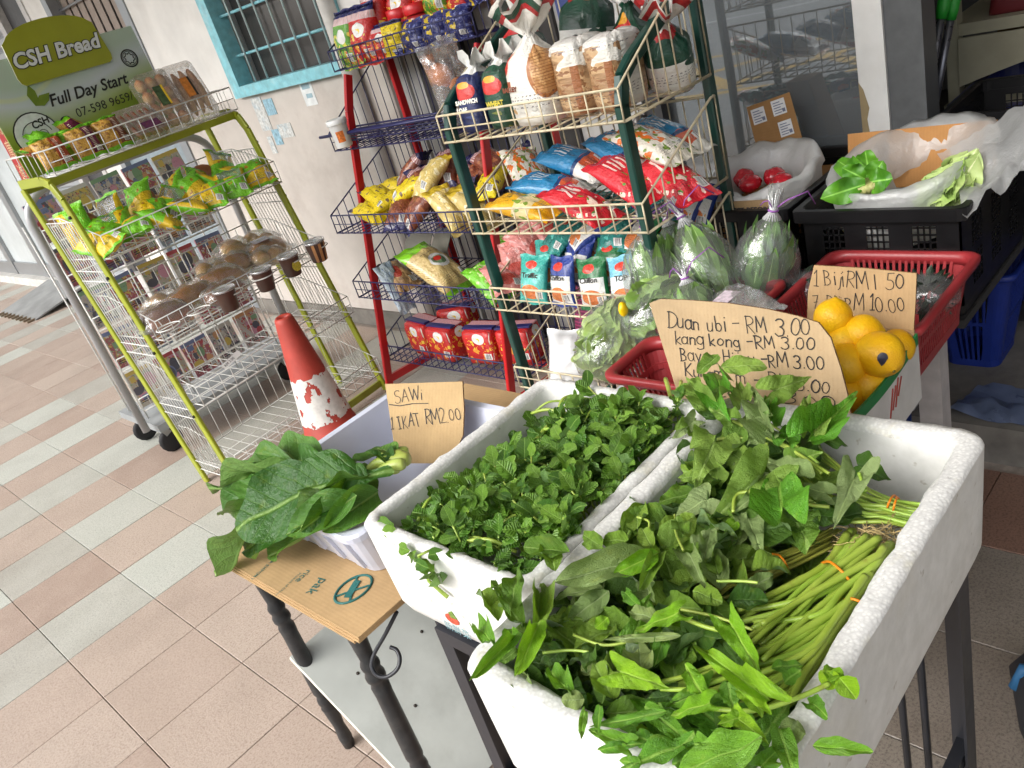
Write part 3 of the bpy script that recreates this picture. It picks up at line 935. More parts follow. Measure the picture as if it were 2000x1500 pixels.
def book_mat(i):
    rr = random.Random(i*13+5)
    bases = [(206, 196, 190), (170, 60, 80), (190, 140, 170), (90, 60, 110), (200, 190, 170), (160, 44, 44), (150, 170, 190), (214, 190, 120)]
    cols = [(196, 40, 50), (226, 190, 60), (90, 110, 170), (230, 226, 220), (226, 140, 170), (50, 50, 70), (110, 160, 110), (226, 150, 90)]
    mu = lambda c: tuple(int(x*0.62+150*0.38) for x in c)
    cols = [mu(c) for c in cols]; bases = [mu(c) for c in bases]
    L = []
    for k in range(4):
        L.append(('n', rr.uniform(5, 14), rr.uniform(0.55, 0.62), rr.choice(cols), 0.03, 0.97, 0.03, 0.97))
    for k in range(5):
        u, v = rr.uniform(0, .75), rr.uniform(0, .8)
        L.append(('r', u, u+rr.uniform(.1, .3), v, v+rr.uniform(.05, .2), rr.choice(cols)))
    for k in range(3): L.append(('e', rr.uniform(.2, .8), rr.uniform(.2, .8), rr.uniform(.08, .2), rr.uniform(.08, .2), rr.choice(cols)))
    L.append(('r', 0, 1, 0.9, 1, rr.choice(cols)))
    L.append(('s', 'v', 18, 0.4, (60, 56, 60), 0.1, 0.9, 0.08, 0.2))
    return print_mat('book_cover%d' % i, rr.choice(bases), L, 0.3, 0.05)


BN = ['purple edged', 'red spotted', 'pink', 'violet', 'cream', 'crimson', 'pale blue', 'yellow']
ORD = ['first', 'second', 'third', 'fourth', 'fifth', 'sixth', 'seventh', 'eighth', 'ninth', 'tenth', 'eleventh', 'twelfth', 'thirteenth', 'fourteenth', 'fifteenth', 'sixteenth']
ROWN = ['lowest', 'second lowest', 'middle', 'second highest', 'highest']
for k in range(5):
    nb = 5
    for j in range(nb):
        i = (k*5+j*3) % 16
        w, h = 0.128, 0.17
        q = MB()
        vs = [(-w/2, 0, 0), (w/2, 0, 0), (w/2, 0, h), (-w/2, 0, h), (-w/2, 0.012, 0), (w/2, 0.012, 0), (w/2, 0.012, h), (-w/2, 0.012, h)]
        q.add(vs, [(0, 1, 2, 3), (5, 4, 7, 6), (0, 4, 5, 1), (3, 2, 6, 7), (0, 3, 7, 4), (1, 5, 6, 2)], 0, [(0, 0), (1, 0), (1, 1), (0, 1)]*2)
        o = q.build('picture_book', book_mat(i), label='%s picture book from the left in the %s row of the stand' % (ORD[j], ROWN[k]), cat='book', group='picture books on the trolley stand')
        o.location = (1.37-0.30+0.146*j+rnd.uniform(-.006, .006), 3.80-0.05+0.013*k+rnd.uniform(0, .01), 0.176+0.047+0.2*k)
        o.rotation_euler = (-0.16, rnd.uniform(-.05, .05), rnd.uniform(-.06, .06))

# --- navy and red rack
BR = empty('navy_rack', (1.73, 2.90, 0), -PI/2, 'navy wire basket rack on red posts standing against the wall', 'rack')
def bx(z): return 0.26*z
def red_post(x, y0, y1, z1, name):
    q = MB()
    n = 10
    pts = []
    for i in range(n+1):
        z = z1*i/n
        y = y0 + (y1-y0)*i/n
        if i == n and name == 'front_post': y += 0.02
        pts.append((x, y, z))
    for a, c in zip(pts[:-1], pts[1:]): q.bar(a, V(c)+(V(c)-V(a))*0.004, 0.016, 0.036, (1, 0, 0), 0, 0.003)
    return q.build(name, M_REDP, BR)
for x in (0.0, 0.765):
    red_post(x, 0.0, bx(1.29), 1.29, 'front_post'); red_post(x+0.1, 0.50, 0.5, 1.5, 'rear_post')
    q = MB(); q.bar((x, 0.02, 0.075), (x+0.07, 0.50, 0.075), 0.034, 0.014, (0, 0, 1)); q.build('foot_bar', M_REDP, BR)
    caster(BR, (x+0.07, 0.32, 0.075), M_RUB)
q = MB(); q.bar((0.0, 0.3, 0.085), (0.8, 0.3, 0.085), 0.03, 0.014, (0, 0, 1)); q.build('cross_bar', M_REDP, BR)
B_SH = [(1.315, 0.335, 0.30, 0.075, 0.20), (1.035, 0.205, 0.36, 0.07, 0.27), (0.735, 0.075, 0.42, 0.075, 0.25), (0.45, 0.06, 0.42, 0.075, 0.24), (0.145, 0.07, 0.42, 0.07, 0.22)]
for k, (z, y, D, hf, hb) in enumerate(B_SH):
    q = wire_basket(0.84, D, hf, hb, 0.042, 0.002, 0.0032, 0.1)
    if k == 1:
        q.tube([(-0.04, -0.02, hf-0.005), (0.86, -0.015, hf+0.005)], 0.006, 6)
        for i in range(6): q.tube([(0.0, 0.02+0.016*i, 0.03+0.007*i), (0.84, 0.02+0.016*i, 0.03+0.007*i)], 0.004, 5)
    q.build('wire_shelf', M_WIREN, BR, kind='stuff', mw=Matrix.Translation((-0.05, y, z)))

# --- cream and dark green rack
WR = empty('cream_rack', (1.45, 1.67, 0), -PI/2, 'cream wire bread rack on dark green posts beside the glass', 'rack')
WW = 0.55
for x in (0.0, WW):
    q = MB()
    for a, c in zip([(x, 0, 0), (x, 0, 1.16), (x, 0.02, 1.215), (x, 0.06, 1.24)], [(x, 0, 1.16), (x, 0.02, 1.215), (x, 0.06, 1.24), (x, 0.35, 1.36)]):
        q.bar(a, V(c)+(V(c)-V(a)).normalized()*0.003, 0.02, 0.032, (1, 0, 0), 0, 0.003)
    q.build('front_post', M_GREENP, WR)
    q = MB(); q.bar((x, 0.345, 0), (x, 0.345, 1.62), 0.02, 0.032, (1, 0, 0), 0, 0.003); q.build('rear_post', M_GREENP, WR)
q = MB(); q.bar((0.01, 0.345, 1.6), (WW-0.01, 0.345, 1.6), 0.028, 0.018, (0, 0, 1)); q.build('top_bar', M_GREENP, WR)
W_SH = [(1.135, 0.0, 0.355, 0.068, 0.25), (0.885, 0.0, 0.355, 0.068, 0.2), (0.655, 0.0, 0.355, 0.068, 0.19), (0.40, 0.0, 0.355, 0.068, 0.19)]
for k, (z, y, D, hf, hb) in enumerate(W_SH):
    q = wire_basket(WW+0.03, D, hf, hb, 0.045, 0.0021, 0.0034, 0.05)
    q.build('wire_shelf', M_WIREC, WR, kind='stuff', mw=Matrix.Translation((-0.015, y-0.02, z)))
# ------------------------------------------------------------------ tables, boxes, baskets, crates, cone
def foam_mat():
    t = NT('styrofoam')
    v1 = t.vor(260, None); n1 = t.noise(40, 4)
    v2 = t.vor(120, None, 'F1', 0)
    k = t.mix(t.rng(n1, 0.35, 0.7), lin(208, 208, 204), lin(222, 222, 219))
    k = t.mix(t.rng(t.noise(9, 5, 0.6), 0.56, 0.78, 0, 0.35), k, lin(196, 192, 172))
    k = t.mix(t.rng(t.noise(55, 2, 0.6), 0.68, 0.74, 0, 0.5), k, lin(150, 140, 120))
    h = t.math('ADD', t.math('MULTIPLY', v1, 0.6), t.math('MULTIPLY', n1, 0.6))
    return t.done(t.bsdf(k, 0.7, t.bump(h, 0.14, 0.0012), 0, 0.35))


def foam_rim_mat():
    t = NT('styrofoam_torn')
    v1 = t.vor(210, None)
    geo = t.n('ShaderNodeTexCoord').outputs['Object']
    k = t.mix(t.rng(v1, 0.1, 0.6), lin(222, 222, 219), lin(202, 202, 200))
    k = t.mix(t.rng(t.noise(130, 3, 0.6), 0.58, 0.7, 0, 0.55), k, lin(168, 166, 164))
    k = t.mix(t.rng(t.noise(18, 4, 0.6), 0.58, 0.75, 0, 0.4), k, lin(206, 196, 150))
    return t.done(t.bsdf(k, 0.8, t.bump(t.math('ADD', v1, t.math('MULTIPLY', t.noise(90, 4), 1.2)), 0.3, 0.0015), 0, 0.3))


M_FOAM, M_FRIM = foam_mat(), foam_rim_mat()


def foam_box(name, x0, x1, y0, y1, zb, zt, wall, label, seed, group=None):
    cx, cy = (x0+x1)/2, (y0+y1)/2
    o = empty(name, (cx, cy, zb), 0, label, 'foam box', group)
    rr = random.Random(seed)
    def jit(a, s):
        def f(p):
            q = V((p.x*s + seed, p.y*s, p.z*s))
            return V((noise.noise(q), noise.noise(q + V((5, 9, 2))), noise.noise(q + V((1, 3, 11))))) * a
        return f
    X0, X1, Y0, Y1 = x0-cx, x1-cx, y0-cy, y1-cy
    H = zt-zb
    tp = 0.005
    R = lambda d, z, r, j=None: rrect(X0+d, X1-d, Y0+d, Y1-d, r, z, 5, 26, j)
    q = MB()
    w = wall
    q.loft([R(0.022, 0.0, 0.03), R(tp+0.006, 0.010, 0.03), R(tp, 0.03, 0.03), R(0.002, H*0.6, 0.03), R(0.0, H-0.006, 0.03, jit(0.0015, 60))], smooth=True, cap0=True)
    q.build('outer_shell', M_FOAM, o)
    q = MB()
    q.loft([R(0.0, H-0.006, 0.03, jit(0.0015, 60)), R(0.003, H-0.001, 0.03, jit(0.003, 45)), R(w*0.35, H+0.001, 0.028, jit(0.004, 60)), R(w*0.7, H, 0.022, jit(0.0045, 60)), R(w-0.002, H-0.003, 0.018, jit(0.004, 50)), R(w, H-0.012, 0.016, jit(0.002, 60))], smooth=True)
    q.build('torn_rim', M_FRIM, o)
    q = MB()
    q.loft([R(w, H-0.012, 0.016, jit(0.002, 60)), R(w+0.004, H*0.5, 0.02), R(w+0.010, 0.03, 0.02), R(w+0.03, 0.022, 0.02)], smooth=True, cap1=True)
    q.build('inner_lining', M_FOAM, o)
    return o


B1 = dict(x0=0.478, x1=0.945, y0=0.672, y1=1.04, zb=0.612, zt=0.80)
B2 = dict(x0=0.345, x1=0.968, y0=0.288, y1=0.664, zb=0.612, zt=0.805)
fb1 = foam_box('foam_box', B1['x0'], B1['x1'], B1['y0'], B1['y1'], B1['zb'], B1['zt'], 0.024, 'smaller white foam box filled with small leaved watercress', 3, 'foam boxes of leafy greens')
fb2 = foam_box('foam_box', B2['x0'], B2['x1'], B2['y0'], B2['y1'], B2['zb'], B2['zt'], 0.03, 'larger white foam box heaped with long stemmed greens nearest the camera', 8, 'foam boxes of leafy greens')
# small printed mark on the front of the first box
mk = atx(885, 1208, B1['x0'] + 0.0055)
for nm_, poly, c in (('fruit_print', disc(0, 0, 0.016, 0.010, 10), (196, 84, 60)), ('leaf_print', [(0.0, 0.004), (0.014, 0.006), (0.008, 0.02), (-0.002, 0.014)], (112, 140, 60))):
    q = MB()
    T = frame_mat((mk.x-0.0015-fb1.location.x, mk.y-fb1.location.y, mk.z-fb1.location.z), (0, -1, 0), (0, 0, 1))
    q.prism(poly, 0, 0.0008 if nm_ == 'fruit_print' else 0.0014, T); q.build(nm_, mat(nm_, c, 0.6, 0.3, 200), fb1)
text('lettering', '新鮮菜', 0.02, mat('print_teal', (120, 160, 168), 0.6), frame_mat((mk.x-0.001-fb1.location.x, mk.y-fb1.location.y+0.03, mk.z-fb1.location.z-0.03), (0, -1, 0), (0, 0, 1)), fb1)

# iron table under the boxes
M_IRON = mat('iron_black', (40, 42, 48), 0.42, 0.12, 30, 0.15, 60)
M_WOOD = mat('raw_wood', (176, 148, 112), 0.7, 0.15, 30, 0.3, 120)
it = empty('iron_table', (0.68, 0.66, 0), 0, 'black angle iron table with wooden slats under the foam boxes', 'table')
o0 = V((0.68, 0.66, 0))
tx0, tx1, ty0, ty1 = 0.495, 0.955, 0.335, 0.95
for x, y in ((tx0, ty1), (tx0, ty0), (tx1, ty1), (tx1, ty0)):
    q = MB(); sx = 1 if x == tx0 else -1; sy = 1 if y == ty0 else -1
    q.bar(V((x, y, 0))-o0, V((x, y, 0.592))-o0, 0.034, 0.004, (0, 1, 0)); q.bar(V((x+sx*0.0195, y-sy*0.015, 0))-o0, V((x+sx*0.0195, y-sy*0.015, 0.592))-o0, 0.034, 0.004, (1, 0, 0))
    q.build('leg', M_IRON, it)
for a, c in (((tx0, ty0, .595), (tx0, ty1, .595)), ((tx1, ty0, .595), (tx1, ty1, .595)), ((tx0, ty0, .5945), (tx1, ty0, .5945)), ((tx0, ty1, .5945), (tx1, ty1, .5945)), ((tx0, ty0, .2), (tx1, ty0, .2)), ((tx0, ty1, .2), (tx1, ty1, .2))):
    q = MB(); q.bar(V(a)-o0, V(c)-o0, 0.028, 0.02, (0, 0, 1)); q.build('rail', M_IRON, it)
for k in range(5):
    q = MB(); x = 0.60 + k*0.08
    q.box((x-o0.x-0.045, ty0-0.02-o0.y, 0.6), (x-o0.x+0.045, ty1+0.02-o0.y, 0.611)); q.build('slat', M_WOOD, it)
q = MB(); q.bar(V((tx0-0.015, 0.50, 0.545))-o0, V((tx1, 0.50, 0.545))-o0, 0.035, 0.02, (0, 1, 0)); q.build('wood_brace', M_WOOD, it)
for y in (0.42, 0.385):
    q = MB(); q.tube([V((tx1-0.02, y, 0.0))-o0, V((tx1-0.02, y, 0.59))-o0], 0.006, 6); q.build('thin_rod', M_IRON, it)
sc_ = [at(775, 1195, .57), at(752, 1240, .53), at(732, 1275, .50), at(726, 1300, .48), at(735, 1318, .465), at(755, 1322, .46), at(775, 1308, .468), at(781, 1288, .48), at(775, 1270, .49), at(762, 1264, .495)]
q = MB(); q.tube([p - o0 for p in stem_path(sc_, 5)], 0.0038, 8); q.build('scroll', M_IRON, it)

# turned-leg table with a cardboard sheet
ct = empty('turned_leg_table', (0.78, 1.33, 0), 0, 'old table with black turned legs and a carton sheet on top', 'table')
o0 = V((0.78, 1.33, 0))
M_LEGB = mat('leg_black', (44, 46, 48), 0.38, 0.15, 40, 0.15, 60, dirt=0.25, dirt_c=(110, 108, 104))
prof = [(0.016, 0), (0.019, 0.03), (0.015, 0.07), (0.0185, 0.10), (0.021, 0.13), (0.0225, 0.135), (0.0185, 0.145), (0.0225, 0.152), (0.021, 0.165), (0.0175, 0.175), (0.022, 0.185), (0.022, 0.20), (0.0205, 0.36), (0.022, 0.385), (0.0175, 0.395), (0.0235, 0.405), (0.0235, 0.415), (0.0185, 0.425), (0.0225, 0.435), (0.0225, 0.442), (0.0165, 0.455), (0.019, 0.49), (0.022, 0.53), (0.0165, 0.565), (0.021, 0.575)]
for x, y in ((0.455, 1.185), (0.455, 1.525), (1.06, 1.18), (1.06, 1.50)):
    q = MB(); q.lathe([(r*0.84, z) for r, z in prof], 16, V((x, y, 0))-o0); q.build('leg', M_LEGB, ct)
q = MB(); q.box((0.43-o0.x, 1.11-o0.y, 0.575), (1.08-o0.x, 1.55-o0.y, 0.588)); q.build('top', M_IRON, ct)


def cardboard(name, base=(178, 148, 108), ax='x'):
    if name in _mc: return _mc[name]
    t = NT(name)
    vec = t.coord()
    w = t.n('ShaderNodeTexWave', bands_direction=ax.upper()); t.put(w.inputs['Vector'], vec); w.inputs['Scale'].default_value = 42; w.inputs['Distortion'].default_value = 0.6; w.inputs['Detail'].default_value = 1
    c = lin(*base)
    k = t.mix(t.rng(t.noise(14, 5, 0.65, vec), 0.3, 0.7), tuple(x*0.84 for x in c[:3]) + (1,), tuple(min(1, x*1.06) for x in c[:3]) + (1,))
    k = t.mix(t.math('MULTIPLY', w.outputs[0], 0.10), k, tuple(x*0.6 for x in c[:3]) + (1,))
    k = t.mix(t.rng(t.noise(220, 2, 0.5, vec), 0.55, 0.75, 0, 0.25), k, lin(150, 118, 80))
    _mc[name] = t.done(t.bsdf(k, 0.8, t.bump(w.outputs[0], 0.12, 0.001), 0, 0.25))
    return _mc[name]


M_CARD = cardboard('cardboard'); M_CARDY = cardboard('cardboard_y', ax='y'); M_CARDE = mat('cardboard_edge', (140, 104, 66), 0.85, 0.3, 300, 0.5, 400)
q = MB()
cx0, cy0, cx1, cy1 = 0.405, 1.062, 1.13, 1.555
for k in range(3):
    q.box((cx0+0.002*k-o0.x, cy0+(0.014 if k == 0 else 0.0)-o0.y, 0.588+0.006*k), (cx1-o0.x, cy1-0.01*k-o0.y, 0.5935+0.006*k), 0)
cs = q.build('carton_sheet', M_CARD); cs.location = o0
tag(cs, 'flattened brown carton sheets with green print on the turned leg table', 'cardboard')
M_PRG = mat('print_green', (32, 96, 92), 0.6)
ctr = at(690, 1150, 0.607)
q = MB()
T = Matrix.Translation(V((ctr.x, ctr.y, 0.6066)) - o0)
q.tube([T @ V((0.037*math.cos(2*PI*i/28), 0.030*math.sin(2*PI*i/28), 0)) for i in range(28)], 0.0028, 4, closed=True)
q.bar(T @ V((-0.024, -0.02, 0)), T @ V((0.024, 0.02, 0)), 0.004, 0.0012, (1, -1, 0)); q.bar(T @ V((-0.028, 0.016, 0.0004)), T @ V((0.02, -0.022, 0.0004)), 0.004, 0.0012, (1, 1, 0)); q.bar(T @ V((-0.02, -0.008, 0.0008)), T @ V((0.018, 0.01, 0.0008)), 0.014, 0.0012, (1, -1, 0))
q.build('printed_mark', M_PRG, cs, kind='stuff')
for s_, p_, z_ in (('pak', (628, 1128), 0.030), ('rice', (600, 1112), 0.022), ('FOR EXPORT', (540, 1085), 0.012), ('Product of China', (585, 1118), 0.009)):
    w_ = at(p_[0], p_[1], 0.6065)
    text('lettering', s_, z_, M_PRG, frame_mat(V((w_.x, w_.y, 0.6066)) - o0, (-1, -0.15, 0), (0.15, -1, 0)), cs)
# fallen white board under the table
q = MB()
bp0, bpx = at(566, 1283, 0.30), at(765, 1160, 0.30)
bd = empty('white_board', (bp0.x, bp0.y, 0.0), 0, 'scuffed white panel leaning under the tables', 'panel')
ang = math.radians(38)
T = Matrix.Translation((0, 0, 0.30)) @ Matrix.Rotation(0.0, 4, 'Z')
dn = V((0.02, -math.cos(ang), -math.sin(ang)))
vs = []
for s_ in (0, 1):
    off = V((0, -math.sin(ang), math.cos(ang)))*(-0.016*s_)
    for a, c in ((0, 0), (0.60, 0), (0.60, 0.475), (0, 0.475)): vs.append(V((a, 0, 0.30)) + dn*c + off)
q.add(vs, [(3, 2, 1, 0), (4, 5, 6, 7), (0, 1, 5, 4), (1, 2, 6, 5), (2, 3, 7, 6)], 0); q.add(vs, [(3, 0, 4, 7)], 1)
q.build('panel', [mat('board_white', (196, 200, 194), 0.5, 0.06, 8, 0.1, 60, dirt=0.35, dirt_c=(130, 132, 126)), mat('board_edge', (226, 222, 208), 0.6, 0.08, 30)], bd)
q = MB(); nr = V((0, -math.sin(ang), math.cos(ang)))
for a, c in ((0.03, 0.02), (0.20, 0.10), (0.08, 0.13), (0.25, 0.16), (0.12, 0.27), (0.34, 0.26), (0.42, 0.12)):
    p = V((a, 0, 0.30)) + dn*c
    q.tube([p + nr*0.0002, p + nr*0.0012], 0.004, 8)
q.build('screw_hole', mat('screw_dark', (60, 54, 48), 0.6), bd, kind='stuff')

# white tub with the pak choi
M_TUB = mat('tub_plastic', (206, 210, 226), 0.35, 0.03, 8, coat=0.1)
tb = empty('white_tub', (0.695, 1.285, 0.608), 0, 'white plastic tub holding pak choi on the carton sheet', 'tub')
def R2(hx, hy, z, r=0.03): return rrect(-hx, hx, -hy, hy, r, z, 4, 10)
q = MB()
q.loft([R2(0.165, 0.135, 0.0), R2(0.168, 0.138, 0.012), R2(0.195, 0.170, 0.112), R2(0.212, 0.186, 0.114), R2(0.214, 0.188, 0.126), R2(0.210, 0.184, 0.130), R2(0.196, 0.170, 0.128), R2(0.190, 0.165, 0.114), R2(0.163, 0.133, 0.010), R2(0.10, 0.08, 0.008)], smooth=False, cap0=True, cap1=True)
q.build('shell', M_TUB, tb)
for k in range(5):
    x = -0.13 + 0.065*k
    for sy in (-1, 1):
        q = MB(); q.bar((x*0.92, sy*0.1405, 0.012), (x, sy*0.1735, 0.112), 0.02, 0.008, (1, 0, 0)); q.build('rib', M_TUB, tb)
for k in range(4):
    y = -0.105 + 0.07*k
    q = MB(); q.bar((-0.170, y*0.9, 0.012), (-0.1985, y, 0.112), 0.022, 0.008, (0, 1, 0)); q.build('rib', M_TUB, tb)

# display table behind
dt = empty('display_table', (1.42, 0.85, 0), 0, 'low display table under the red baskets', 'table')
o0 = V((1.42, 0.85, 0))
q = MB(); q.box((1.04-o0.x, 0.585-o0.y, 0.535), (1.735-o0.x, 1.115-o0.y, 0.555)); q.build('top', mat('table_board', (150, 140, 128), 0.6, 0.1, 10), dt)
for x, y, m in ((1.07, 0.62, 0), (1.70, 0.62, 0), (1.07, 1.08, 0), (1.70, 1.08, 0)):
    q = MB(); q.bar(V((x, y, 0))-o0, V((x, y, 0.535))-o0, 0.05, 0.05, (1, 0, 0)); q.build('leg', mat('leg_offwhite', (176, 172, 172), 0.5, 0.08), dt)
sr = MB(); p_ = at(1768, 830, 0.12)
sr.tube([(1.962, 0.785, 0.0), (1.962, 0.785, 0.519)], 0.008, 8)
tag(sr.build('blue_rod', mat('blue_rod', (30, 56, 120), 0.4)), 'thin blue rod standing by a white leg under the black crates', 'rod')
lp = MB(); lp.box((1.0, 0.78, 0.556), (1.57, 1.12, 0.600)); lpo = lp.build('paper_stack', mat('paper_white', (204, 208, 212), 0.6, 0.06, 12))
tag(lpo, 'white printed board under the lettuce bag and front red basket', 'board')
q = MB()
for k in range(4): q.box((1.03+0.05*k, 1.04, 0.6003), (1.034+0.05*k, 1.118, 0.6009))
q.build('blue_stripe', mat('stripe_blue', (44, 110, 170), 0.5), lpo)
cb_ = empty('crate_stand', (2.02, 0.92, 0), 0, 'low stand with off white legs under the black crates', 'stand')
o0 = V((2.02, 0.92, 0))
q = MB(); q.box(tuple(V((1.76, 0.57, 0.52))-o0), tuple(V((2.27, 1.30, 0.5405))-o0)); q.build('top', mat('plinth_dark', (44, 44, 44), 0.7), cb_)
for x, y, zb in ((2.05, 0.82, 0.105), (2.05, 1.20, 0.105), (1.80, 1.25, 0.0), (1.80, 0.95, 0.0)):
    q = MB(); q.bar(V((x, y, zb))-o0, V((x, y, 0.52))-o0, 0.05, 0.05, (1, 0, 0)); q.build('leg', mat('leg_offwhite', (176, 172, 172), 0.5, 0.08), cb_)

# slatted plastic baskets
M_RED = mat('basket_red', (150, 46, 50), 0.42, 0.08, 10, coat=0.05)


def slat_basket(name, x0, x1, y0, y1, zb, zt, m, label, group=None, taper=0.035, pitch=0.0145, rim=0.018):
    cx, cy = (x0+x1)/2, (y0+y1)/2
    hx, hy, H = (x1-x0)/2, (y1-y0)/2, zt-zb
    o = empty(name, (cx, cy, zb), 0, label, 'basket', group)
    R = lambda d, z, r=0.03: rrect(-hx+d, hx-d, -hy+d, hy-d, r, z, 4, 8)
    q = MB()
    q.loft([R(0.016, H-0.02), R(0.002, H-0.018), R(0.0, H-0.012), R(0.0, H-0.003), R(0.004, H), R(0.012, H), R(rim, H-0.006), R(rim+0.002, H-0.024), R(0.019, H-0.024), R(0.016, H-0.02)], smooth=True)
    q.build('rim', m, o)
    q = MB()
    t_ = taper
    q.loft([R(t_, 0.0), R(t_-0.001, 0.022), R(t_+0.002, 0.022), R(t_+0.003, 0.003), R(t_+0.05, 0.003)], cap0=True, cap1=True)
    q.build('base', m, o)
    q = MB()
    zm = H*0.45
    q.loft([R(t_+(0.018-t_)*zm/H, zm), R(t_+(0.018-t_)*(zm+0.012)/H, zm+0.012), R(0.003+t_+(0.018-t_)*(zm+0.012)/H, zm+0.012), R(0.003+t_+(0.018-t_)*zm/H, zm), R(t_+(0.018-t_)*zm/H, zm)])
    for ax in (0, 1):
        h_, g_ = (hx, hy) if ax == 0 else (hy, hx)
        n = int((2*h_-0.09)/pitch)
        for i in range(n+1):
            a = -h_+0.045 + (2*h_-0.09)*i/n
            for s_ in (-1, 1):
                p0 = (a*(h_-t_)/h_, s_*(g_-t_-0.0015), 0.018); p1 = (a*(h_-0.018)/h_, s_*(g_-0.019), H-0.018)
                if ax: p0 = (p0[1], p0[0], p0[2]); p1 = (p1[1], p1[0], p1[2])
                q.bar(p0, p1, 0.0062, 0.003, (1, 0, 0) if ax == 0 else (0, 1, 0))
    q.build('slat_wall', m, o, kind='stuff')
    q = MB()
    for sx in (-1, 1):
        for sy in (-1, 1):
            L = []
            for z, d in ((0.018, t_), (H-0.02, 0.018)):
                r = 0.03; cxx, cyy = sx*(hx-d-r), sy*(hy-d-r)
                a0 = {(1, 1): 0, (-1, 1): PI/2, (-1, -1): PI, (1, -1): 1.5*PI}[(sx, sy)]
                arc = [V((cxx+r*math.cos(a0+PI/2*i/5), cyy+r*math.sin(a0+PI/2*i/5), z)) for i in range(6)]
                tg0 = V((-math.sin(a0), math.cos(a0), 0)); tg1 = V((-math.sin(a0+PI/2), math.cos(a0+PI/2), 0))
                L.append([arc[0]-tg0*0.014] + arc + [arc[-1]+tg1*0.014])
            q.loft(L, closed=False)
    q.build('corner', m, o, kind='stuff')
    return o


rb1 = slat_basket('red_basket', 1.40, 1.775, 0.53, 0.86, 0.556, 0.70, M_RED, 'red slatted basket behind the lemons and their price flap', 'red plastic baskets')
rb2 = slat_basket('red_basket', 1.095, 1.278, 0.77, 1.045, 0.601, 0.715, M_RED, 'nearest red slatted basket beside the large price card and lettuce bag', 'red plastic baskets')
rb3 = slat_basket('red_basket', 1.31, 1.58, 0.865, 1.112, 0.602, 0.715, M_RED, 'red slatted basket under the tied bags of greens', 'red plastic baskets')

# black crates
M_BLK = mat('crate_black', (14, 14, 16), 0.42, 0.1, 12, spec=0.35)


def crate(name, x0, x1, y0, y1, zb, zt, label, m=M_BLK, group=None):
    cx, cy = (x0+x1)/2, (y0+y1)/2
    hx, hy, H = (x1-x0)/2, (y1-y0)/2, zt-zb
    o = empty(name, (cx, cy, zb), 0, label, 'crate', group)
    R = lambda d, z, r=0.02: rrect(-hx+d, hx-d, -hy+d, hy-d, r, z, 3, 4)
    q = MB()
    q.loft([R(0.014, H-0.03), R(0.0, H-0.028), R(0.0, H-0.002), R(0.003, H), R(0.017, H), R(0.02, H-0.003), R(0.02, H-0.03), R(0.014, H-0.03)])
    q.build('rim', m, o)
    q = MB(); q.loft([R(0.02, 0.0), R(0.018, 0.03), R(0.024, 0.03), R(0.026, 0.006), R(0.1, 0.006)], cap0=True, cap1=True); q.build('base', m, o)
    # walls: solid panels alternating with windows of small cells
    for ax in (0, 1):
        h_, g_ = (hx, hy) if ax == 0 else (hy, hx)
        L = 2*h_-0.036
        nw = 3
        segs_ = [(-L/2 + L*k/(2*nw+1), -L/2 + L*(k+1)/(2*nw+1), k % 2) for k in range(2*nw+1)]
        for s_ in (-1, 1):
            qs, qg = MB(), MB()
            def bx_(a0, a1, z0, z1, Q):
                lo, hi = (a0, s_*(g_-0.02)-0.002, z0), (a1, s_*(g_-0.02)+0.002, z1)
                if ax: lo, hi = (lo[1], lo[0], lo[2]), (hi[1], hi[0], hi[2])
                Q.box(lo, hi)
            for a0, a1, w in segs_:
                if not w: bx_(a0, a1, 0.028, H-0.028, qs)
                else:
                    for zz in (0.028, H*0.46): bx_(a0, a1, zz, zz+0.02, qs)
                    bx_(a0, a1, H-0.045, H-0.028, qs)
                    for i in range(1, 4):
                        a = a0+(a1-a0)*i/4; bx_(a-0.0016, a+0.0016, 0.048, H-0.045, qg)
                    zz = 0.06
                    while zz < H-0.05:
                        if not (H*0.46-0.004 < zz < H*0.46+0.022): bx_(a0+0.0005, a1-0.0005, zz, zz+0.0032, qg)
                        zz += 0.0165
            qs.build('wall_panel', m, o, kind='stuff'); qg.build('cell_grid', m, o, kind='stuff')
    return o


cr1 = crate('black_crate', 1.755, 2.255, 0.555, 0.94, 0.541, 0.80, 'black plastic crate holding the open white bag of leafy greens', group='black crates by the glass')
cr2 = crate('black_crate', 1.77, 2.27, 0.955, 1.30, 0.541, 0.80, 'black plastic crate beside the cream rack with red packs inside', group='black crates by the glass')
cr3 = crate('black_crate', 2.31, 2.66, 0.36, 0.80, 0.50, 0.84, 'black crate farther right in the shop doorway', group='black crates by the glass')

# traffic cone
M_CONE = mat('cone_red', (172, 62, 50), 0.55, 0.12, 12, 0.15, 60, dirt=0.2, dirt_c=(120, 60, 50))
cn = empty('traffic_cone', (1.305, 2.69, 0), 0, 'faded red traffic cone with torn white reflective band', 'cone')
def cr_(z): return 0.125 - 0.092*z/0.625
q = MB(); q.lathe([(cr_(0.03), 0.03), (cr_(0.1), 0.1), (cr_(0.12)+0.004, 0.12), (cr_(0.16)+0.003, 0.16), (cr_(0.165), 0.165), (cr_(0.60), 0.60), (cr_(0.615)-0.001, 0.615), (cr_(0.625)-0.006, 0.622), (0.018, 0.612), (0.016, 0.55)], 40, cap=False); q.build('body', M_CONE, cn)
q = MB(); q.loft([rrect(-0.17, 0.17, -0.17, 0.17, 0.04, z, 4, 3) for z in (0.0, 0.028)] + [rrect(-0.16, 0.16, -0.16, 0.16, 0.04, 0.034, 4, 3)], cap0=True, cap1=True); q.build('base_plate', mat('cone_base', (40, 40, 42), 0.7), cn)


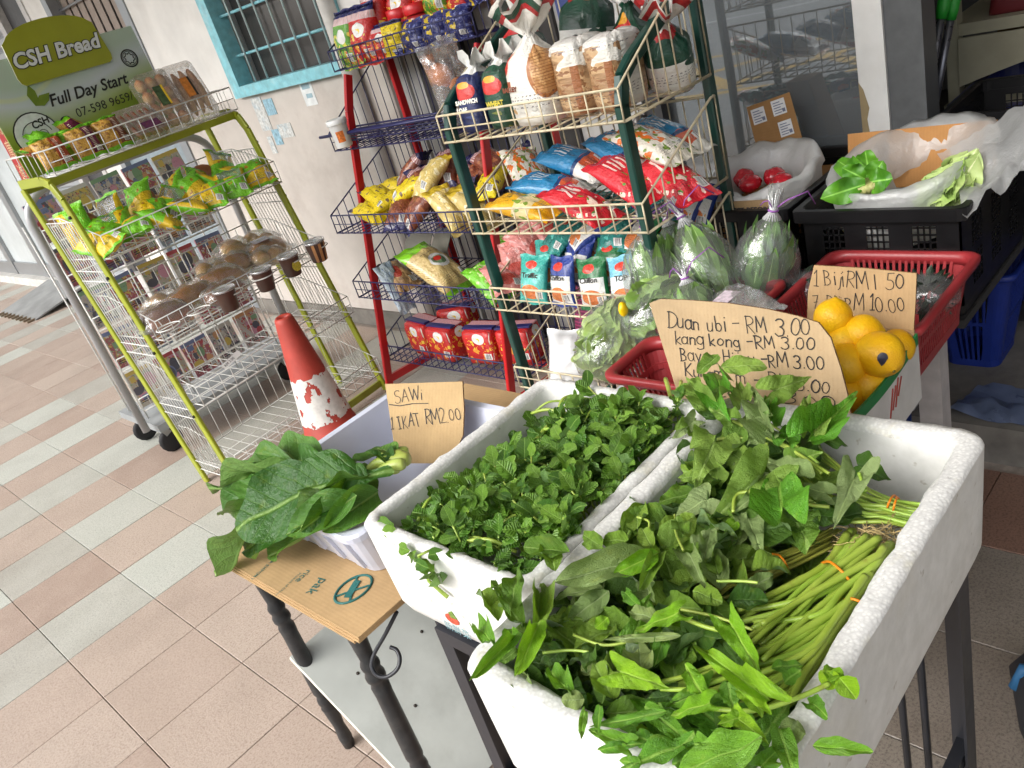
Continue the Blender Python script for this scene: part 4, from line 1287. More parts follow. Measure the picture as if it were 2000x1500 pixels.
def band_mat():
    t = NT('torn_band')
    n1 = t.noise(11, 5, 0.6)
    mk = t.math('GREATER_THAN', n1, 0.535)
    sp = t.n('ShaderNodeSeparateXYZ'); t.put(sp.inputs[0], t.coord())
    tr = t.n('ShaderNodeBsdfTransparent')
    k = t.mix(t.rng(t.noise(60, 3), 0.3, 0.7), lin(206, 204, 200), lin(228, 228, 226))
    bs = t.bsdf(k, 0.35, t.bump(t.noise(40, 3), 0.2, 0.002))
    m = t.n('ShaderNodeMixShader'); t.put(m.inputs[0], mk); t.put(m.inputs[1], bs); t.put(m.inputs[2], tr.outputs[0])
    return t.done(m.outputs[0])


q = MB()
zs = [0.19+0.21*i/60 for i in range(61)]
nn = 128
for i in range(60):
    for j in range(nn):
        zc, th = (zs[i]+zs[i+1])/2, 2*PI*(j+.5)/nn
        nv = noise.fractal(V((math.cos(th)*2.2+4, math.sin(th)*2.2, zc*16)), 1.0, 2.0, 4)
        edge = 0.012*noise.noise(V((math.cos(th)*3, math.sin(th)*3, 2)))
        if nv > 0.36 or zc > 0.385+edge*1.5 or zc < 0.20-edge: continue
        P = [(cr_(z)+0.0012, 2*PI*jj/nn, z) for z, jj in ((zs[i], j), (zs[i], j+1), (zs[i+1], j+1), (zs[i+1], j))]
        q.add([(r*math.cos(a), r*math.sin(a), z) for r, a, z in P], [(0, 1, 2, 3)])
q.build('torn_band', mat('band_white', (218, 216, 212), 0.4, 0.08, 50, 0.2, 60), cn, kind='stuff')

# interior things seen through the doorway
M_CREAM = mat('shelf_cream', (150, 146, 126), 0.5, 0.08, 10)
sf = empty('plastic_shelf', (3.05, 0.4, 0.1), 0, 'cream plastic shelf inside the dim shop', 'shelf')
o0 = V((3.05, 0.4, 0.1))
for z in (0.905, 0.655, 0.3):
    q = MB(); q.box(tuple(V((2.98, -1.0, z))-o0), tuple(V((3.4, 1.0, z+0.035))-o0)); q.build('shelf_board', M_CREAM, sf)
for y in (0.965, -0.95):
    q = MB(); q.bar(V((2.995, y, 0.1))-o0, V((2.995, y, 1.5))-o0, 0.035, 0.05, (0, 1, 0)); q.build('post', M_CREAM, sf)
q = MB()
T = frame_mat(V((2.975, 0.945, 0.9))-o0, (0, -1, 0), (0, 0, 1))
pts = [(0, 0), (1.0, 0), (1.0, -0.02)] + [(0.62*(1-i/10)**1.0, -0.02-0.13*(i/10)**1.6) for i in range(0, 11)]
q.prism(pts, 0, 0.012, T); q.build('arched_brace', M_CREAM, sf)
q = MB(); q.box(tuple(V((3.38, -1.0, 0.33))-o0), tuple(V((3.4, 0.95, 0.9))-o0)); q.build('back_panel', mat('tan_carton', (122, 98, 66), 0.8, 0.1, 6), sf)
for k, (y, w, c) in enumerate(((0.80, 0.16, (96, 30, 34)), (0.62, 0.15, (120, 52, 56)), (0.45, 0.14, (70, 28, 30)))):
    q = MB()
    q.loft([rrect(-0.09, 0.09, -w/2, w/2, 0.02, z, 3, 3) for z in (0, 0.01)] + [rrect(-0.08, 0.08, -w/2+0.01, w/2-0.01, 0.03, 0.10, 3, 3), rrect(-0.05, 0.05, -w/2+0.03, w/2-0.03, 0.03, 0.13, 3, 3)], smooth=True, cap0=True, cap1=True)
    o = q.build('dark_packet', print_mat('dark_pack%d' % k, c, [('n', 6, .55, (150, 110, 60), 0, 1, 0, 1)])); o.location = (3.12, y, 0.941)
    tag(o, '%s dark red packet on the cream shelf inside the shop' % ('left', 'middle', 'right')[k], 'packet', 'packets on the inside shelf')
for k, (p0, p1) in enumerate((((1795, 30), (1762, 270)), ((1835, 40), (1790, 270)), ((1853, 40), (1805, 275)))):
    a, c = atx(p0[0]+(p0[0]-p1[0])*.8, p0[1]-190, 2.62+.03*k), atx(p1[0], p1[1]+40, 2.5+.03*k)
    mp = empty('mop_stick', c, 0, '%s steel stick with green grip in the doorway' % ('left', 'middle', 'right')[k], 'stick', 'sticks with green grips')
    q = MB(); q.tube([V((0, 0, 0)), (a-c)*0.75], 0.011, 10); q.build('pole', mat('pole_steel', (110, 112, 120), 0.3, metal=0.7), mp)
    q = MB(); q.tube([(a-c)*0.62, (a-c)*0.66, (a-c)*1.0], [0.014, 0.017, 0.018], 12); q.build('grip', mat('grip_green', (40, 150, 50), 0.45), mp)
nb = empty('navy_bin', (2.94, 0.50, 0.105), 0, 'large navy plastic bin inside the doorway', 'bin')
q = MB(); R = lambda hx, hy, z: rrect(-hx, hx, -hy, hy, 0.07, z, 5, 3)
q.loft([R(0.20, 0.34, 0), R(0.24, 0.38, 0.60), R(0.27, 0.41, 0.60), R(0.27, 0.41, 0.65), R(0.24, 0.38, 0.65), R(0.22, 0.36, 0.3), R(0.18, 0.3, 0.3)], cap0=True, cap1=True, smooth=False)
nb.location = (2.94, 0.50, 0.105)
q.build('shell', mat('navy_plastic', (26, 34, 92), 0.4, 0.06), nb)
bb = slat_basket('navy_basket', 2.24, 2.54, 0.60, 0.86, 0.106, 0.42, mat('navy_basket', (26, 48, 130), 0.45, 0.06), 'navy slatted laundry basket standing on the doorstep', taper=0.06, pitch=0.022)
q = MB()
gp = [[V((2.02+0.17*i/10, 0.44+0.28*j/10 - 0.05*i/10, 0.108+0.03*abs(noise.noise(V((i*.4, j*.4, 3))))*2)) for i in range(11)] for j in range(11)]
q.loft(gp, closed=False, smooth=True)
tag(q.build('plastic_sheet', mat('sheet_blue', (96, 108, 136), 0.3, 0.15, 12, coat=0.3)), 'crumpled blue grey plastic sheet lying on the doorstep', 'plastic sheet')
sk = empty('dark_shoe', at(2040, 1385, 0.0), 0.4, 'dark shoe with blue top at the right edge of the floor', 'shoe')
q = MB(); q.loft([[V((x*s, y*s, z)) for x, y in [(-0.13, -0.035), (-0.05, -0.048), (0.08, -0.045), (0.13, 0), (0.08, 0.045), (-0.05, 0.048), (-0.13, 0.035)]] for z, s in ((0, 1), (0.02, 1.03), (0.03, 0.98), (0.06, 0.8), (0.075, 0.45))], smooth=True, cap0=True, cap1=True); q.build('body', mat('shoe_dark', (44, 44, 48), 0.6), sk)
q = MB(); q.tube([(0.02, -0.045, 0.03), (0.03, -0.03, 0.07), (0.03, 0.03, 0.07), (0.02, 0.045, 0.03)], 0.012, 8); q.build('strap', mat('strap_blue', (40, 96, 140), 0.6), sk)
# ------------------------------------------------------------------ packets, bread and snacks on the racks
def rackM(o): return Matrix.LocRotScale(o.location, o.rotation_euler, None)
MG, MBK, MWR = rackM(GR), rackM(BR), rackM(WR)
D2R = PI/180


def pose(M, loc, rot): return M @ Matrix.Translation(loc) @ Euler([a*D2R for a in rot], 'XYZ').to_matrix().to_4x4()


_pm = {}


def pouch_mesh(W, L, T, seed=0, crimp=0.09, sag=0.0, nu=16, nv=20, flat=0.35):
    key = (W, L, T, seed, crimp, sag)
    if key in _pm: return _pm[key]
    vs, uv = [], []
    for side in (1, -1):
        for j in range(nv+1):
            v = j/nv
            for i in range(nu+1):
                u = i/nu
                pu = max(0, 1-abs(2*u-1)**2.6)**0.6
                vv = min(1, max(0, (v-crimp)/(1-2*crimp)))
                pv = max(0, 1-abs(2*vv-1)**2.8)**0.6
                h = pu*pv
                wr = noise.noise(V((u*5+seed*3.1, v*6, side*2.0+seed)))*0.22 + noise.noise(V((u*13+seed, v*13, side+seed*1.7)))*0.10
                ed = math.exp(-(min(vv, 1-vv)/.16)**2)
                wr += ed*0.22*math.sin(u*23+seed*2+side) + 0.10*noise.noise(V((u*3+seed, v*22, 4+side)))*(1-ed)
                z = side*T/2*h*(1+wr) * (1 if side > 0 else 1-flat*0.5)
                if pv == 0: z = side*0.0006 + 0.003*math.sin(u*16+seed)*(1 if v < .5 else -1)
                x = (u-0.5)*W*(1-0.10*pv)
                y = (v-0.5)*L + 0.003*math.sin(u*9+seed)*(pv == 0)
                z += -sag*(2*v-1)**2 - sag*0.3*(2*u-1)**2
                vs.append((x, y, z)); uv.append((u if side > 0 else 1-u, v))
    n = (nu+1)*(nv+1)
    fs = []
    for s_ in (0, 1):
        for j in range(nv):
            for i in range(nu):
                a = s_*n + j*(nu+1)+i
                f = (a, a+1, a+nu+2, a+nu+1)
                fs.append(f if s_ == 0 else f[::-1])
    q = MB(); q.add(vs, fs, 0, uv, True)
    bd = [(j*(nu+1), (j+1)*(nu+1)) for j in range(nv)]
    me = q.mesh('packet', [])
    bm = bmesh.new(); bm.from_mesh(me); bmesh.ops.remove_doubles(bm, verts=bm.verts, dist=0.0003); bm.to_mesh(me); bm.free()
    _pm[key] = me
    return me


def pouch_z(u, v, T, seed, crimp):
    pu = max(0, 1-abs(2*u-1)**2.6)**0.6
    vv = min(1, max(0, (v-crimp)/(1-2*crimp)))
    pv = max(0, 1-abs(2*vv-1)**2.8)**0.6
    ed = math.exp(-(min(vv, 1-vv)/.16)**2)
    wr = noise.noise(V((u*5+seed*3.1, v*6, 2.0+seed)))*0.22 + noise.noise(V((u*13+seed, v*13, 1+seed*1.7)))*0.10 + ed*0.22*math.sin(u*23+seed*2+1) + 0.10*noise.noise(V((u*3+seed, v*22, 5)))*(1-ed)
    return T/2*pu*pv*(1+wr)


def packet(name, M, loc, rot, W, L, T, m, label, cat='packet', group=None, seed=0, crimp=0.07, sag=0.0, words=()):
    me = pouch_mesh(W, L, T, seed, crimp, sag).copy()
    me.materials.clear(); me.materials.append(m)
    o = obj(name, me, None, label=label, cat=cat, group=group)
    o.matrix_world = pose(M, loc, rot)
    for wd, sz, y, mm in words:
        text('lettering', wd, sz, mm, Matrix.Identity(4), o, center=True, offset=0.0006, warp=lambda c: V((c.x, c.y+y, pouch_z(min(.95, max(.05, c.x/W+.5)), (c.y+y)/L+.5, T, seed, crimp)+0.0016)))
    return o


def blob(rx, ry, rz, seed=0, amp=0.12, fr=2.2, n=14, k=10, flat=0.0):
    q = MB(); vs = []
    for j in range(k+1):
        ph = PI*j/k - PI/2
        for i in range(n):
            th = 2*PI*i/n
            d = V((math.cos(ph)*math.cos(th), math.cos(ph)*math.sin(th), math.sin(ph)))
            a = 1 + amp*noise.noise(d*fr + V((seed*7.3, seed*1.7, seed)))
            z = d.z*rz*a
            if flat and z < 0: z *= (1-flat)
            vs.append((d.x*rx*a, d.y*ry*a, z))
    fs = [(j*n+i, j*n+(i+1) % n, (j+1)*n+(i+1) % n, (j+1)*n+i) for j in range(k) for i in range(n)]
    q.add(vs, fs, 0, None, True)
    return q


def bread_mat(name, top, side):
    if name in _mc: return _mc[name]
    t = NT(name)
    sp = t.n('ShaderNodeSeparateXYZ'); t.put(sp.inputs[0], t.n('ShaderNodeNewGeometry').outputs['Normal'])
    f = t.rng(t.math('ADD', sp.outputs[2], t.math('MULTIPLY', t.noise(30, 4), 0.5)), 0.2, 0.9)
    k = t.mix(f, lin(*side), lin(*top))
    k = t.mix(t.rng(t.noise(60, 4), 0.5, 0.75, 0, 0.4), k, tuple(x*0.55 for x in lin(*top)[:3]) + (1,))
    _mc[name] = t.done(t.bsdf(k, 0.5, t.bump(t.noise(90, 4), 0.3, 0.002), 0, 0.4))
    return _mc[name]


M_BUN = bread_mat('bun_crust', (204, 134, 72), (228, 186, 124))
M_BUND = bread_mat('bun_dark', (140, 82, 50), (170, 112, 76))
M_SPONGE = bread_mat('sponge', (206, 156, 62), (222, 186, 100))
M_FILM = film_mat('clear_film', 0.07, 0.06, 0.16, 34, 1.0)
M_FILMW = film_mat('cloudy_film', 0.12, 0.12, 0.12, 30, 0.7)
GY, LI, RD, WH, NV_ = (226, 190, 24), (120, 196, 36), (186, 34, 40), (226, 226, 222), (36, 40, 98)
P_BUN = [print_mat('bun_pack%d' % i, GY, [('d', s_[0], s_[1], s_[2], LI), ('n', 5, 0.60, (170, 120, 30), 0.1, 0.9, 0.3, 0.7), ('s', 'v', 30, 0.3, (70, 120, 30), 0.3, 0.6, 0.15, 0.28), ('r', 0, 1, 0, 0.07, LI), ('r', 0, 1, 0.93, 1, LI)], 0.25, 0.5, film=w) for i, (s_, w) in enumerate((((1, 0.6, 0.85), None), ((1, -0.6, 0.35), [(0.08, 0.55, 0.45, 0.93)]), ((-0.3, 1, 0.32), None), ((0.2, -1, -0.42), [(0.1, 0.9, 0.55, 0.93)])))]
P_CAKE = [print_mat('cake_pack%d' % i, (196, 150, 58), [('r', 0.55, 1, 0.1, 0.9, c), ('s', 'v', 22, 0.4, (232, 214, 190), 0.64, 0.76, 0.2, 0.85), ('n', 7, 0.56, (150, 104, 40), 0, 0.55, 0.1, 0.9), ('r', 0, 1, 0, 0.09, LI), ('r', 0, 1, 0.91, 1, LI)], 0.2, 0.5) for i, c in enumerate(((172, 74, 42), (104, 24, 66), (126, 74, 50)))]

# green rack, top basket: wrapped cakes on the left
z0 = G_SH['top'][0] + 0.004; y0 = G_SH['top'][1]
M_LIMEP = mat('lime_film', (112, 176, 40), 0.3, 0.12, 60, 0.3, 90, coat=0.2)
cakes = [(0.07, 0.03, 0, 'orange-red labelled wrapped yellow cake at left front of the top basket'), (0.19, 0.03, 1, 'purple labelled wrapped yellow cake second from left in top basket'), (0.30, 0.035, 2, 'brown marbled wrapped cake third from left in top basket')]
for k, (x, y, c, lb) in enumerate(cakes):
    o = packet('cake_pack', MG, (x, y0+y+0.05, z0+0.062), (68, 0, -3+3*k), 0.115, 0.125, 0.06, P_CAKE[c], lb, 'cake', 'wrapped cakes in the top basket', k, 0.05)
for k, (x, y, z, c) in enumerate(((0.06, 0.15, 0.075, 0), (0.17, 0.14, 0.085, 1), (0.29, 0.15, 0.08, 2), (0.14, 0.24, 0.10, 0), (0.26, 0.25, 0.105, 1))):
    packet('cake_pack', MG, (x, y0+y, z0+z), (20+6*k, 4*k-8, 90+5*k), 0.10, 0.14, 0.045, P_BUN[2] if k % 2 else P_CAKE[c], '%s crimped cake pack from the left lying at back of top basket' % ORD[k], 'cake', 'wrapped cakes in the top basket', 10+k, 0.08)
# swiss roll tray
sw = empty('roll_tray', (0, 0, 0), 0, 'clear tray of ring shaped swiss roll slices in the top basket', 'bread tray')
sw.matrix_world = pose(MG, (0.425, y0+0.10, z0+0.045), (42, 0, 0))
for r_i in range(2):
    for k in range(5):
        q = MB(); q.lathe([(0.012, 0), (0.026, 0.001), (0.029, 0.008), (0.026, 0.016), (0.012, 0.017)], 14)
        o = q.build('roll_slice', M_BUND, sw); o.location = (-0.05+0.026*k, -0.035+0.07*r_i, 0.012); o.rotation_euler = (0.0, 0.9, 0); o.scale = (1.0, 1.15, 1)
q = MB(); q.loft([rrect(-0.075, 0.075, -0.075, 0.075, 0.012, z, 3, 3) for z in (-0.012, 0.04)], cap0=True, cap1=True); q.build('lid', M_FILM, sw)
q = MB(); q.box((-0.02, -0.06, 0.0412), (0.05, -0.02, 0.0418)); q.build('label', mat('label_plum', (88, 34, 72), 0.4, 0.3, 120), sw)
# two trays of buns leaning upright
for k, (x, lb) in enumerate(((0.565, 'clear tray of round buns with yellow label in the top basket'), (0.685, 'clear tray of long buns with orange label at right of top basket'))):
    t_ = empty('bun_tray', (0, 0, 0), 0, lb, 'bread tray')
    t_.matrix_world = pose(MG, (x, y0+0.13, z0+0.105), (66, 0, -6))
    if k == 0:
        for i in range(3):
            for j in range(4):
                o = blob(0.021, 0.027, 0.022, i*4+j, 0.1).build('bun', M_BUN, t_); o.location = (-0.042+0.042*i, -0.08+0.053*j, 0.0)
    else:
        for i in range(4):
            o = blob(0.017, 0.095, 0.024, i+20, 0.12, 3.0).build('bun', M_BUN, t_); o.location = (-0.05+0.033*i, 0, 0.0)
    q = MB(); q.loft([rrect(-0.072, 0.072, -0.118, 0.118, 0.015, z, 3, 6) for z in (-0.028, 0.0)] + [rrect(-0.066, 0.066, -0.112, 0.112, 0.02, 0.032, 3, 6)], cap0=True, cap1=True, smooth=False); q.build('film_lid', M_FILM, t_)
    q = MB(); q.box((-0.02, -0.03, 0.033), (0.02, 0.05, 0.0336), 0); q.box((0.012, -0.03, 0.0337), (0.02, 0.05, 0.0341), 1)
    q.build('label', [mat('label_green', (70, 92, 60), 0.35, 0.4, 60), mat('label_yellow', (222, 186, 40), 0.4)] if k == 0 else [mat('label_orange', (198, 122, 50), 0.4, 0.2, 60), M_INK], t_)
# second shelf: heap of yellow and lime bun packs
z0 = G_SH['buns'][0] + 0.004; y0 = G_SH['buns'][1]
rr = random.Random(4)
k = 0
SPOT = ['far left', 'left', 'left of centre', 'centre', 'right of centre', 'right', 'far right']
for row, (n, yy, zz, rx) in enumerate(((7, 0.06, 0.03, 18), (7, 0.15, 0.055, 35), (6, 0.24, 0.085, 55))):
    for j in range(n):
        x = 0.06 + (GW-0.15)*j/(n-1) + rr.uniform(-.015, .015)
        packet('bun_pack', MG, (x, y0+yy+rr.uniform(-.015, .015), z0+zz+rr.uniform(0, .03)), (rx+rr.uniform(-18, 22), rr.uniform(-30, 30), rr.uniform(-70, 70)), 0.125, 0.165, 0.065, P_BUN[(k*3+row) % 4],
               'yellow and lime bun pack, %s of the %s row, second shelf' % (SPOT[j], ('front', 'middle', 'back')[row]), 'bun pack', 'yellow and lime bun packs on the second shelf', k, 0.06)
        if row == 2 and j % 2 == 0:
            o = blob(0.035, 0.045, 0.03, k+50, 0.15).build('wrapped_bun', M_BUND); o.matrix_world = pose(MG, (x+0.04, y0+yy+0.02, z0+zz+0.03), (20, 10, 30))
            tag(o, 'dark bun showing behind the yellow packs, %s of the second shelf' % SPOT[j], 'bun', 'dark buns on the second shelf')
        k += 1
# bread shelf
z0 = G_SH['bread'][0] + 0.004; y0 = G_SH['bread'][1]
LB = [('film wrapped dark loaf at far left of the bread shelf', 0.10, 0.10, M_BUND, (0.075, 0.05, 0.04), 0), ('film wrapped ribbed golden loaf on the bread shelf', 0.25, 0.17, M_BUN, (0.09, 0.04, 0.04), 10), ('film wrapped brown loaf in the middle of bread shelf', 0.41, 0.20, M_BUN, (0.085, 0.05, 0.04), -8),
      ('film wrapped golden loaf right of centre on the bread shelf', 0.53, 0.26, M_BUN, (0.075, 0.05, 0.045), 6), ('film wrapped loaf with label at right end of bread shelf', 0.68, 0.24, M_BUN, (0.075, 0.055, 0.045), -12), ('film wrapped dark roll behind the cups on bread shelf', 0.34, 0.07, M_BUND, (0.07, 0.04, 0.03), 4)]
for k, (lb, x, y, m, (a, b_, c), rz) in enumerate(LB):
    bo = empty('wrapped_loaf', (0, 0, 0), 0, lb, 'bread', 'film wrapped loaves on the bread shelf')
    a, b_, c = a*1.25, b_*1.2, c*1.25
    bo.matrix_world = pose(MG, (x, y0+y, z0+c*0.85), (8, 0, rz))
    blob(a, b_, c, k+70, 0.10, 3.0, 18, 10, 0.25).build('loaf', m, bo)
    f = obj('film', pouch_mesh(2.15*b_+0.02, 2.6*a, 2.3*c, 30+k, 0.10).copy(), bo); f.data.materials.append(M_FILMW if k == 0 else M_FILM)
    f.rotation_euler = (0, 0, PI/2)
    if k == 4:
        q = MB(); q.box((-0.04, -0.03, c*1.17), (0.03, 0.02, c*1.18)); q.build('label', mat('label_pale', (206, 200, 214), 0.4, 0.2, 60), bo)
for k, (x, y, zz, rz, w_) in enumerate(((0.20, 0.26, 0.05, 20, .10), (0.60, 0.33, 0.10, -20, .11), (0.72, 0.32, 0.09, 30, .10), (0.46, 0.30, 0.075, 70, .10), (0.64, 0.16, 0.05, 80, .09))):
    bo = empty('wrapped_roll', (0, 0, 0), 0, '%s wrapped pale roll from the left heaped on the bread shelf' % ORD[(0, 2, 4, 1, 3)[k]], 'bread', 'film wrapped loaves on the bread shelf')
    bo.matrix_world = pose(MG, (x, y0+y, z0+zz), (10, 0, rz))
    for i in range(2):
        o = blob(w_*.45, .036, .034, k*2+i+140, .12, 3.0).build('roll', bread_mat('roll_pale', (214, 160, 92), (234, 204, 150)), bo); o.location = (0, -.034+.068*i, 0)
    f = obj('film', pouch_mesh(0.17, w_*1.7, 0.09, 60+k, 0.10).copy(), bo); f.data.materials.append(M_FILM); f.rotation_euler = (0, 0, PI/2)
# cups in the rings
M_CUPB = mat('cup_brown', (74, 46, 36), 0.35, 0.08, 30, coat=0.1)
CUPN = ['leftmost', 'second', 'third', 'fourth']
for k, (x, op) in enumerate(((CUPX[1]-0.03, 0), (CUPX[2], 0), (CUPX[3]-0.01, 1), (CUPX[4]-0.01, 2))):
    c = empty('dessert_cup', (0, 0, 0), 0, ('brown dessert cup with clear lid leftmost in the rings', 'plain brown dessert cup between leftmost cup and yellow stickered cup', 'brown dessert cup with round yellow sticker', 'brown and clear striped dessert cup at right')[k], 'cup', 'dessert cups in the ring holders')
    c.matrix_world = pose(MG, (x, cy_, cz_-0.055), (4, 0, 0))
    q = MB(); q.lathe([(0.030, 0), (0.0315, 0.002), (0.0405, 0.078), (0.041, 0.08)], 28); q.build('body', M_CUPB, c)
    q = MB(); q.lathe([(0.0425, 0.079), (0.0445, 0.081), (0.0445, 0.088), (0.040, 0.089), (0.037, 0.085)], 28, cap=True); q.build('lid', film_mat('lid_film', 0.25, 0.15, 0.18, 20, 0.1), c)
    if k == 2:
        q = MB(); q.prism(disc(0, 0, 0.021, 0.021), 0, 0.0006, frame_mat((0.0, -0.0385, 0.042), (1, 0, 0), (0, 0.11, 1))); q.build('sticker', mat('sticker_yellow', (208, 190, 70), 0.4, 0.25, 150), c)
    if k == 3:
        for a in (-0.9, -0.2, 0.5):
            q = MB(); q.bar((0.0322*math.sin(a), -0.0322*math.cos(a), 0.003), (0.0415*math.sin(a), -0.0415*math.cos(a), 0.078), 0.012, 0.0012, (math.cos(a), math.sin(a), 0)); q.build('stripe', mat('cup_tan', (186, 132, 84), 0.4), c)
# price strip and string on the low shelves
for k, (x, y, z, rz, lb) in enumerate(((0.20, 0.02, G_SH['low'][0]+0.09, -14, 'white paper price strip on the low shelf front left'), (0.40, 0.2, G_SH['low'][0]+0.10, 60, 'white paper strip hanging inside the low shelf'), (0.50, 0.05, G_SH['low'][0]+0.10, 75, 'narrow white price strip hanging by the cone'))):
    q = MB(); q.box((-0.045, -0.0008, -0.011), (0.045, 0.0, 0.011)); o = q.build('price_strip', mat('paper_strip', (214, 214, 212), 0.6, 0.05))
    o.matrix_world = pose(MG, (x, G_SH['low'][1]+y, z), (-35, rz, 0)); tag(o, lb, 'price strip', 'paper price strips')
    if k == 0: text('lettering', 'RM 3.00', 0.015, M_INK, frame_mat((-0.038, -0.0012, -0.005), (1, 0, 0), (0, 0, 1)), o)

# ---------------- navy rack
STR = ('s', 'u', 26, 0.5, (214, 170, 170), 0, 1, 0.74, 0.86)
P_NG = print_mat('noodle_green', (96, 160, 50), [('n', 5, .52, (206, 200, 70), 0, 1, 0, .6), ('e', .6, .55, .2, .12, WH), ('r', 0, 1, .74, .86, (206, 196, 196)), STR, ('r', 0, 1, .86, 1, NV_), ('n', 8, .58, (216, 120, 60), 0, 1, .0, .3)], 0.22, 0.5)
P_NR = print_mat('noodle_red', (196, 36, 34), [('n', 5, .56, (226, 150, 50), 0, 1, 0, .45), ('e', .6, .58, .2, .12, WH), ('n', 9, .6, (226, 196, 60), 0, 1, .3, .6), ('r', 0, 1, .74, .86, (206, 190, 190)), STR, ('r', 0, 1, .86, 1, NV_)], 0.22, 0.5)
P_NB = print_mat('navy_yellow', (40, 46, 110), [('n', 4, .55, (214, 186, 50), 0, .6, 0, 1), ('n', 9, .6, (120, 130, 190), .4, 1, 0, 1)], 0.25, 0.5)
P_YB = print_mat('yellow_bread', (232, 206, 28), [('n', 9, .62, (120, 96, 60), 0, 1, .1, .9), ('r', 0, 1, .88, 1, (60, 54, 90))], 0.25, 0.6)
P_BN = print_mat('brown_navy', (128, 66, 46), [('n', 5, .56, (160, 96, 60), 0, 1, 0, .8), ('r', 0, 1, .72, .84, (206, 180, 176)), ('s', 'u', 22, .5, (150, 90, 96), 0, 1, .72, .84), ('r', 0, 1, .84, 1, (38, 36, 84)), ('r', 0, 1, 0, .12, (38, 36, 84))], 0.2, 0.6, coat=0.5)
P_CR = print_mat('cream_pack', (220, 196, 120), [('n', 5, .56, (236, 224, 180), 0, 1, 0, 1), ('r', 0, 1, .85, 1, (210, 180, 50))], 0.25, 0.5)
z, y0, D, hf, hb = B_SH[0]
row = [('noodle_pack', P_NG, 0.02, 0.09, 'green noodle multipack at left end of top navy shelf'), ('noodle_pack', P_NG, 0.02, 0.16, 'green noodle multipack behind the first on top navy shelf'), ('noodle_pack', P_NR, 0.14, 0.08, 'red noodle multipack second from left on top navy shelf'), ('noodle_pack', P_NR, 0.15, 0.15, 'red noodle multipack behind the jars at left on top navy shelf'), ('noodle_pack', P_NR, 0.27, 0.19, 'tall red noodle pack behind the red lidded jars')]
for k, (nm_, m, x, y, lb) in enumerate(row):
    packet(nm_, MBK, (x, y0+y-0.02, z+0.095+0.05*(k > 2)), (80, 0, 4*(k % 3)-4), 0.155, 0.22, 0.10, m, lb, 'noodles', 'noodle packs on the top navy shelf', k+3, 0.05)
for k in range(4):
    packet('navy_pack', MBK, (0.29+0.12*k, y0+0.06, z+0.05), (74, 0, 6*k-8), 0.13, 0.11, 0.06, P_NB, '%s navy and yellow pack from the left at front of top navy shelf' % ORD[k], 'packet', 'navy packs on the top shelf', k+11, 0.06)
for k in range(2):
    j = empty('jar', (0, 0, 0), 0, '%s jar with red screw lid on the top navy shelf' % ('left', 'right')[k], 'jar', 'red lidded jars')
    j.matrix_world = pose(MBK, (0.27+0.10*k, y0+0.14, z+0.004), (0, 0, 0))
    q = MB(); q.lathe([(0.042, 0), (0.044, 0.004), (0.044, 0.10), (0.036, 0.11)], 24); q.build('body', mat('jar_red', (170, 40, 44), 0.3, 0.1, 20, coat=0.3), j)
    q = MB(); q.lathe([(0.045, 0.112), (0.046, 0.114), (0.046, 0.145), (0.042, 0.149), (0.036, 0.147)], 24); q.build('lid', mat('lid_red', (206, 34, 40), 0.35, 0.05, coat=0.2), j)
for k in range(5):
    packet('brown_pack', MBK, (0.44+0.10*k, y0+0.20+0.02*(k % 2), z+0.10+0.035*(k % 3)), (60+8*k, 10-5*k, 20*k-40), 0.12, 0.17, 0.07, (P_BN, P_NB)[k == 2], '%s bread pack from the left at back of top navy shelf' % ORD[k], 'bread pack', 'bread packs on the top navy shelf', k+17)
for k in range(7):
    packet('noodle_pack', MBK, (0.03+0.085*k, y0+0.20-0.02*(k % 2), z+0.14+0.02*(k % 3)), (70+5*(k % 4), 6*(k % 3)-6, 10*(k % 3)-10), 0.13, 0.19, 0.07, (P_NR, P_NR, P_NG)[k % 3], '%s noodle pack from the left in the raised back row of top navy shelf' % ORD[k], 'noodles', 'noodle packs on the top navy shelf', k+400, 0.05)
for k in range(4):
    packet('noodle_pack', MBK, (0.10+0.07*k, y0+0.05, z+0.06), (66+6*k, 0, 8*k-12), 0.11, 0.12, 0.055, (P_NG, P_NR, P_NR, P_YB)[k], '%s small pack from the left along the front rail of top navy shelf' % ORD[k], 'noodles', 'noodle packs on the top navy shelf', k+420, 0.05)
# white cup with orange print
wc = empty('paper_cup', (0, 0, 0), 0, 'white tub with orange print hung at front of the second navy shelf', 'cup')
wc.matrix_world = pose(MBK, (0.075, 0.175, 1.055), (0, 0, 0))
q = MB(); q.lathe([(0.030, 0), (0.032, 0.003), (0.036, 0.085), (0.038, 0.088)], 24); q.build('body', mat('cup_white', (220, 222, 222), 0.4, 0.03), wc)
q = MB(); q.lathe([(0.0395, 0.087), (0.041, 0.090), (0.041, 0.104), (0.037, 0.108), (0.03, 0.106)], 24); q.build('lid', mat('cup_white', (220, 222, 222), 0.4, 0.03), wc)
q = MB()
for i in range(9):
    a0, a1 = -1.3+0.29*i, -1.3+0.29*(i+1)
    if i in (3, 4, 5): continue
    f = lambda a, z: (0.0322+0.004*z/0.085+0.0006)*1
    q.add([(f(a0, .02)*math.sin(a0), -f(a0, .02)*math.cos(a0), .022), (f(a1, .02)*math.sin(a1), -f(a1, .02)*math.cos(a1), .022), (f(a1, .065)*math.sin(a1), -f(a1, .065)*math.cos(a1), .064), (f(a0, .065)*math.sin(a0), -f(a0, .065)*math.cos(a0), .064)], [(0, 1, 2, 3)])
q.build('orange_print', mat('print_orange', (214, 118, 50), 0.4, 0.3, 100), wc, kind='stuff')
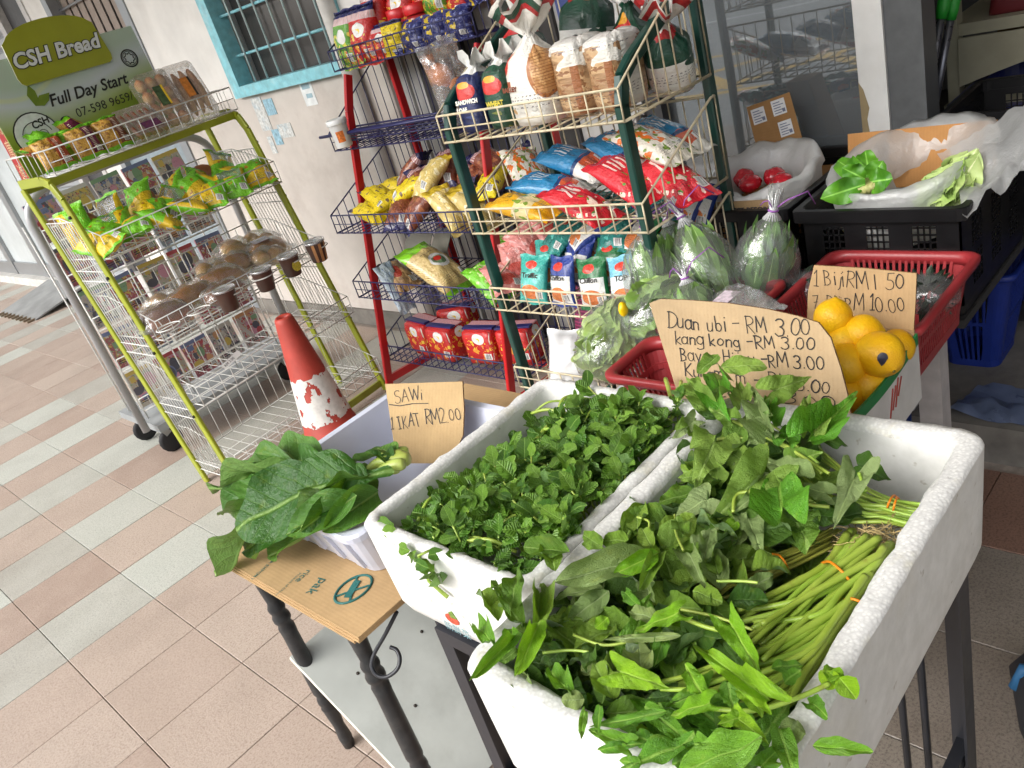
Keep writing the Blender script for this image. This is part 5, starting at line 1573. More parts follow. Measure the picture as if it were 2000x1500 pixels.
# third shelf
z, y0, D, hf, hb = B_SH[2]
L3 = [(P_YB, 0.10, 0.10, 0.045, (14, 0, 80), 'yellow bread pack lowest at left of the third navy shelf'), (P_YB, 0.10, 0.16, 0.085, (20, 6, 76), 'yellow bread pack on top at left of third navy shelf'), (P_YB, 0.12, 0.26, 0.09, (14, 0, 100), 'yellow bread pack at back left of third navy shelf'),
      (P_BN, 0.30, 0.09, 0.05, (24, 0, 24), 'brown and navy bread pack left of centre at front of third shelf'), (P_BN, 0.40, 0.10, 0.055, (40, 10, -30), 'brown bread pack with striped end front centre of third shelf'), (P_BN, 0.36, 0.20, 0.12, (30, 0, 60), 'brown bread pack on top at centre of third shelf'), (P_BN, 0.45, 0.24, 0.155, (36, -12, 20), 'highest brown bread pack of the third navy shelf'),
      (P_CR, 0.60, 0.08, 0.055, (50, 0, 80), 'cream bread pack at front right of third navy shelf'), (P_CR, 0.72, 0.09, 0.055, (50, 0, 100), 'cream and yellow bread pack at right end of third navy shelf'), (P_BN, 0.62, 0.25, 0.12, (20, 0, 40), 'brown bread pack behind the cream packs'), (P_BN, 0.75, 0.28, 0.13, (30, 20, -40), 'brown bread pack at back right of third navy shelf')]
for k, (m, x, y, zz, rot, lb) in enumerate(L3):
    packet('bread_pack', MBK, (x, y0+y, z+zz), rot, 0.12, 0.21, 0.075, m, lb, 'bread pack', 'bread packs on the third navy shelf', 40+k, 0.06)
rr = random.Random(31)
for k in range(9):
    packet('bread_pack', MBK, (0.16+0.075*k, y0+0.16+0.10*(k % 2), z+0.07+0.045*((k*2) % 3)), (rr.uniform(10, 50), rr.uniform(-15, 15), rr.uniform(-80, 80)), 0.115, 0.19, 0.07, (P_BN, P_BN, P_YB, P_BN, P_CR, P_BN)[k % 6] if k else P_YB, '%s bread pack from the left in the middle heap of third navy shelf' % ORD[k], 'bread pack', 'bread packs on the third navy shelf', 440+k, 0.06)
# fourth shelf
z, y0, D, hf, hb = B_SH[3]
P_PA = print_mat('pasta_pack', (206, 180, 120), [('n', 16, .52, (178, 146, 84), 0, 1, .1, .85), ('s', 'd', 40, .35, (226, 206, 150), 0, 1, .1, .85), ('r', 0, 1, .78, 1, (130, 200, 40)), ('r', 0, 1, 0, .08, (130, 200, 40)), ('e', .5, .5, .26, .14, WH), ('e', .5, .5, .2, .09, (120, 150, 110)), ('e', .5, .53, .1, .05, (196, 50, 40))], 0.2, 0.45, coat=0.4)
P_TN = print_mat('tan_pack', (176, 140, 96), [('n', 6, .55, (120, 90, 60), 0, 1, 0, 1), ('e', .4, .5, .2, .2, (150, 50, 36)), ('r', 0, 1, .85, 1, (40, 40, 50))], 0.25, 0.5)
packet('pasta_pack', MBK, (0.36, y0+0.13, z+0.085), (36, 4, 96), 0.19, 0.30, 0.10, P_PA, 'large clear pasta pack with lime ends on the fourth navy shelf', 'pasta', None, 61, 0.07)
packet('tan_pack', MBK, (0.13, y0+0.10, z+0.06), (30, 0, 82), 0.12, 0.20, 0.07, P_TN, 'tan packet with red mark at left of fourth navy shelf', 'packet', None, 62)
packet('lime_pack', MBK, (0.68, y0+0.10, z+0.05), (36, 0, 80), 0.12, 0.20, 0.07, print_mat('lime_pack', (120, 200, 50), [('n', 5, .58, (200, 220, 150), 0, 1, 0, 1)], 0.25, 0.5), 'lime green packet at right of fourth navy shelf', 'packet', None, 63)
packet('lime_pack', MBK, (0.70, y0+0.24, z+0.11), (36, 0, 80), 0.12, 0.20, 0.07, _mc['lime_pack'], 'lime green packet at back right of fourth navy shelf', 'packet', None, 64)
packet('pale_pack', MBK, (0.16, y0+0.05, z+0.03), (70, 0, 90), 0.09, 0.22, 0.03, print_mat('pale_pack', (190, 204, 214), [('n', 6, .55, (150, 166, 186), 0, 1, 0, 1)], 0.2, 0.5), 'pale blue flat packet under the tan packet', 'packet', None, 65)
gc = MB(); gc.bar((0.0, 0, 0), (0.02, 0.11, 0.15), 0.13, 0.003, (0.3, 0.02, -0.1)); gc.bar((0.15, 0, 0), (0.16, 0.12, 0.15), 0.12, 0.003, (-0.4, 0.05, 0))
gco = gc.build('open_carton', [mat('carton_grey', (120, 118, 108), 0.6, 0.1)]); gco.matrix_world = pose(MBK, (0.09, y0+0.20, z+0.03), (0, 0, 0)); tag(gco, 'open grey carton flaps at back of the fourth navy shelf', 'carton')
# fifth shelf
z, y0, D, hf, hb = B_SH[4]
for k, (x, y, lb) in enumerate(((0.14, 0.12, 'red noodle block leftmost on the lowest navy shelf'), (0.31, 0.10, 'large red noodle block at front centre of lowest navy shelf'), (0.52, 0.12, 'red noodle block right of centre on lowest navy shelf'), (0.68, 0.15, 'red noodle block at right end of lowest navy shelf'), (0.20, 0.27, 'red noodle block behind on the left of lowest navy shelf'))):
    o = empty('noodle_block', (0, 0, 0), 0, lb, 'noodles', 'red noodle blocks on the lowest navy shelf')
    o.matrix_world = pose(MBK, (x, y0+y, z+0.008), (0, 0, -10+8*k))
    W_, D_, H_ = 0.155, 0.12, 0.135
    q = MB()
    q.loft([rrect(-W_/2*s, W_/2*s, -D_/2*s, D_/2*s, 0.022, h_, 4, 4, lambda p: V((noise.noise(p*30+V((k, 0, 0))), noise.noise(p*30+V((0, k, 5))), 0))*0.005) for h_, s in ((0, .93), (0.02, 1), (0.06, 1.0), (0.11, 1.0), (H_, 0.95), (H_+0.006, 0.8))], smooth=True, cap0=True, cap1=True)
    L = q.v
    q.uv = [[(((q.v[i][0]/W_+.5) if abs(q.v[i][1]) > abs(q.v[i][0])*0.72 else (q.v[i][1]/D_+.5)), min(0.73, q.v[i][2]/H_*0.70)) for i in f] for f in q.f]
    q.build('wrap', P_NR, o)
    q = MB(); q.bar((-W_/2, -0.02, H_+0.008), (W_/2, -0.015, H_+0.010), 0.03, 0.008, (0, 1, 0), 0, 0.002); q.bar((-W_/2, 0.02, H_+0.006), (W_/2, 0.02, H_+0.008), 0.035, 0.004, (0, 1, 0), 1)
    q.build('seam', [mat('seam_navy', (36, 38, 96), 0.35), mat('seam_pink', (206, 150, 156), 0.35, 0.3, 300)], o)

# ---------------- cream rack: loaves in bags on the top shelf


def bag_mesh(w, d, h, neck=0.05, fan=0.06, fan_h=0.08, seed=0, n=36, pw=3.2, tilt=0.02, knot=0.013, flat=False):
    prof = [(0.0, .90, 0), (0.02, .98, 0), (0.25*h, 1, 0), (0.6*h, 1.0, 0), (0.86*h, .97, 0), (0.96*h, .82, .2), (h+neck*.4, .42, .6), (h+neck*.8, 0, 1), (h+neck, 0, 1), (h+neck+fan_h*.35, -.5, 1), (h+neck+fan_h, -1, 1)]
    if flat: prof = [(0.0, .90, 0), (0.02, .98, 0), (0.25*h, 1, 0), (0.6*h, 1.0, 0), (0.88*h, .98, .1), (0.97*h, .90, .2), (1.01*h, .72, .3), (1.03*h, .4, .4), (1.035*h, .08, .2)]
    vs, uv = [], []
    H = h+neck+fan_h if not flat else h*1.3
    for z, s, ga in prof:
        for i in range(n+1):
            u = i/n
            a = 2*PI*u
            c, s_ = -math.cos(a), -math.sin(a)
            sx, sy = abs(c)**(2/pw)*(1 if c > 0 else -1), abs(s_)**(2/pw)*(1 if s_ > 0 else -1)
            if s >= 0:
                wr = 1 + (0.03+0.16*ga)*noise.noise(V((math.cos(a)*(1.5+4*ga)+seed, math.sin(a)*(1.5+4*ga), z*14)))
                if ga > 0 and s > 0: wr *= 1+0.10*math.sin(a*14+seed)
                r = max(knot/(w/2), s)
                x, y = sx*w/2*r*wr if s > 0 else c*knot, sy*d/2*max(knot/(d/2), s)*wr if s > 0 else s_*knot
                zz = z + 0.006*ga*math.sin(a*5)
            else:
                f = -s
                rr_ = knot + (fan-knot)*f
                rr_ *= 1 + 0.28*f*math.sin(a*7+seed) + 0.2*f*noise.noise(V((c*2+seed, s_*2, f)))
                x, y = c*rr_, s_*rr_*0.75
                zz = z + 0.02*f*math.sin(a*6+1) - 0.012*f*f
            k = max(0, z-h)/max(0.001, H-h)
            vs.append((x + tilt*k, y, zz)); uv.append((u, z/H))
    m = n+1
    fs = [(j*m+i, j*m+i+1, (j+1)*m+i+1, (j+1)*m+i) for j in range(len(prof)-1) for i in range(n)]
    fs.append(tuple(range(n-1, -1, -1)))
    q = MB(); q.add(vs, fs, 0, uv, True)
    return q


def loaf_bag(M, loc, rot, w, d, h, m, label, seed, words=(), **kw):
    o = empty('loaf_bag', (0, 0, 0), 0, label, 'bread', 'bagged loaves on the top cream shelf')
    o.matrix_world = pose(M, loc, rot)
    bag_mesh(w, d, h, seed=seed, **kw).build('bag', m, o)
    for (wd, sz, x, z_, mm) in words:
        text('lettering', wd, sz, mm, frame_mat((x, -d/2-0.0022, z_), (1, 0, 0), (0, 0, 1)), o, offset=0.0008)
    return o


OVAL = [('e', .25, .52, .11, .10, (196, 46, 40)), ('e', .25, .60, .05, .04, (226, 160, 40))]
P_SAND = print_mat('bag_navy', (30, 42, 92), [('n', 4, .6, (60, 76, 130), 0, 1, 0, .3)] + OVAL + [('r', 0, 1, .72, 1, WH)], 0.3, 0.5)
P_WHEAT = print_mat('bag_green', (22, 72, 52), [('n', 4, .6, (120, 130, 60), 0, .5, 0, .25)] + OVAL + [('r', 0, 1, .74, 1, WH)], 0.3, 0.5)
P_BARL = print_mat('bag_white', (226, 224, 216), [('e', .43, .40, .13, .20, (164, 104, 54)), ('e', .44, .41, .115, .18, (190, 140, 88)), ('n', 14, .55, (206, 160, 104), .33, .56, .24, .58), ('s', 'v', 44, .22, (150, 96, 54), .34, .54, .26, .56), ('n', 6, .58, (206, 166, 110), .05, .3, .06, .2), ('e', .12, .50, .075, .085, (196, 60, 44)), ('e', .12, .57, .035, .03, (226, 170, 60)), ('r', .02, .20, .32, .37, (160, 84, 50)), ('r', 0, 1, .86, .90, (176, 40, 44)), ('r', 0, 1, .90, .96, (24, 70, 52))], 0.35, 0.6)
P_SLICE = print_mat('bag_sliced', (178, 142, 102), [('s', 'v', 90, .4, (156, 118, 80), 0, 1, .02, .72), ('n', 5, .52, (196, 162, 120), 0, 1, .02, .72), ('n', 16, .58, (140, 96, 58), 0, 1, .02, .72), ('r', .27, .33, .02, .70, (150, 92, 48)), ('r', .0, .07, 0, 1, (226, 224, 216)), ('r', .43, .52, 0, 1, (226, 224, 216)), ('n', 4, .52, (222, 218, 208), 0, 1, .5, .75), ('r', 0, 1, .70, 1, (222, 220, 214))], 0.3, 0.8, coat=0.5)
P_WGR = print_mat('bag_tricolour', (226, 226, 220), [('r', 0, 1, .35, .55, (20, 66, 50)), ('n', 5, .58, (20, 66, 50), 0, 1, .2, .4), ('r', 0, 1, .55, .62, (176, 36, 40)), ('r', 0, 1, .86, .95, (176, 36, 40))], 0.35, 0.5)
z, y0, D, hf, hb = W_SH[0]
z += 0.004
MW_ = mat('letter_cream', (236, 234, 222), 0.4); MR_ = mat('letter_brown', (120, 60, 36), 0.4)
loaf_bag(MWR, (0.055, y0+0.07, z), (-6, 0, 4), 0.085, 0.11, 0.135, P_SAND, 'navy loaf bag with red oval at left of the top cream shelf', 1, (('SANDWICH', .014, -.032, .07, MW_), ('LOAF', .014, -.032, .052, MW_)), neck=.02, fan=.045, fan_h=.035)
loaf_bag(MWR, (0.150, y0+0.075, z), (-5, 0, 2), 0.085, 0.11, 0.14, P_WHEAT, 'dark green loaf bag with red oval beside the navy one', 2, (('WHEAT', .016, -.022, .055, mat('letter_gold', (206, 190, 70), 0.4)),), neck=.02, fan=.045, fan_h=.035)
loaf_bag(MWR, (0.265, y0+0.07, z), (-3, 0, -6), 0.135, 0.115, 0.155, P_BARL, 'white loaf bag with tied neck and flared top on the top cream shelf', 3, (('BARLEY', .015, -.062, .083, MR_),), fan=0.085, fan_h=0.085, neck=0.045)
loaf_bag(MWR, (0.365, y0+0.12, z), (-2, 0, 8), 0.10, 0.14, 0.16, P_SLICE, 'white and brown bag of sliced bread left of two by the green post', 4, flat=True)
loaf_bag(MWR, (0.465, y0+0.12, z), (-2, 0, 6), 0.095, 0.14, 0.155, P_SLICE, 'white and brown bag of sliced bread nearest the green post', 5, flat=True)
loaf_bag(MWR, (0.08, y0+0.24, z+0.03), (-8, 0, 10), 0.12, 0.12, 0.15, P_WGR, 'white and green tied bag behind the navy loaf bag', 6)
loaf_bag(MWR, (0.27, y0+0.26, z+0.05), (-10, 6, 0), 0.13, 0.11, 0.17, P_WGR, 'tall white green and red bag behind the white loaf bag', 7, fan=0.10, fan_h=0.10)
loaf_bag(MWR, (0.40, y0+0.285, z), (0, 0, 0), 0.11, 0.10, 0.14, P_WHEAT, 'dark green loaf bag at the back of top cream shelf', 8)
loaf_bag(MWR, (0.50, y0+0.28, z), (90-60, 0, 30), 0.11, 0.10, 0.12, P_WGR, 'white bag with red patch at back right of top cream shelf', 9)
ob_ = empty('orange_roll_bag', (0, 0, 0), 0, 'clear bag of orange rolls hanging at left of the top cream shelf', 'bread')
pc = aty(878, 160, 1.76)
ob_.location = pc; ob_.rotation_euler = (0.2, 0.3, -PI/2)
for k, (x, y, zz, r) in enumerate(((-0.03, 0, 0.015, 0.05), (0.035, 0.0, -0.01, 0.045), (0.06, 0.01, -0.045, 0.03))):
    o = blob(r*0.7, r*0.55, r*0.6, 90+k, 0.2, 2.5).build('roll', mat('roll_orange', (216, 120, 40), 0.5, 0.12, 30), ob_); o.location = (x, y, zz)
f = obj('film', pouch_mesh(0.12, 0.22, 0.10, 77, 0.12).copy(), ob_); f.data.materials.append(M_FILM); f.rotation_euler = (PI/2, 0.4, 0)
f.rotation_euler = (1.3, 0, 1.3)
# second cream shelf: flat packs
P_BL = print_mat('pack_blue', (34, 128, 178), [('r', 0, 1, .0, .32, (226, 224, 216)), ('e', .5, .26, .3, .12, (206, 90, 50)), ('s', 'u', 9, .4, (214, 226, 230), .25, .75, .55, .75), ('r', 0, 1, .32, .37, (24, 60, 110))], 0.2, 0.5, coat=0.4)
P_RS = print_mat('pack_red', (206, 36, 50), [('n', 5, .56, (230, 206, 190), 0, 1, .05, .4), ('s', 'u', 8, .4, (236, 214, 206), .2, .8, .55, .8), ('n', 9, .62, (80, 140, 50), 0, 1, .1, .5)], 0.2, 0.5, coat=0.4)
P_YL = print_mat('pack_yellow', (236, 176, 20), [('r', 0, 1, .3, .55, (226, 206, 150)), ('n', 6, .56, (120, 150, 50), 0, 1, .3, .6), ('s', 'u', 8, .4, (130, 110, 30), .3, .7, .66, .78)], 0.2, 0.5, coat=0.4)
P_OW = print_mat('pack_orange', (226, 220, 206), [('n', 5, .52, (216, 110, 40), 0, 1, .3, 1), ('n', 7, .58, (110, 140, 50), 0, 1, 0, 1)], 0.2, 0.5, coat=0.4)
z, y0, D, hf, hb = W_SH[1]
L2 = [(P_YL, .13, .06, .040, (12, 0, 92), 'yellow pointed pack at front left of the second cream shelf'), (P_RS, .33, .05, .045, (20, 4, 80), 'red pack at front centre of second cream shelf'), (P_RS, .42, .13, .075, (24, -4, 70), 'red pack on top right of centre on second cream shelf'), (P_RS, .53, .16, .06, (20, 0, 64), 'red pack at right end of second cream shelf'),
      (P_BL, .16, .14, .065, (14, 0, 100), 'blue and white pack above the yellow one'), (P_BL, .18, .23, .10, (18, -6, 84), 'blue and white pack at back left of second cream shelf'), (P_BL, .34, .24, .11, (22, 0, 74), 'blue pack with white letters at back centre of second cream shelf'), (P_BL, .46, .27, .13, (22, 0, 80), 'blue pack at back right of second cream shelf'), (P_OW, .03, .20, .09, (30, 10, 60), 'orange and white pack at far left of second cream shelf'), (P_OW, .46, .20, .135, (20, 0, 80), 'orange patterned pack on top of the blue ones')]
for k, (m, x, y, zz, rot, lb) in enumerate(L2):
    packet('snack_pack', MWR, (x, y0+y, z+zz), rot, 0.115, 0.22, 0.06, m, lb, 'snack pack', 'flat packs on the second cream shelf', 100+k, 0.06)
# third cream shelf: rows of small snack pouches
TE, PK = (58, 172, 160), (216, 136, 130)
def chip(name, base, lo): return print_mat(name, base, [('r', .06, .94, .08, .62, lo), ('e', .5, .25, .34, .15, (214, 120, 60)), ('e', .5, .80, .2, .085, (206, 56, 40)), ('n', 8, .64, (226, 170, 90), .1, .9, .1, .4)], 0.22, 0.5, coat=0.4)
P_T1 = chip('chip_teal', TE, (96, 190, 180)); P_T2 = chip('chip_navy', (36, 60, 140), WH); P_T3 = chip('chip_green', (30, 110, 60), WH); P_T4 = chip('chip_sky', (120, 190, 214), (220, 230, 230)); P_T5 = print_mat('chip_pink', PK, [('n', 6, .58, (230, 180, 176), 0, 1, 0, 1), ('e', .5, .3, .3, .15, (190, 70, 60))], 0.22, 0.5, coat=0.4); P_T6 = print_mat('chip_dteal', (30, 132, 124), [('n', 5, .6, (90, 190, 180), 0, 1, 0, 1), ('e', .5, .7, .1, .06, (206, 80, 40))], 0.2, 0.6, coat=0.5)
z, y0, D, hf, hb = W_SH[2]
CN = {id(P_T1): 'teal', id(P_T2): 'navy and white', id(P_T3): 'green and white', id(P_T4): 'sky blue', id(P_T5): 'pink', id(P_T6): 'dark teal'}
rows = [[P_T5, P_T1, P_T2, P_T3, P_T4], [P_T5, P_T1, P_T2, P_T3, P_T4], [P_T5, P_T6, P_T2, P_T2, P_T3], [P_T5, P_T6, P_T6, P_T2, P_T4], [P_T6, P_T6, P_T6, P_T6, P_T2]]
rr = random.Random(21)
for r_i, R_ in enumerate(rows):
    for j, m in enumerate(R_):
        lean = 72 - 11*r_i
        x = -0.005 + 0.105*j + 0.012*r_i
        rot = (lean+rr.uniform(-8, 8), rr.uniform(-6, 6), rr.uniform(-8, 8)) if m is not P_T5 else (30+rr.uniform(-10, 20), rr.uniform(-20, 20), 60+rr.uniform(-20, 20))
        packet('snack_pouch', MWR, (x + (-0.02 if m is P_T5 else 0), y0+0.045+0.06*r_i, z+0.066+0.024*r_i+rr.uniform(-.006, .01)), rot, 0.10, 0.135, 0.045, m, '%s snack pouch, %s from left, %s row of third cream shelf' % (CN[id(m)], ORD[j], ('front', 'second', 'middle', 'fourth', 'back')[r_i]), 'snack pouch', 'snack pouches on the third cream shelf', 200+r_i*7+j, 0.07, words=[(('', 'Traffic', 'Chiffon', 'Chiffon', 'TOP')[j], .019, 0.012, M_LETW if j in (1, 2) and False else M_INK)] if r_i == 0 and j else ())
for j in range(6):
    packet('snack_pouch', MWR, (0.06+0.085*j, y0+0.30, z+0.15+rr.uniform(0, .02)), (30+rr.uniform(-15, 15), rr.uniform(-10, 10), rr.uniform(-25, 25)), 0.10, 0.135, 0.045, P_T6 if j < 4 else P_T2, '%s snack pouch from the left heaped at the very back of third cream shelf' % ORD[j], 'snack pouch', 'snack pouches on the third cream shelf', 260+j, 0.07)
for j in range(4):
    packet('snack_pouch', MWR, (0.14+0.09*j, y0+0.16, z+0.145+rr.uniform(0, .015)), (24+rr.uniform(-10, 10), rr.uniform(-10, 10), rr.uniform(-40, 40)), 0.10, 0.135, 0.045, (P_T6, P_T2, P_T6, P_T3)[j], '%s snack pouch from the left lying on top of the rows on third cream shelf' % ORD[j], 'snack pouch', 'snack pouches on the third cream shelf', 270+j, 0.07)
# lowest cream shelf
z, y0, D, hf, hb = W_SH[3]
packet('brown_pack', MWR, (0.28, y0+0.10, z+0.11), (40, 0, 70), 0.11, 0.18, 0.06, print_mat('cookie_pack', (150, 84, 40), [('n', 5, .55, (200, 60, 60), 0, 1, 0, .5), ('r', 0, 1, .8, 1, (30, 34, 70))], 0.2, 0.5), 'brown and red packet on the lowest cream shelf', 'packet', None, 301)
packet('navy_pack', MWR, (0.36, y0+0.12, z+0.06), (20, 0, 90), 0.2, 0.26, 0.08, print_mat('navy_plain', (24, 28, 60), [('n', 4, .6, (50, 56, 100), 0, 1, 0, 1)], 0.2, 0.6), 'dark navy packet under the brown one', 'packet', None, 302)
packet('white_bag', MWR, (0.16, y0+0.05, z+0.07), (60, 10, 30), 0.16, 0.18, 0.10, film_mat('white_plastic', 0.75, 0.25, 0.06, 22, 0.8), 'crumpled white plastic bag on the lowest cream shelf', 'plastic bag', None, 303)
packet('magenta_pack', MWR, (0.10, y0+0.27, z+0.10), (70, 0, 0), 0.22, 0.2, 0.08, print_mat('magenta_net', (120, 34, 80), [('s', 'u', 18, .4, (60, 20, 50), 0, 1, 0, 1), ('s', 'v', 18, .3, (170, 60, 110), 0, 1, 0, 1)], 0.4, 0.4), 'magenta checked packet at back of the lowest cream shelf', 'packet', None, 304)
# ------------------------------------------------------------------ signs, lemons, bags and crate contents
def onplane(px, py, p0, n):
    d = ray(px, py)
    t = (V(p0) - CAM_P).dot(n) / d.dot(n)
    return CAM_P + d*t


def arc(cx, cy, rx, ry, a0, a1, n=9): return [(cx+rx*math.cos(math.radians(a0+(a1-a0)*i/n)), cy+ry*math.sin(math.radians(a0+(a1-a0)*i/n))) for i in range(n+1)]


GLY = {
 'D': (.75, [[(.08, 0), (.1, 1)], [(.0, .98)] + arc(.1, .5, .62, .5, 88, -85) + [(.0, .02)]]),
 'u': (.6, [[(.08, .6)] + arc(.28, .22, .2, .22, 180, 360) + [(.5, .6), (.5, .0)]]),
 'a': (.6, [arc(.28, .28, .22, .28, 40, 380, 14), [(.5, .58), (.48, .1), (.56, 0)]]),
 'n': (.6, [[(.08, .6), (.08, 0)], [(.08, .42)] + arc(.28, .38, .2, .2, 160, 0) + [(.48, 0)]]),
 'b': (.6, [[(.08, 1), (.08, .02)], arc(.28, .26, .22, .26, 170, -180, 14)]),
 'i': (.25, [[(.1, .6), (.12, 0)], [(.12, .82), (.13, .86)]]),
 'j': (.3, [[(.18, .6), (.16, -.12), (.04, -.2)], [(.18, .82), (.19, .86)]]),
 '-': (.55, [[(.06, .42), (.46, .46)]]),
 'R': (.65, [[(.08, 0), (.1, 1)], [(.04, .96)] + arc(.2, .74, .32, .25, 80, -85) + [(.16, .48), (.56, 0)]]),
 'M': (.85, [[(.06, 0), (.14, 1), (.4, .3), (.68, 1), (.76, 0)]]),
 '3': (.6, [arc(.2, .76, .26, .23, 150, -80) + arc(.2, .26, .3, .27, 85, -150)]),
 '.': (.25, [[(.1, .02), (.13, .05)]]),
 '0': (.65, [arc(.3, .46, .25, .44, 80, 440, 16)]),
 'k': (.55, [[(.08, 1), (.08, 0)], [(.42, .56), (.1, .26), (.46, 0)]]),
 'g': (.6, [arc(.28, .3, .22, .28, 30, 380, 14), [(.5, .58), (.5, -.2)] + arc(.26, -.2, .24, .16, 0, -150)]),
 'o': (.6, [arc(.28, .28, .23, .28, 90, 450, 14)]),
 'B': (.65, [[(.08, 0), (.1, 1)], [(.06, .98)] + arc(.16, .76, .3, .22, 80, -80) + arc(.16, .27, .36, .26, 80, -88) + [(.04, 0)]]),
 'y': (.55, [[(.06, .6), (.26, .12)], [(.48, .6), (.2, -.22)]]),
 'm': (.8, [[(.06, .6), (.06, 0)], [(.06, .42)] + arc(.2, .4, .14, .18, 160, 0) + [(.34, 0)], [(.34, .4)] + arc(.49, .4, .14, .18, 160, 0) + [(.64, 0)]]),
 'H': (.7, [[(.08, 0), (.08, 1)], [(.54, 0), (.54, 1)], [(.08, .5), (.54, .52)]]),
 'K': (.65, [[(.08, 0), (.1, 1)], [(.54, .95), (.12, .45), (.56, 0)]]),
 'c': (.5, [arc(.28, .28, .22, .28, 50, 310)]),
 'r': (.42, [[(.08, .6), (.08, 0)], [(.08, .4), (.2, .56), (.36, .56)]]),
 'S': (.6, [arc(.28, .76, .22, .22, 40, 260) + arc(.28, .26, .24, .27, 80, -150)]),
 'A': (.7, [[(.04, 0), (.32, 1), (.6, 0)], [(.14, .38), (.5, .4)]]),
 'W': (.9, [[(.04, 1), (.22, 0), (.42, .8), (.62, 0), (.82, 1)]]),
 'I': (.42, [[(.2, 0), (.2, 1)], [(.04, 1), (.36, 1)], [(.04, 0), (.36, 0)]]),
 '1': (.42, [[(.06, .78), (.22, 1), (.2, 0)], [(.04, 0), (.36, 0)]]),
 '|': (.3, [[(.12, 1), (.12, 0)]]),
 'T': (.65, [[(.3, 0), (.3, 1)], [(.04, 1), (.58, .98)]]),
 '2': (.6, [arc(.26, .74, .22, .25, 160, -30) + [(.06, 0), (.54, .03)]]),
 '5': (.6, [[(.5, 1), (.12, .98), (.1, .58)] + arc(.24, .3, .27, .3, 110, -140)]),
 '7': (.6, [[(.04, .96), (.52, 1), (.2, 0)], [(.14, .48), (.46, .52)]]),
 ' ': (.4, []), '_': (1.0, [[(0, .1), (.3, -.1), (.6, .05), (1, 0)]]),
}
M_PEN = mat('marker_ink', (34, 32, 32), 0.6)


def handwriting(lines, parent, p0, n, w=0.0011):
    """lines: (text, (px,py) start of baseline, (px,py) end, cap height in px). One mesh of flat pen strokes on the card."""
    n = V(n).normalized()
    q = MB(); rr = random.Random(len(lines)*7)
    inv = parent.matrix_world.inverted() if parent else Matrix.Identity(4)
    for txt, a, b_, ch in lines:
        A, B_ = onplane(*a, p0, n), onplane(*b_, p0, n)
        ex = (B_-A); L = ex.length; ex.normalize()
        up = n.cross(ex); up.normalize()
        if up.z < 0: up = -up
        U = onplane(a[0], a[1]-ch, p0, n); hh = (U-A).dot(up)
        tot = sum(GLY[c][0] for c in txt)
        sx = L/tot; x = 0
        for c in txt:
            gw, st = GLY[c]
            dy = rr.uniform(-.09, .09); sk = rr.uniform(-.12, .14); gs = rr.uniform(.86, 1.12); gx_ = rr.uniform(-.04, .04); w_ = w*rr.uniform(.75, 1.25)
            for pl in st:
                pts = [A + ex*(sx*(x + gx_ + (gx*gs+sk*gy_) + rr.uniform(-.012, .012))) + up*(hh*(gy_*gs+dy + rr.uniform(-.014, .014))) + n*0.0009 for gx, gy_ in pl]
                for i in range(len(pts)-1):
                    p, p_ = pts[i], pts[i+1]
                    t = (p_-p).normalized(); s_ = n.cross(t)*w_*(1.15-0.4*i/len(pts)+0.25*rr.random()); e_ = t*w*0.7; dn_ = n*(0.00004*i)
                    q.add([inv @ (v_+dn_) for v_ in (p+s_-e_, p-s_-e_, p_-s_+e_, p_+s_+e_)], [(0, 1, 2, 3)])
            x += gw
    return q.build('handwriting', M_PEN, parent, kind='stuff')


def card_sign(name, corners, p0, n, m, label, thick=0.004, cat='price card'):
    n = V(n).normalized()
    pts = [onplane(*c, p0, n) for c in corners]
    c0 = sum(pts, V())/len(pts)
    o = empty(name, c0, 0, label, cat)
    bpy.context.view_layer.update()
    q = MB(); k = len(pts)
    vs = [p-c0 for p in pts] + [p-c0-n*thick for p in pts]
    q.add(vs, [tuple(range(k))], 0); q.add(vs, [tuple(range(2*k-1, k-1, -1))] + [(i, k+i, k+(i+1) % k, (i+1) % k) for i in range(k)], 1)
    q.build('card', [m, M_CARDE], o)
    return o


# large price card
pb, pt = V((1.035, 0.7, 0.66)), V((1.088, 0.7, 0.89))
n1 = (pt-pb).cross(V((0, -1, 0))); n1 = n1 if n1.x < 0 else -n1
M_CARDZ = cardboard('cardboard_z', (176, 152, 118), 'y')
s1 = card_sign('price_card', [(1268, 592), (1290, 584), (1340, 586), (1420, 592), (1500, 604), (1560, 618), (1598, 630), (1622, 660), (1642, 720), (1655, 770), (1668, 850), (1330, 790)], pt, n1, M_CARDZ, 'large cardboard price card with four handwritten prices behind the foam boxes')
bpy.context.view_layer.update()
handwriting([('Duan ubi - RM 3.00', (1304, 640), (1584, 657), 30), ('kang kong -RM 3.00', (1318, 672), (1594, 685), 23), ('Bayam Hijau -RM 3.00', (1330, 705), (1614, 724), 25), ('Kuram  m - RM 3.00', (1337, 733), (1624, 770), 24), ('ca    3.00', (1400, 772), (1640, 800), 22)], s1, pt, n1, 0.00085)
# pak choi card
a_, b_, c_ = at(752, 750, 0.805), at(903, 745, 0.805), at(770, 900, 0.66)
n2 = (b_-a_).cross(c_-a_); n2 = n2 if n2.dot(CAM_P-a_) > 0 else -n2
s2 = card_sign('price_card', [(752, 750), (903, 745), (906, 800), (904, 850), (880, 905), (775, 905)], a_, n2, cardboard('cardboard_pale', (182, 154, 112), 'y'), 'cardboard price card with underlined heading standing in the white tub')
bpy.context.view_layer.update()
handwriting([('SAWi', (771, 787), (828, 780), 25), ('_', (761, 792), (852, 787), 20), ('1 IKAT RM2.00', (764, 839), (904, 820), 27)], s2, a_, n2, 0.0007)
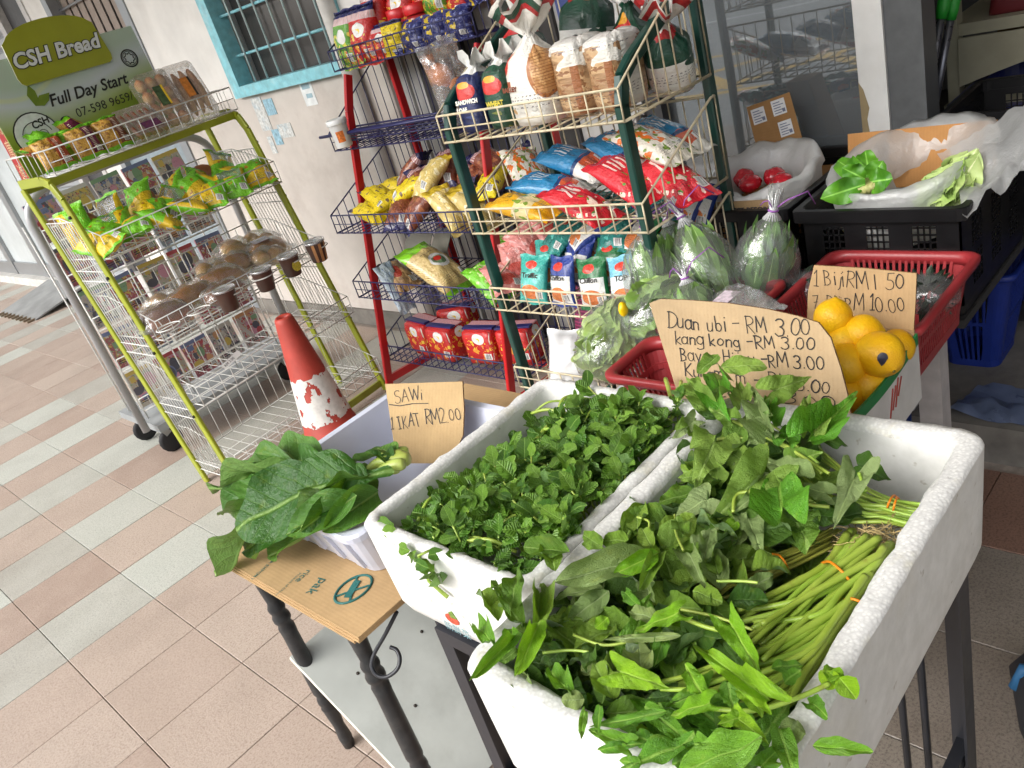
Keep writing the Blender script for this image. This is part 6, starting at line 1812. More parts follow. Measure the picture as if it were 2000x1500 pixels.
# lemon carton and flap card
lcx0, lcx1, lcy0, lcy1, lz0, lz1 = 1.10, 1.398, 0.536, 0.752, 0.556, 0.70
lc = empty('lemon_carton', (1.25, 0.645, lz0), 0, 'open white carton with green edge full of lemons', 'carton')
o0 = V((1.25, 0.645, lz0))
M_CW = mat('carton_white', (206, 206, 204), 0.5, 0.06, 20); M_CG = mat('carton_green', (16, 122, 62), 0.45, 0.08, 30)
q = MB(); q.box(tuple(V((lcx0, lcy0, lz0+.001))-o0), tuple(V((lcx1, lcy1, lz0+0.006))-o0)); q.build('bottom', M_CARD, lc)
def curved_wall(pa, pb_, name):
    q = MB(); N = 14; L0, L1, L2 = [], [], []
    d = (V(pb_)-V(pa)); nn_ = V((d.y, -d.x, 0)).normalized()*0.004
    for s_, off in ((0, V((0, 0, 0))), (1, nn_)):
        for i in range(N+1):
            p = V(pa)+d*(i/N)
            bow = -0.012*math.sin(PI*i/N)
            L0.append(p + off + V((0, 0, lz0+.006)) - o0 + nn_*(-bow*100)*0.0)
            L1.append(p + off + V((0, 0, lz1-0.022+bow)) - o0)
            L2.append(p + off + V((0, 0, lz1+bow)) - o0)
    M_ = N+1
    for k, (A, B_, mi) in enumerate(((L0, L1, 0), (L1, L2, 1))):
        q.loft([A[:M_], B_[:M_]], closed=False, m=2); q.loft([A[M_:], B_[M_:]], closed=False, m=mi)
    q.loft([L2[:M_], L2[M_:]], closed=False, m=1)
    return q.build(name, [M_CW, M_CG, M_CARD], lc)
curved_wall((lcx1, lcy0, 0), (lcx0, lcy0, 0), 'side_wall') if False else curved_wall((lcx0, lcy0, 0), (lcx1, lcy0, 0), 'side_wall')
q = MB(); q.box(tuple(V((lcx0, lcy0+.002, lz0+.006))-o0), tuple(V((lcx0+.004, lcy1, lz1-.01))-o0)); q.build('front_wall', M_CARD, lc)
q = MB(); q.box(tuple(V((lcx0+.004, lcy1-.004, lz0+.006))-o0), tuple(V((lcx1, lcy1, lz1-.01))-o0)); q.build('side_wall', M_CARD, lc)
q = MB(); q.box(tuple(V((lcx1, lcy0+.002, lz0+.006))-o0), tuple(V((lcx1+.004, lcy1, lz1+.005))-o0)); q.build('back_wall', M_CARD, lc)
q = MB()
for k, (u, z, w_, h_) in enumerate(((0.15, .632, .004, .05), (0.163, .636, .004, .04), (0.176, .64, .004, .05), (0.19, .645, .004, .03))):
    q.bar(V((lcx0+u, lcy0-.0049, z-h_/2))-o0, V((lcx0+u+.02, lcy0-.0049, z+h_/2))-o0, w_, 0.0012, (1, 0, 0))
q.build('red_print', mat('print_red', (170, 70, 60), 0.5), lc, kind='stuff')
q = MB(); q.prism(disc(0, 0, 0.012, 0.006, 12), 0, 0.0008, frame_mat(V((lcx0+.06, lcy0-.0046, .60))-o0, (0.3, 0, 1), (-1, 0, .3))); q.build('hand_hole', M_DARK, lc)
pf = V((lcx1+0.004, 0.645, lz1+0.005)); n3 = V((-1, 0, 0.12)).normalized()
s3 = card_sign('price_card', [(1590, 518), (1690, 524), (1790, 534), (1788, 590), (1784, 648), (1576, 628), (1578, 570)], pf, n3, M_CARDY, 'cardboard flap card with two handwritten lemon prices')
bpy.context.view_layer.update()
handwriting([('1 BijiRM | 50', (1588, 556), (1768, 566), 30), ('7 BijiRM 10.00', (1588, 604), (1772, 610), 30)], s3, pf, n3, 0.00075)


def lemon_mat():
    t = NT('lemon_skin')
    oi = t.n('ShaderNodeObjectInfo').outputs['Random']
    k = t.mix(t.rng(t.noise(16, 5, 0.65), 0.3, 0.7), lin(222, 160, 6), lin(238, 196, 26))
    k = t.mix(t.math('MULTIPLY', oi, 0.35), k, lin(214, 150, 20))
    k = t.mix(t.rng(t.noise(34, 4, 0.7), 0.64, 0.72, 0, 0.45), k, lin(166, 120, 40))
    k = t.mix(t.rng(t.vor(300), 0.05, 0.25, 0.35, 0), k, lin(196, 134, 10))
    h = t.math('ADD', t.math('MULTIPLY', t.vor(300), 0.5), t.math('MULTIPLY', t.noise(24, 3), 1.6))
    return t.done(t.bsdf(k, t.rng(t.noise(40, 3), .3, .7, .36, .55), t.bump(h, 0.35, 0.003), 0, 0.4, 0.0))


M_LEM = lemon_mat()
LEM = [(1628, 620, .775, .034, 'topmost lemon below the flap card'), (1684, 653, .745, .035, 'upper lemon below the end of the second price'), (1652, 668, .735, .034, 'lemon tucked behind the edge of the large card'), (1652, 712, .715, .038, 'lemon with a film seam half hidden by the large card'), (1717, 692, .728, .041, 'largest lemon with dark drop shaped sticker'), (1748, 680, .685, .034, 'rightmost lemon against the green carton edge'), (1692, 752, .672, .036, 'lemon low in the carton under the stickered one'), (1652, 772, .665, .034, 'lowest lemon beside the card corner'), (1700, 640, .66, .036, 'lemon buried under the upper two'), (1700, 735, .632, .030, 'lemon at bottom of carton in shade'), (1650, 640, .66, .036, 'buried lemon under the topmost lemon')]
for k, (px, py, z, r, lb) in enumerate(LEM):
    lo = empty('lemon', at(px, py, z), 0, lb, 'lemon', 'lemons in the open carton')
    lo.rotation_euler = ((0.3, 0.1, 1), (1.5, 0.5, .3), (0.4, -.3, 2), (1.6, .2, 1), (1.9, 0.2, -0.6), (1, 1, 1), (1.4, .4, 2), (.5, 1.2, 0), (0, 0, 0), (1, 0, 1), (0, 1, 0))[k]
    q = MB(); prof = []
    for j in range(17):
        a = -PI/2+PI*j/16
        rr_, zz = math.cos(a), math.sin(a)
        if a > 1.2: zz += 0.09*((a-1.2)/.37)**2; 
        prof.append((max(0.0008, r*rr_), r*zz*1.03))
    q.lathe(prof, 28)
    q.v = [tuple(V(p)*(1+0.07*noise.noise(V(p)*22+V((k*5, 0, 0))))) for p in q.v]
    q.build('fruit', M_LEM, lo)
    q = MB(); q.lathe([(r*.07, r*1.10), (r*.06, r*1.14)], 8); q.build('stem_end', mat('stem_brown', (120, 110, 50), 0.7), lo)
    if k == 4:
        d = (CAM_P - lo.location).normalized()
        st = MB()
        loop = [(.0085*math.cos(a), .0095*math.sin(a)) for a in [PI*i/12-0.1 for i in range(15)]] + [(-.004, -.010), (0, -.0155), (.004, -.010)]
        Z = (d + V((0.12, -0.05, -0.2))).normalized(); X = V((RW[0])); X = (X-Z*X.dot(Z)).normalized(); Y = Z.cross(X)
        Ri = lo.rotation_euler.to_matrix().inverted()
        vs = []
        for s_ in (0.0, 0.55, 1.0):
            for x, y in loop:
                p = (X*x*s_+Y*y*s_)
                pv_ = Ri @ ((Z*r*1.02 + p).normalized()*(r*1.018)); vs.append(pv_*(1+0.07*noise.noise(pv_*22+V((k*5, 0, 0))))+(Ri @ Z)*.0012)
        n_ = len(loop)
        st.add(vs, [(n_*i+j, n_*i+(j+1) % n_, n_*(i+1)+(j+1) % n_, n_*(i+1)+j) for i in (0, 1) for j in range(n_)])
        st.build('fruit_sticker', mat('sticker_dark', (34, 32, 52), 0.35, 0.25, 300), lo)

# ---------------- tied bags of greens
M_FILMG = film_mat('veg_film', 0.08, 0.09, 0.05, 22, 0.7, (0.96, 0.98, 0.96))
M_PURP = mat('string_purple', (150, 90, 170), 0.5)


def veg_mat(name, c1, c2, rough=0.42):
    if name in _mc: return _mc[name]
    t = NT(name)
    vec = t.coord('UV')
    sp = t.n('ShaderNodeSeparateXYZ'); t.put(sp.inputs[0], vec)
    xm = t.math('ABSOLUTE', t.math('SUBTRACT', sp.outputs[0], 0.5))
    k = t.mix(t.rng(t.noise(14, 4), 0.3, 0.7), lin(*c1), lin(*c2))
    k = t.mix(t.rng(xm, 0.012, 0.05, 0.7, 0), k, lin(*(min(255, q_+60) for q_ in c2)))
    bs = t.bsdf(k, rough, t.bump(t.noise(70, 4), 0.35, 0.003), 0, 0.45)
    tl = t.n('ShaderNodeBsdfTranslucent'); t.put(tl.inputs[0], k)
    m = t.n('ShaderNodeMixShader'); m.inputs[0].default_value = 0.15
    t.put(m.inputs[1], bs); t.put(m.inputs[2], tl.outputs[0])
    _mc[name] = t.done(m.outputs[0])
    return _mc[name]


def leaf_strip(q, p, d, nrm, L, w, seed, bend=0.2, wave=0.12, nseg=7):
    """adds a long leaf starting at p along d to mesh builder q"""
    d = V(d).normalized(); s_ = d.cross(V(nrm)).normalized(); n_ = s_.cross(d)
    vs, uv = [], []
    for j in range(nseg+1):
        t_ = j/nseg
        ww = w*math.sin(PI*min(1, t_*0.92+0.08))**0.7
        for i, u in enumerate((-1, -.5, 0, .5, 1)):
            wv = wave*ww*math.sin(t_*11+seed+u*2)*abs(u)
            pt_ = V(p) + d*(L*t_) + s_*(ww*u/2) + n_*(-bend*L*t_*t_ + wv + 0.15*ww*abs(u))
            vs.append(pt_); uv.append((u/2+.5, t_))
    q.add(vs, [(j*5+i, j*5+i+1, (j+1)*5+i+1, (j+1)*5+i) for j in range(nseg) for i in range(4)], 0, uv, True)


def veg_bag(foot, top, wid, dep, label, seed, mats, knot_t=0.80, tie=True):
    foot, top = V(foot), V(top)
    ax = top-foot; H = ax.length
    o = empty('greens_bag', foot, 0, label, 'bag of greens', 'tied clear bags of greens')
    T = frame_mat((0, 0, 0), ax.cross(V((0.577, 0.693, 0))).normalized(), ax.cross(V((0.577, 0.693, 0))).normalized().cross(ax) if False else V((0.6, 0.7, -.1)))
    Z = ax.normalized(); X = V((RW[0])); X = (X-Z*X.dot(Z)).normalized(); Y = Z.cross(X)
    T = Matrix(((X.x, Y.x, Z.x, 0), (X.y, Y.y, Z.y, 0), (X.z, Y.z, Z.z, 0), (0, 0, 0, 1)))
    rr = random.Random(seed)
    hb = H*knot_t
    q = MB()
    for k in range(46):
        a = rr.uniform(0, 2*PI); r_ = rr.uniform(0.1, 0.40)
        p = V((math.cos(a)*r_*wid*.8, math.sin(a)*r_*dep*.8, rr.uniform(0.02, 0.28)*hb))
        d = V((math.cos(a)*0.10*rr.random(), math.sin(a)*.10*rr.random(), 1))
        leaf_strip(q, T @ p, T.to_3x3() @ d, T.to_3x3() @ V((math.cos(a), math.sin(a), 0)), hb*rr.uniform(0.55, 0.72), wid*rr.uniform(0.20, 0.34), rr.uniform(0, 9), rr.uniform(-.12, .1))
    q.build('leaf_bundle', mats, o, kind='stuff')
    q = MB(); n = 40; loops = []
    for f, s_ in ((0.0, .45), (0.02, .78), (0.10, .98), (0.3, 1.05), (0.5, 1.0), (0.68, .82), (0.82, .55), (0.93, .25), (1.0, .10), (1.05, .10), (1.12, .16), (1.28, .22)):
        L = []
        for i in range(n):
            a = 2*PI*i/n
            ga = max(0, (f-0.55)/0.45)
            wr = 1+0.05*noise.noise(V((math.cos(a)*2+seed, math.sin(a)*2, f*4))) + min(1, ga)*0.10*math.sin(a*13+seed) + 0.03*math.sin(a*5+f*8)
            L.append(T @ V((math.cos(a)*wid/2*s_*wr, math.sin(a)*dep/2*s_*wr, f*hb + (0.012*math.sin(a*9+seed) if f > 1.2 else 0))))
        loops.append(L)
    q.loft(loops, smooth=True, cap0=True)
    q.build('film', M_FILMG, o)
    # gathered neck: whitish bunched film
    q = MB()
    for k in range(18):
        a = 2*PI*k/18
        q.tube([T @ V((math.cos(a)*wid*.13, math.sin(a)*dep*.13, hb*.93)), T @ V((math.cos(a)*wid*.04, math.sin(a)*dep*.04, hb*1.02)), T @ V((math.cos(a)*wid*rr.uniform(.06, .12), math.sin(a)*dep*.09, hb*rr.uniform(1.15, 1.27)))], 0.0022, 4)
    q.build('neck', film_mat('neck_film', 0.55, 0.15, 0.15, 40, 0.5), o, kind='stuff')
    q = MB()
    c = T @ V((0, 0, hb*1.03))
    q.tube([T @ V((math.cos(a)*wid*.07, math.sin(a)*dep*.07, hb*1.03)) for a in [2*PI*i/12 for i in range(12)]], 0.0022, 5, closed=True)
    for s_ in (-1, 1):
        e = [c, c+T.to_3x3() @ V((s_*.02, -.02, .03)), c+T.to_3x3() @ V((s_*.045+.02, -.01, .035+.01*s_)), c+T.to_3x3() @ V((s_*.06+.03, 0, .012))]
        q.tube(e, 0.0015, 5)
    q.build('string', M_PURP, o)
    return o


def vb(f, t, z, *a):
    F = at(*f, z)
    veg_bag(F, atx(t[0], t[1], F.x+.02), a[0]*1.04, a[1]*1.04, *a[2:])


VM1 = veg_mat('bagged_leaf', (104, 148, 66), (152, 186, 104)); VM2 = veg_mat('bagged_leaf_dark', (72, 118, 56), (122, 158, 86)); VM3 = veg_mat('lettuce_pale', (150, 184, 92), (206, 220, 150), 0.4)
vb((1280, 592), (1252, 408), .70, 0.125, 0.11, 'leftmost tied bag of long greens in the red basket', 1, VM1)
vb((1415, 590), (1312, 388), .68, 0.14, 0.115, 'middle tied bag of long greens leaning left', 2, VM1)
vb((1485, 578), (1516, 372), .66, 0.145, 0.12, 'glossiest tied bag of dark greens in front of the black crate', 3, VM2)
vb((1345, 555), (1292, 400), .68, 0.115, 0.09, 'tied bag of greens half hidden between the two left bags', 4, VM2)
vb((1372, 650), (1330, 520), .70, 0.115, 0.09, 'small tied bag of greens behind the large price card', 5, VM1)


def lettuce(name, c, r, axis, label, seed, m, filmed=True, group='lettuce bags on the board'):
    o = empty(name, c, 0, label, 'bag of lettuce', group)
    rr = random.Random(seed); ax = V(axis).normalized()
    q = MB()
    for k in range(54):
        d = V((rr.gauss(0, 1), rr.gauss(0, 1), rr.gauss(0, 1))).normalized()
        if d.z < -0.5: d.z *= -1
        p = -ax*r*0.75 + d*r*0.35
        tgt = ax*r*rr.uniform(0.35, 1.05) + d*r*0.80
        dr = tgt-p
        leaf_strip(q, p, dr, d, dr.length, r*rr.uniform(0.9, 1.4), rr.uniform(0, 20), 0.10, 0.20, 12)
    q.build('leaf_head', m, o, kind='stuff')
    if filmed:
        q = MB(); n = 32; loops = []
        X = ax.cross(V((0, 0, 1))).normalized(); Y = ax.cross(X)
        for f, s_ in ((-1.15, .2), (-1.1, .6), (-.8, .92), (-.2, 1.06), (.4, 1.1), (.9, .98), (1.25, .75), (1.5, .55), (1.62, .5)):
            loops.append([ax*(r*f) + (X*math.cos(2*PI*i/n) + Y*math.sin(2*PI*i/n)*0.86)*(r*s_*(1+0.10*noise.noise(V((math.cos(2*PI*i/n)*2+seed, math.sin(2*PI*i/n)*2, f*2))))) for i in range(n)])
        q.loft(loops, smooth=True, cap0=True); q.build('film', M_FILMG, o)
    return o


lettuce('lettuce_bag', at(1188, 676, .672), 0.074, (0.55, -0.05, 0.45), 'pale lettuce bag lying on the white board by the front red basket', 5, VM3)
lettuce('lettuce_bag', at(1278, 608, .735), 0.068, (0.6, -0.5, 0.3), 'greener lettuce bag behind the large price card', 6, veg_mat('lettuce_green', (110, 150, 60), (160, 190, 100), 0.4))
q = MB(); p_ = at(1217, 604, .78)
yt = blob(0.012, 0.009, 0.017, 3, .15).build('yellow_tag', mat('tag_yellow', (240, 200, 10), 0.4)); yt.location = p_; tag(yt, 'small yellow tag beside the lettuce bags', 'tag')
fbg = empty('flat_bag', at(1450, 592, .765), 0, 'flat clear bag with pink label beside the top of the large card', 'bag')
f = obj('film', pouch_mesh(0.10, 0.20, 0.06, 88, 0.1).copy(), fbg); f.data.materials.append(M_FILMW); f.rotation_euler = (0.1, 0, 2.5)
q = MB(); q.box((-0.05, 0.0, 0.026), (0.0, 0.035, 0.0268)); q.build('label', mat('label_pinkish', (222, 206, 216), 0.4, 0.2, 100), fbg); 
for k, (px, py, z, lb) in enumerate(((1565, 562, .665, 'clear wrapped dark herbs at left of the back red basket'), (1812, 575, .66, 'clear wrapped dark herbs at right of the back red basket'))):
    o = empty('herb_pack', at(px, py, z), 0, lb, 'bag of herbs', 'wrapped herbs in the back red basket')
    q = MB(); rr = random.Random(k+3)
    for i in range(40):
        d = V((rr.gauss(0, 1), rr.gauss(0, 1), rr.gauss(0, .7))).normalized()
        leaf_strip(q, d*0.012, d+V((0, 0, .2)), d.orthogonal(), 0.05, 0.018, rr.random()*9, .2, .2, 4)
    q.build('leaf_bundle', veg_mat('herb_dark', (30, 44, 34), (56, 72, 54)), o, kind='stuff')
    blob(0.056, 0.064, 0.042, k+5, .2).build('film', M_FILMG, o)

# ---------------- crate contents
def sack_mat(name, a=0.55):
    if name in _mc: return _mc[name]
    t = NT(name)
    nm = t.bump(t.noise(26, 6, 0.65), 0.6, 0.015)
    df = t.n('ShaderNodeBsdfDiffuse'); df.inputs[0].default_value = lin(240, 242, 242); t.put(df.inputs['Normal'], nm)
    tl = t.n('ShaderNodeBsdfTranslucent'); tl.inputs[0].default_value = lin(236, 240, 240)
    m = t.n('ShaderNodeMixShader'); m.inputs[0].default_value = 0.4; t.put(m.inputs[1], df.outputs[0]); t.put(m.inputs[2], tl.outputs[0])
    gl = t.n('ShaderNodeBsdfGlossy'); gl.inputs['Roughness'].default_value = 0.14; t.put(gl.inputs['Normal'], nm)
    m2 = t.n('ShaderNodeMixShader'); m2.inputs[0].default_value = 0.22; t.put(m2.inputs[1], m.outputs[0]); t.put(m2.inputs[2], gl.outputs[0])
    tr = t.n('ShaderNodeBsdfTransparent')
    m3 = t.n('ShaderNodeMixShader'); m3.inputs[0].default_value = min(1, a+.15); t.put(m3.inputs[1], tr.outputs[0]); t.put(m3.inputs[2], m2.outputs[0])
    _mc[name] = t.done(m3.outputs[0]); return _mc[name]


def open_sack(c, rx, ry, h, label, seed, lift=(0, 0), a=0.6, lipw=0.045):
    o = empty('plastic_sack', c, 0, label, 'plastic bag', 'white plastic bags in the black crates')
    q = MB(); n = 64; loops = []
    for f, s_, z in ((0, .55, -.12), (1, .85, -.10), (2, .98, -.04), (3, 1.02, 0.01), (4, 1.08, .028), (5, 1.04, .042), (6, .93, .040), (7, .80, .022), (8, .74, -.01), (9, .72, -.05)):
        L = []
        for i in range(n):
            an = 2*PI*i/n; cx_, sy_ = math.cos(an), math.sin(an)
            wv = 0.10*noise.noise(V((cx_*2.2+seed, sy_*2.2, f*.35))) + 0.05*noise.noise(V((cx_*6+seed, sy_*6, f*.9)))
            zz = z*h/.04 if z > 0 else z
            zz += lift[0]*cx_ + lift[1]*sy_ + 0.018*noise.noise(V((cx_*3+seed*2, sy_*3, f*.3)))*(f > 2)
            L.append((cx_*rx*s_*(1+wv), sy_*ry*s_*(1+wv), zz))
        loops.append(L)
    q.loft(loops, smooth=True, cap0=True)
    q.build('film', sack_mat('sack_film%d' % int(a*100), a), o)
    return o


open_sack(V((1.995, 0.745, 0.80)), 0.215, 0.165, 0.05, 'open translucent white bag with cut greens in the right black crate', 4, (0.02, -0.01), 0.45)
open_sack(V((1.97, 1.11, 0.80)), 0.155, 0.135, 0.045, 'open white plastic bag with red packs in the left black crate', 9, (0.02, 0.0), 0.6)
# raised corner of another bag at the right
rs = empty('plastic_sack', (2.15, 0.56, 0.80), 0, 'clear bag pulled up over the right end of the black crate', 'plastic bag', 'white plastic bags in the black crates')
q = MB()
P00, P10, P01, P11 = at(1830, 300, .82), at(2010, 195, .93), at(1880, 420, .79), at(2010, 330, .84)
g = []
for i in range(15):
    L = []
    for j in range(15):
        u, v = i/14, j/14
        p = (P00*(1-u)+P10*u)*(1-v) + (P01*(1-u)+P11*u)*v
        p = p + V((0, 0, 0.03*noise.noise(V((u*4, v*4, 1)))+0.012*noise.noise(V((u*11, v*11, 5))))) + V((-0.02, -.02, 0))*math.sin(PI*v)
        L.append(p - rs.location)
    g.append(L)
q.loft(g, closed=False, smooth=True); q.build('film', sack_mat('sack_film38', 0.38), rs)
for k in range(4):
    o = blob(0.035, 0.028, 0.025, k+33, .2).build('red_packet', mat('packet_red', (206, 30, 48), 0.25, 0.15, 60, 0.4, 40, coat=0.5))
    o.location = V((1.96+.05*(k % 2), 1.06+.045*k, 0.805)); tag(o, 'red shiny packet in the white bag, %s from left' % ORD[3-k], 'packet', 'red packets in the white bag')
# greens in the sack: bright leaves round a cut stem
gb = empty('cut_greens', at(1668, 355, .83), 0, 'bright green leaves and pale cut stems sticking out of the white bag', 'vegetable')
VG = veg_mat('bright_leaf', (58, 122, 22), (108, 170, 46), 0.42)
for k, (bx_, by_, tx_, ty_, w_, zt) in enumerate(((1690, 360, 1612, 385, .06, .83), (1690, 350, 1634, 312, .055, .86), (1698, 345, 1690, 295, .05, .88), (1700, 355, 1738, 350, .06, .84), (1690, 350, 1650, 330, .05, .87), (1700, 350, 1722, 318, .05, .87))):
    q = MB(); p, t_ = at(bx_, by_, .835), at(tx_, ty_, zt)
    leaf_strip(q, p-gb.location, t_-p, CAM_P-p, (t_-p).length*1.1, w_, k, 0.1, 0.3, 9)
    q.build('leaf', VG, gb)
for k in range(5):
    q = MB(); p = at(1672+9*k, 378-2*k, .82); q.tube([p-gb.location, p-gb.location+V((.04, -.01+.005*k, .012))], 0.011, 8); q.build('cut_stem', mat('stem_pale', (176, 176, 110), 0.5, 0.2, 60), gb)
gl_ = lettuce('leafy_green', at(1850, 380, .79), 0.06, (0.3, -.3, .5), 'pale green leaves inside the clear bag at right of crate', 9, VM3, False, None)
gl_['category'] = 'vegetable'
# cartons
c1 = empty('labelled_carton', (2.16, 1.12, 0.80), 0, 'brown carton standing upright with three white shipping labels', 'carton')
pc_ = V((2.16, 1.15, .8)); nn_ = V((-0.80, -0.45, .18)).normalized()
A_, B_, C_, D_ = (onplane(px, py, pc_, nn_) for px, py in ((1458, 210), (1542, 180), (1580, 318), (1488, 330)))
q = MB(); vs = [p - c1.location for p in (A_, B_, C_, D_)]; vs += [p - nn_*.05 for p in vs[:4]]
q.add(vs, [(3, 2, 1, 0), (4, 5, 6, 7), (0, 1, 5, 4), (1, 2, 6, 5), (2, 3, 7, 6), (3, 0, 4, 7)]); q.build('box', cardboard('carton_brown', (160, 120, 76), 'z'), c1)
ex_ = (B_-A_).normalized(); ey_ = nn_.cross(ex_)
if ey_.z < 0: ey_ = -ey_
for k, (px, py) in enumerate(((1482, 226), (1521, 209), (1535, 250))):
    p = onplane(px, py, pc_, nn_) + nn_*.0012 - c1.location
    T = Matrix(((ex_.x, ey_.x, nn_.x, p.x), (ex_.y, ey_.y, nn_.y, p.y), (ex_.z, ey_.z, nn_.z, p.z), (0, 0, 0, 1)))
    def pl(x0, x1, y0, y1, z_, m_, Q): Q.add([T @ V((x, y, z_)) for x, y in ((x0, y0), (x1, y0), (x1, y1), (x0, y1))], [(0, 1, 2, 3)], m_)
    q = MB(); pl(-.018, .018, -.021, .021, 0.0002, 0, q)
    for i in range(5): pl(-.014, .005+.008*(i % 2), .012-.007*i, .0145-.007*i, .0006, 1, q)
    pl(.007, .015, -.016, -.006, .0006, 1, q)
    q.build('shipping_label', [mat('label_white', (218, 218, 220), 0.5), mat('label_ink', (110, 116, 140), 0.5)], c1)
q = MB(); q.box((0, -0.008, -.03), (.004, .17, .030)); c2 = q.build('carton_flap', M_CARDY); c2.location = (1.80, 0.955, 0.80); c2.rotation_euler = (0, 0, 0)
c2.location = at(1508, 412, .785) ; c2.rotation_euler = (0, -0.15, 0.05)
tag(c2, 'tan carton flap printed BEST BEFORE at the front of the left crate', 'carton')
text('lettering', 'SIL / BEST BEFORE', 0.019, mat('ink_navy', (40, 42, 60), 0.6), frame_mat((-0.0012, 0.15, -0.0), (0, -1, 0), (0, 0, 1)), c2, offset=0.0006)
q = MB(); q.box((-.004, -.18, -.1), (0, .17, .045)); c3 = q.build('torn_carton', cardboard('carton_orange', (190, 138, 84), 'y')); c3.location = at(1790, 285, .815); c3.rotation_euler = (0, 0.2, 0.03)
tag(c3, 'tan carton panel standing behind the open white bag', 'carton')
q = MB(); q.box((1.80, 0.975, .70), (2.22, 1.28, .76)); tag(q.build('inner_carton', cardboard('carton_brown', (176, 132, 84), 'z')), 'brown carton lying inside the left black crate', 'carton')
# ------------------------------------------------------------------ leafy greens
def leaf_material(name, c1, c2, under, vein, rough=0.38, spots=0.0, trans=0.22, nveins=8.0, slope=5.0, retic=0.35):
    t = NT(name)
    uvw = t.coord('UV')
    sp = t.n('ShaderNodeSeparateXYZ'); t.put(sp.inputs[0], uvw)
    u, v = sp.outputs[0], sp.outputs[1]
    xm = t.math('ABSOLUTE', t.math('SUBTRACT', u, 0.5))
    oi = t.n('ShaderNodeObjectInfo').outputs['Random']
    k = t.mix(oi, lin(*c1), lin(*c2))
    ob = t.coord('Object')
    k = t.mix(t.rng(t.noise(3.2, 4, 0.6, ob), 0.35, 0.7, 0, 0.5), k, tuple(x*0.66 for x in lin(*c1)[:3]) + (1,))
    wv = t.math('ADD', t.math('SUBTRACT', t.math('MULTIPLY', v, nveins), t.math('MULTIPLY', xm, slope)), t.math('MULTIPLY', t.noise(4, 2, 0.5, ob), 0.5))
    tri = t.math('ABSOLUTE', t.math('SUBTRACT', t.math('FRACT', wv), 0.5))
    side = t.rng(tri, 0.02, 0.07, 1, 0)
    mid = t.rng(xm, 0.010, 0.030, 1, 0)
    vn = t.math('MAXIMUM', t.math('MULTIPLY', side, 0.22), mid)
    k = t.mix(t.math('MULTIPLY', vn, 0.75), k, lin(*vein))
    geo = t.n('ShaderNodeNewGeometry')
    ku = t.mix(t.math('MULTIPLY', vn, 0.5), lin(*under), lin(*vein))
    k = t.mix(geo.outputs['Backfacing'], k, ku)
    if spots:
        s_ = t.rng(t.noise(9, 4, 0.7, ob), 0.66, 0.72, 0, spots)
        k = t.mix(s_, k, lin(70, 62, 34))
    fine = t.noise(16, 4, 0.65, ob)
    ret = t.vor(26, ob, 'DISTANCE_TO_EDGE')
    k = t.mix(t.rng(t.noise(2.1, 5, 0.7, ob), 0.56, 0.74, 0, 0.4), k, lin(168, 176, 60))
    k = t.mix(t.rng(t.noise(22, 4, 0.7, ob), 0.66, 0.76, 0, 0.3), k, lin(88, 84, 40))
    h = t.math('ADD', t.math('MULTIPLY', vn, -0.8), t.math('MULTIPLY', fine, 0.9))
    h = t.math('ADD', t.math('ADD', h, t.math('MULTIPLY', tri, 0.5)), t.math('MULTIPLY', t.rng(ret, 0, 0.12), retic))
    bs = t.bsdf(k, t.rng(fine, .3, .7, rough+.0, rough+.22), t.bump(h, 0.5, 0.012), 0, 0.5)
    tl = t.n('ShaderNodeBsdfTranslucent'); t.put(tl.inputs[0], t.mix(0.4, k, lin(150, 200, 30)))
    m = t.n('ShaderNodeMixShader'); m.inputs[0].default_value = trans
    t.put(m.inputs[1], bs); t.put(m.inputs[2], tl.outputs[0])
    return t.done(m.outputs[0])


L_CRESS = leaf_material('watercress_leaf', (60, 106, 24), (134, 176, 62), (124, 162, 94), (140, 176, 84), 0.36)
L_SWEET = leaf_material('sweet_potato_leaf', (104, 142, 46), (140, 172, 72), (142, 166, 112), (160, 190, 104), 0.42, 0.25)
L_SWEETB = leaf_material('sweet_potato_leaf_bright', (84, 148, 30), (100, 164, 40), (130, 166, 84), (150, 196, 80), 0.36)
L_SWEETP = leaf_material('sweet_potato_leaf_pale', (128, 152, 88), (150, 170, 112), (152, 172, 122), (174, 196, 130), 0.5, 0.6)
L_DARK = leaf_material('dark_leaf', (54, 92, 24), (82, 118, 36), (84, 118, 66), (90, 124, 60), 0.34)
L_AMA = leaf_material('amaranth_leaf', (88, 128, 32), (136, 168, 56), (120, 150, 96), (146, 178, 92), 0.42, 0.3)
L_AMAG = leaf_material('amaranth_leaf_dull', (116, 142, 78), (148, 166, 96), (132, 152, 116), (156, 176, 120), 0.5, 0.6)
L_KK = leaf_material('water_spinach_leaf', (122, 178, 28), (162, 204, 42), (130, 176, 70), (176, 212, 90), 0.33, 0.12, 0.32, 6.0, 7.0)
L_KKM = leaf_material('water_spinach_leaf_mid', (84, 140, 34), (118, 170, 48), (112, 156, 70), (150, 190, 84), 0.33, 0.1, 0.28, 6.0, 7.0)
L_PAK = leaf_material('pak_choi_leaf', (40, 88, 20), (66, 116, 30), (96, 136, 62), (132, 166, 84), 0.30, 0.0, 0.2, 7.0, 6.0, 0.05)
L_PAKB = leaf_material('pak_choi_leaf_light', (76, 124, 40), (98, 144, 54), (108, 146, 72), (146, 176, 96), 0.36, 0.0, 0.25, 7.0, 6.0, 0.05)


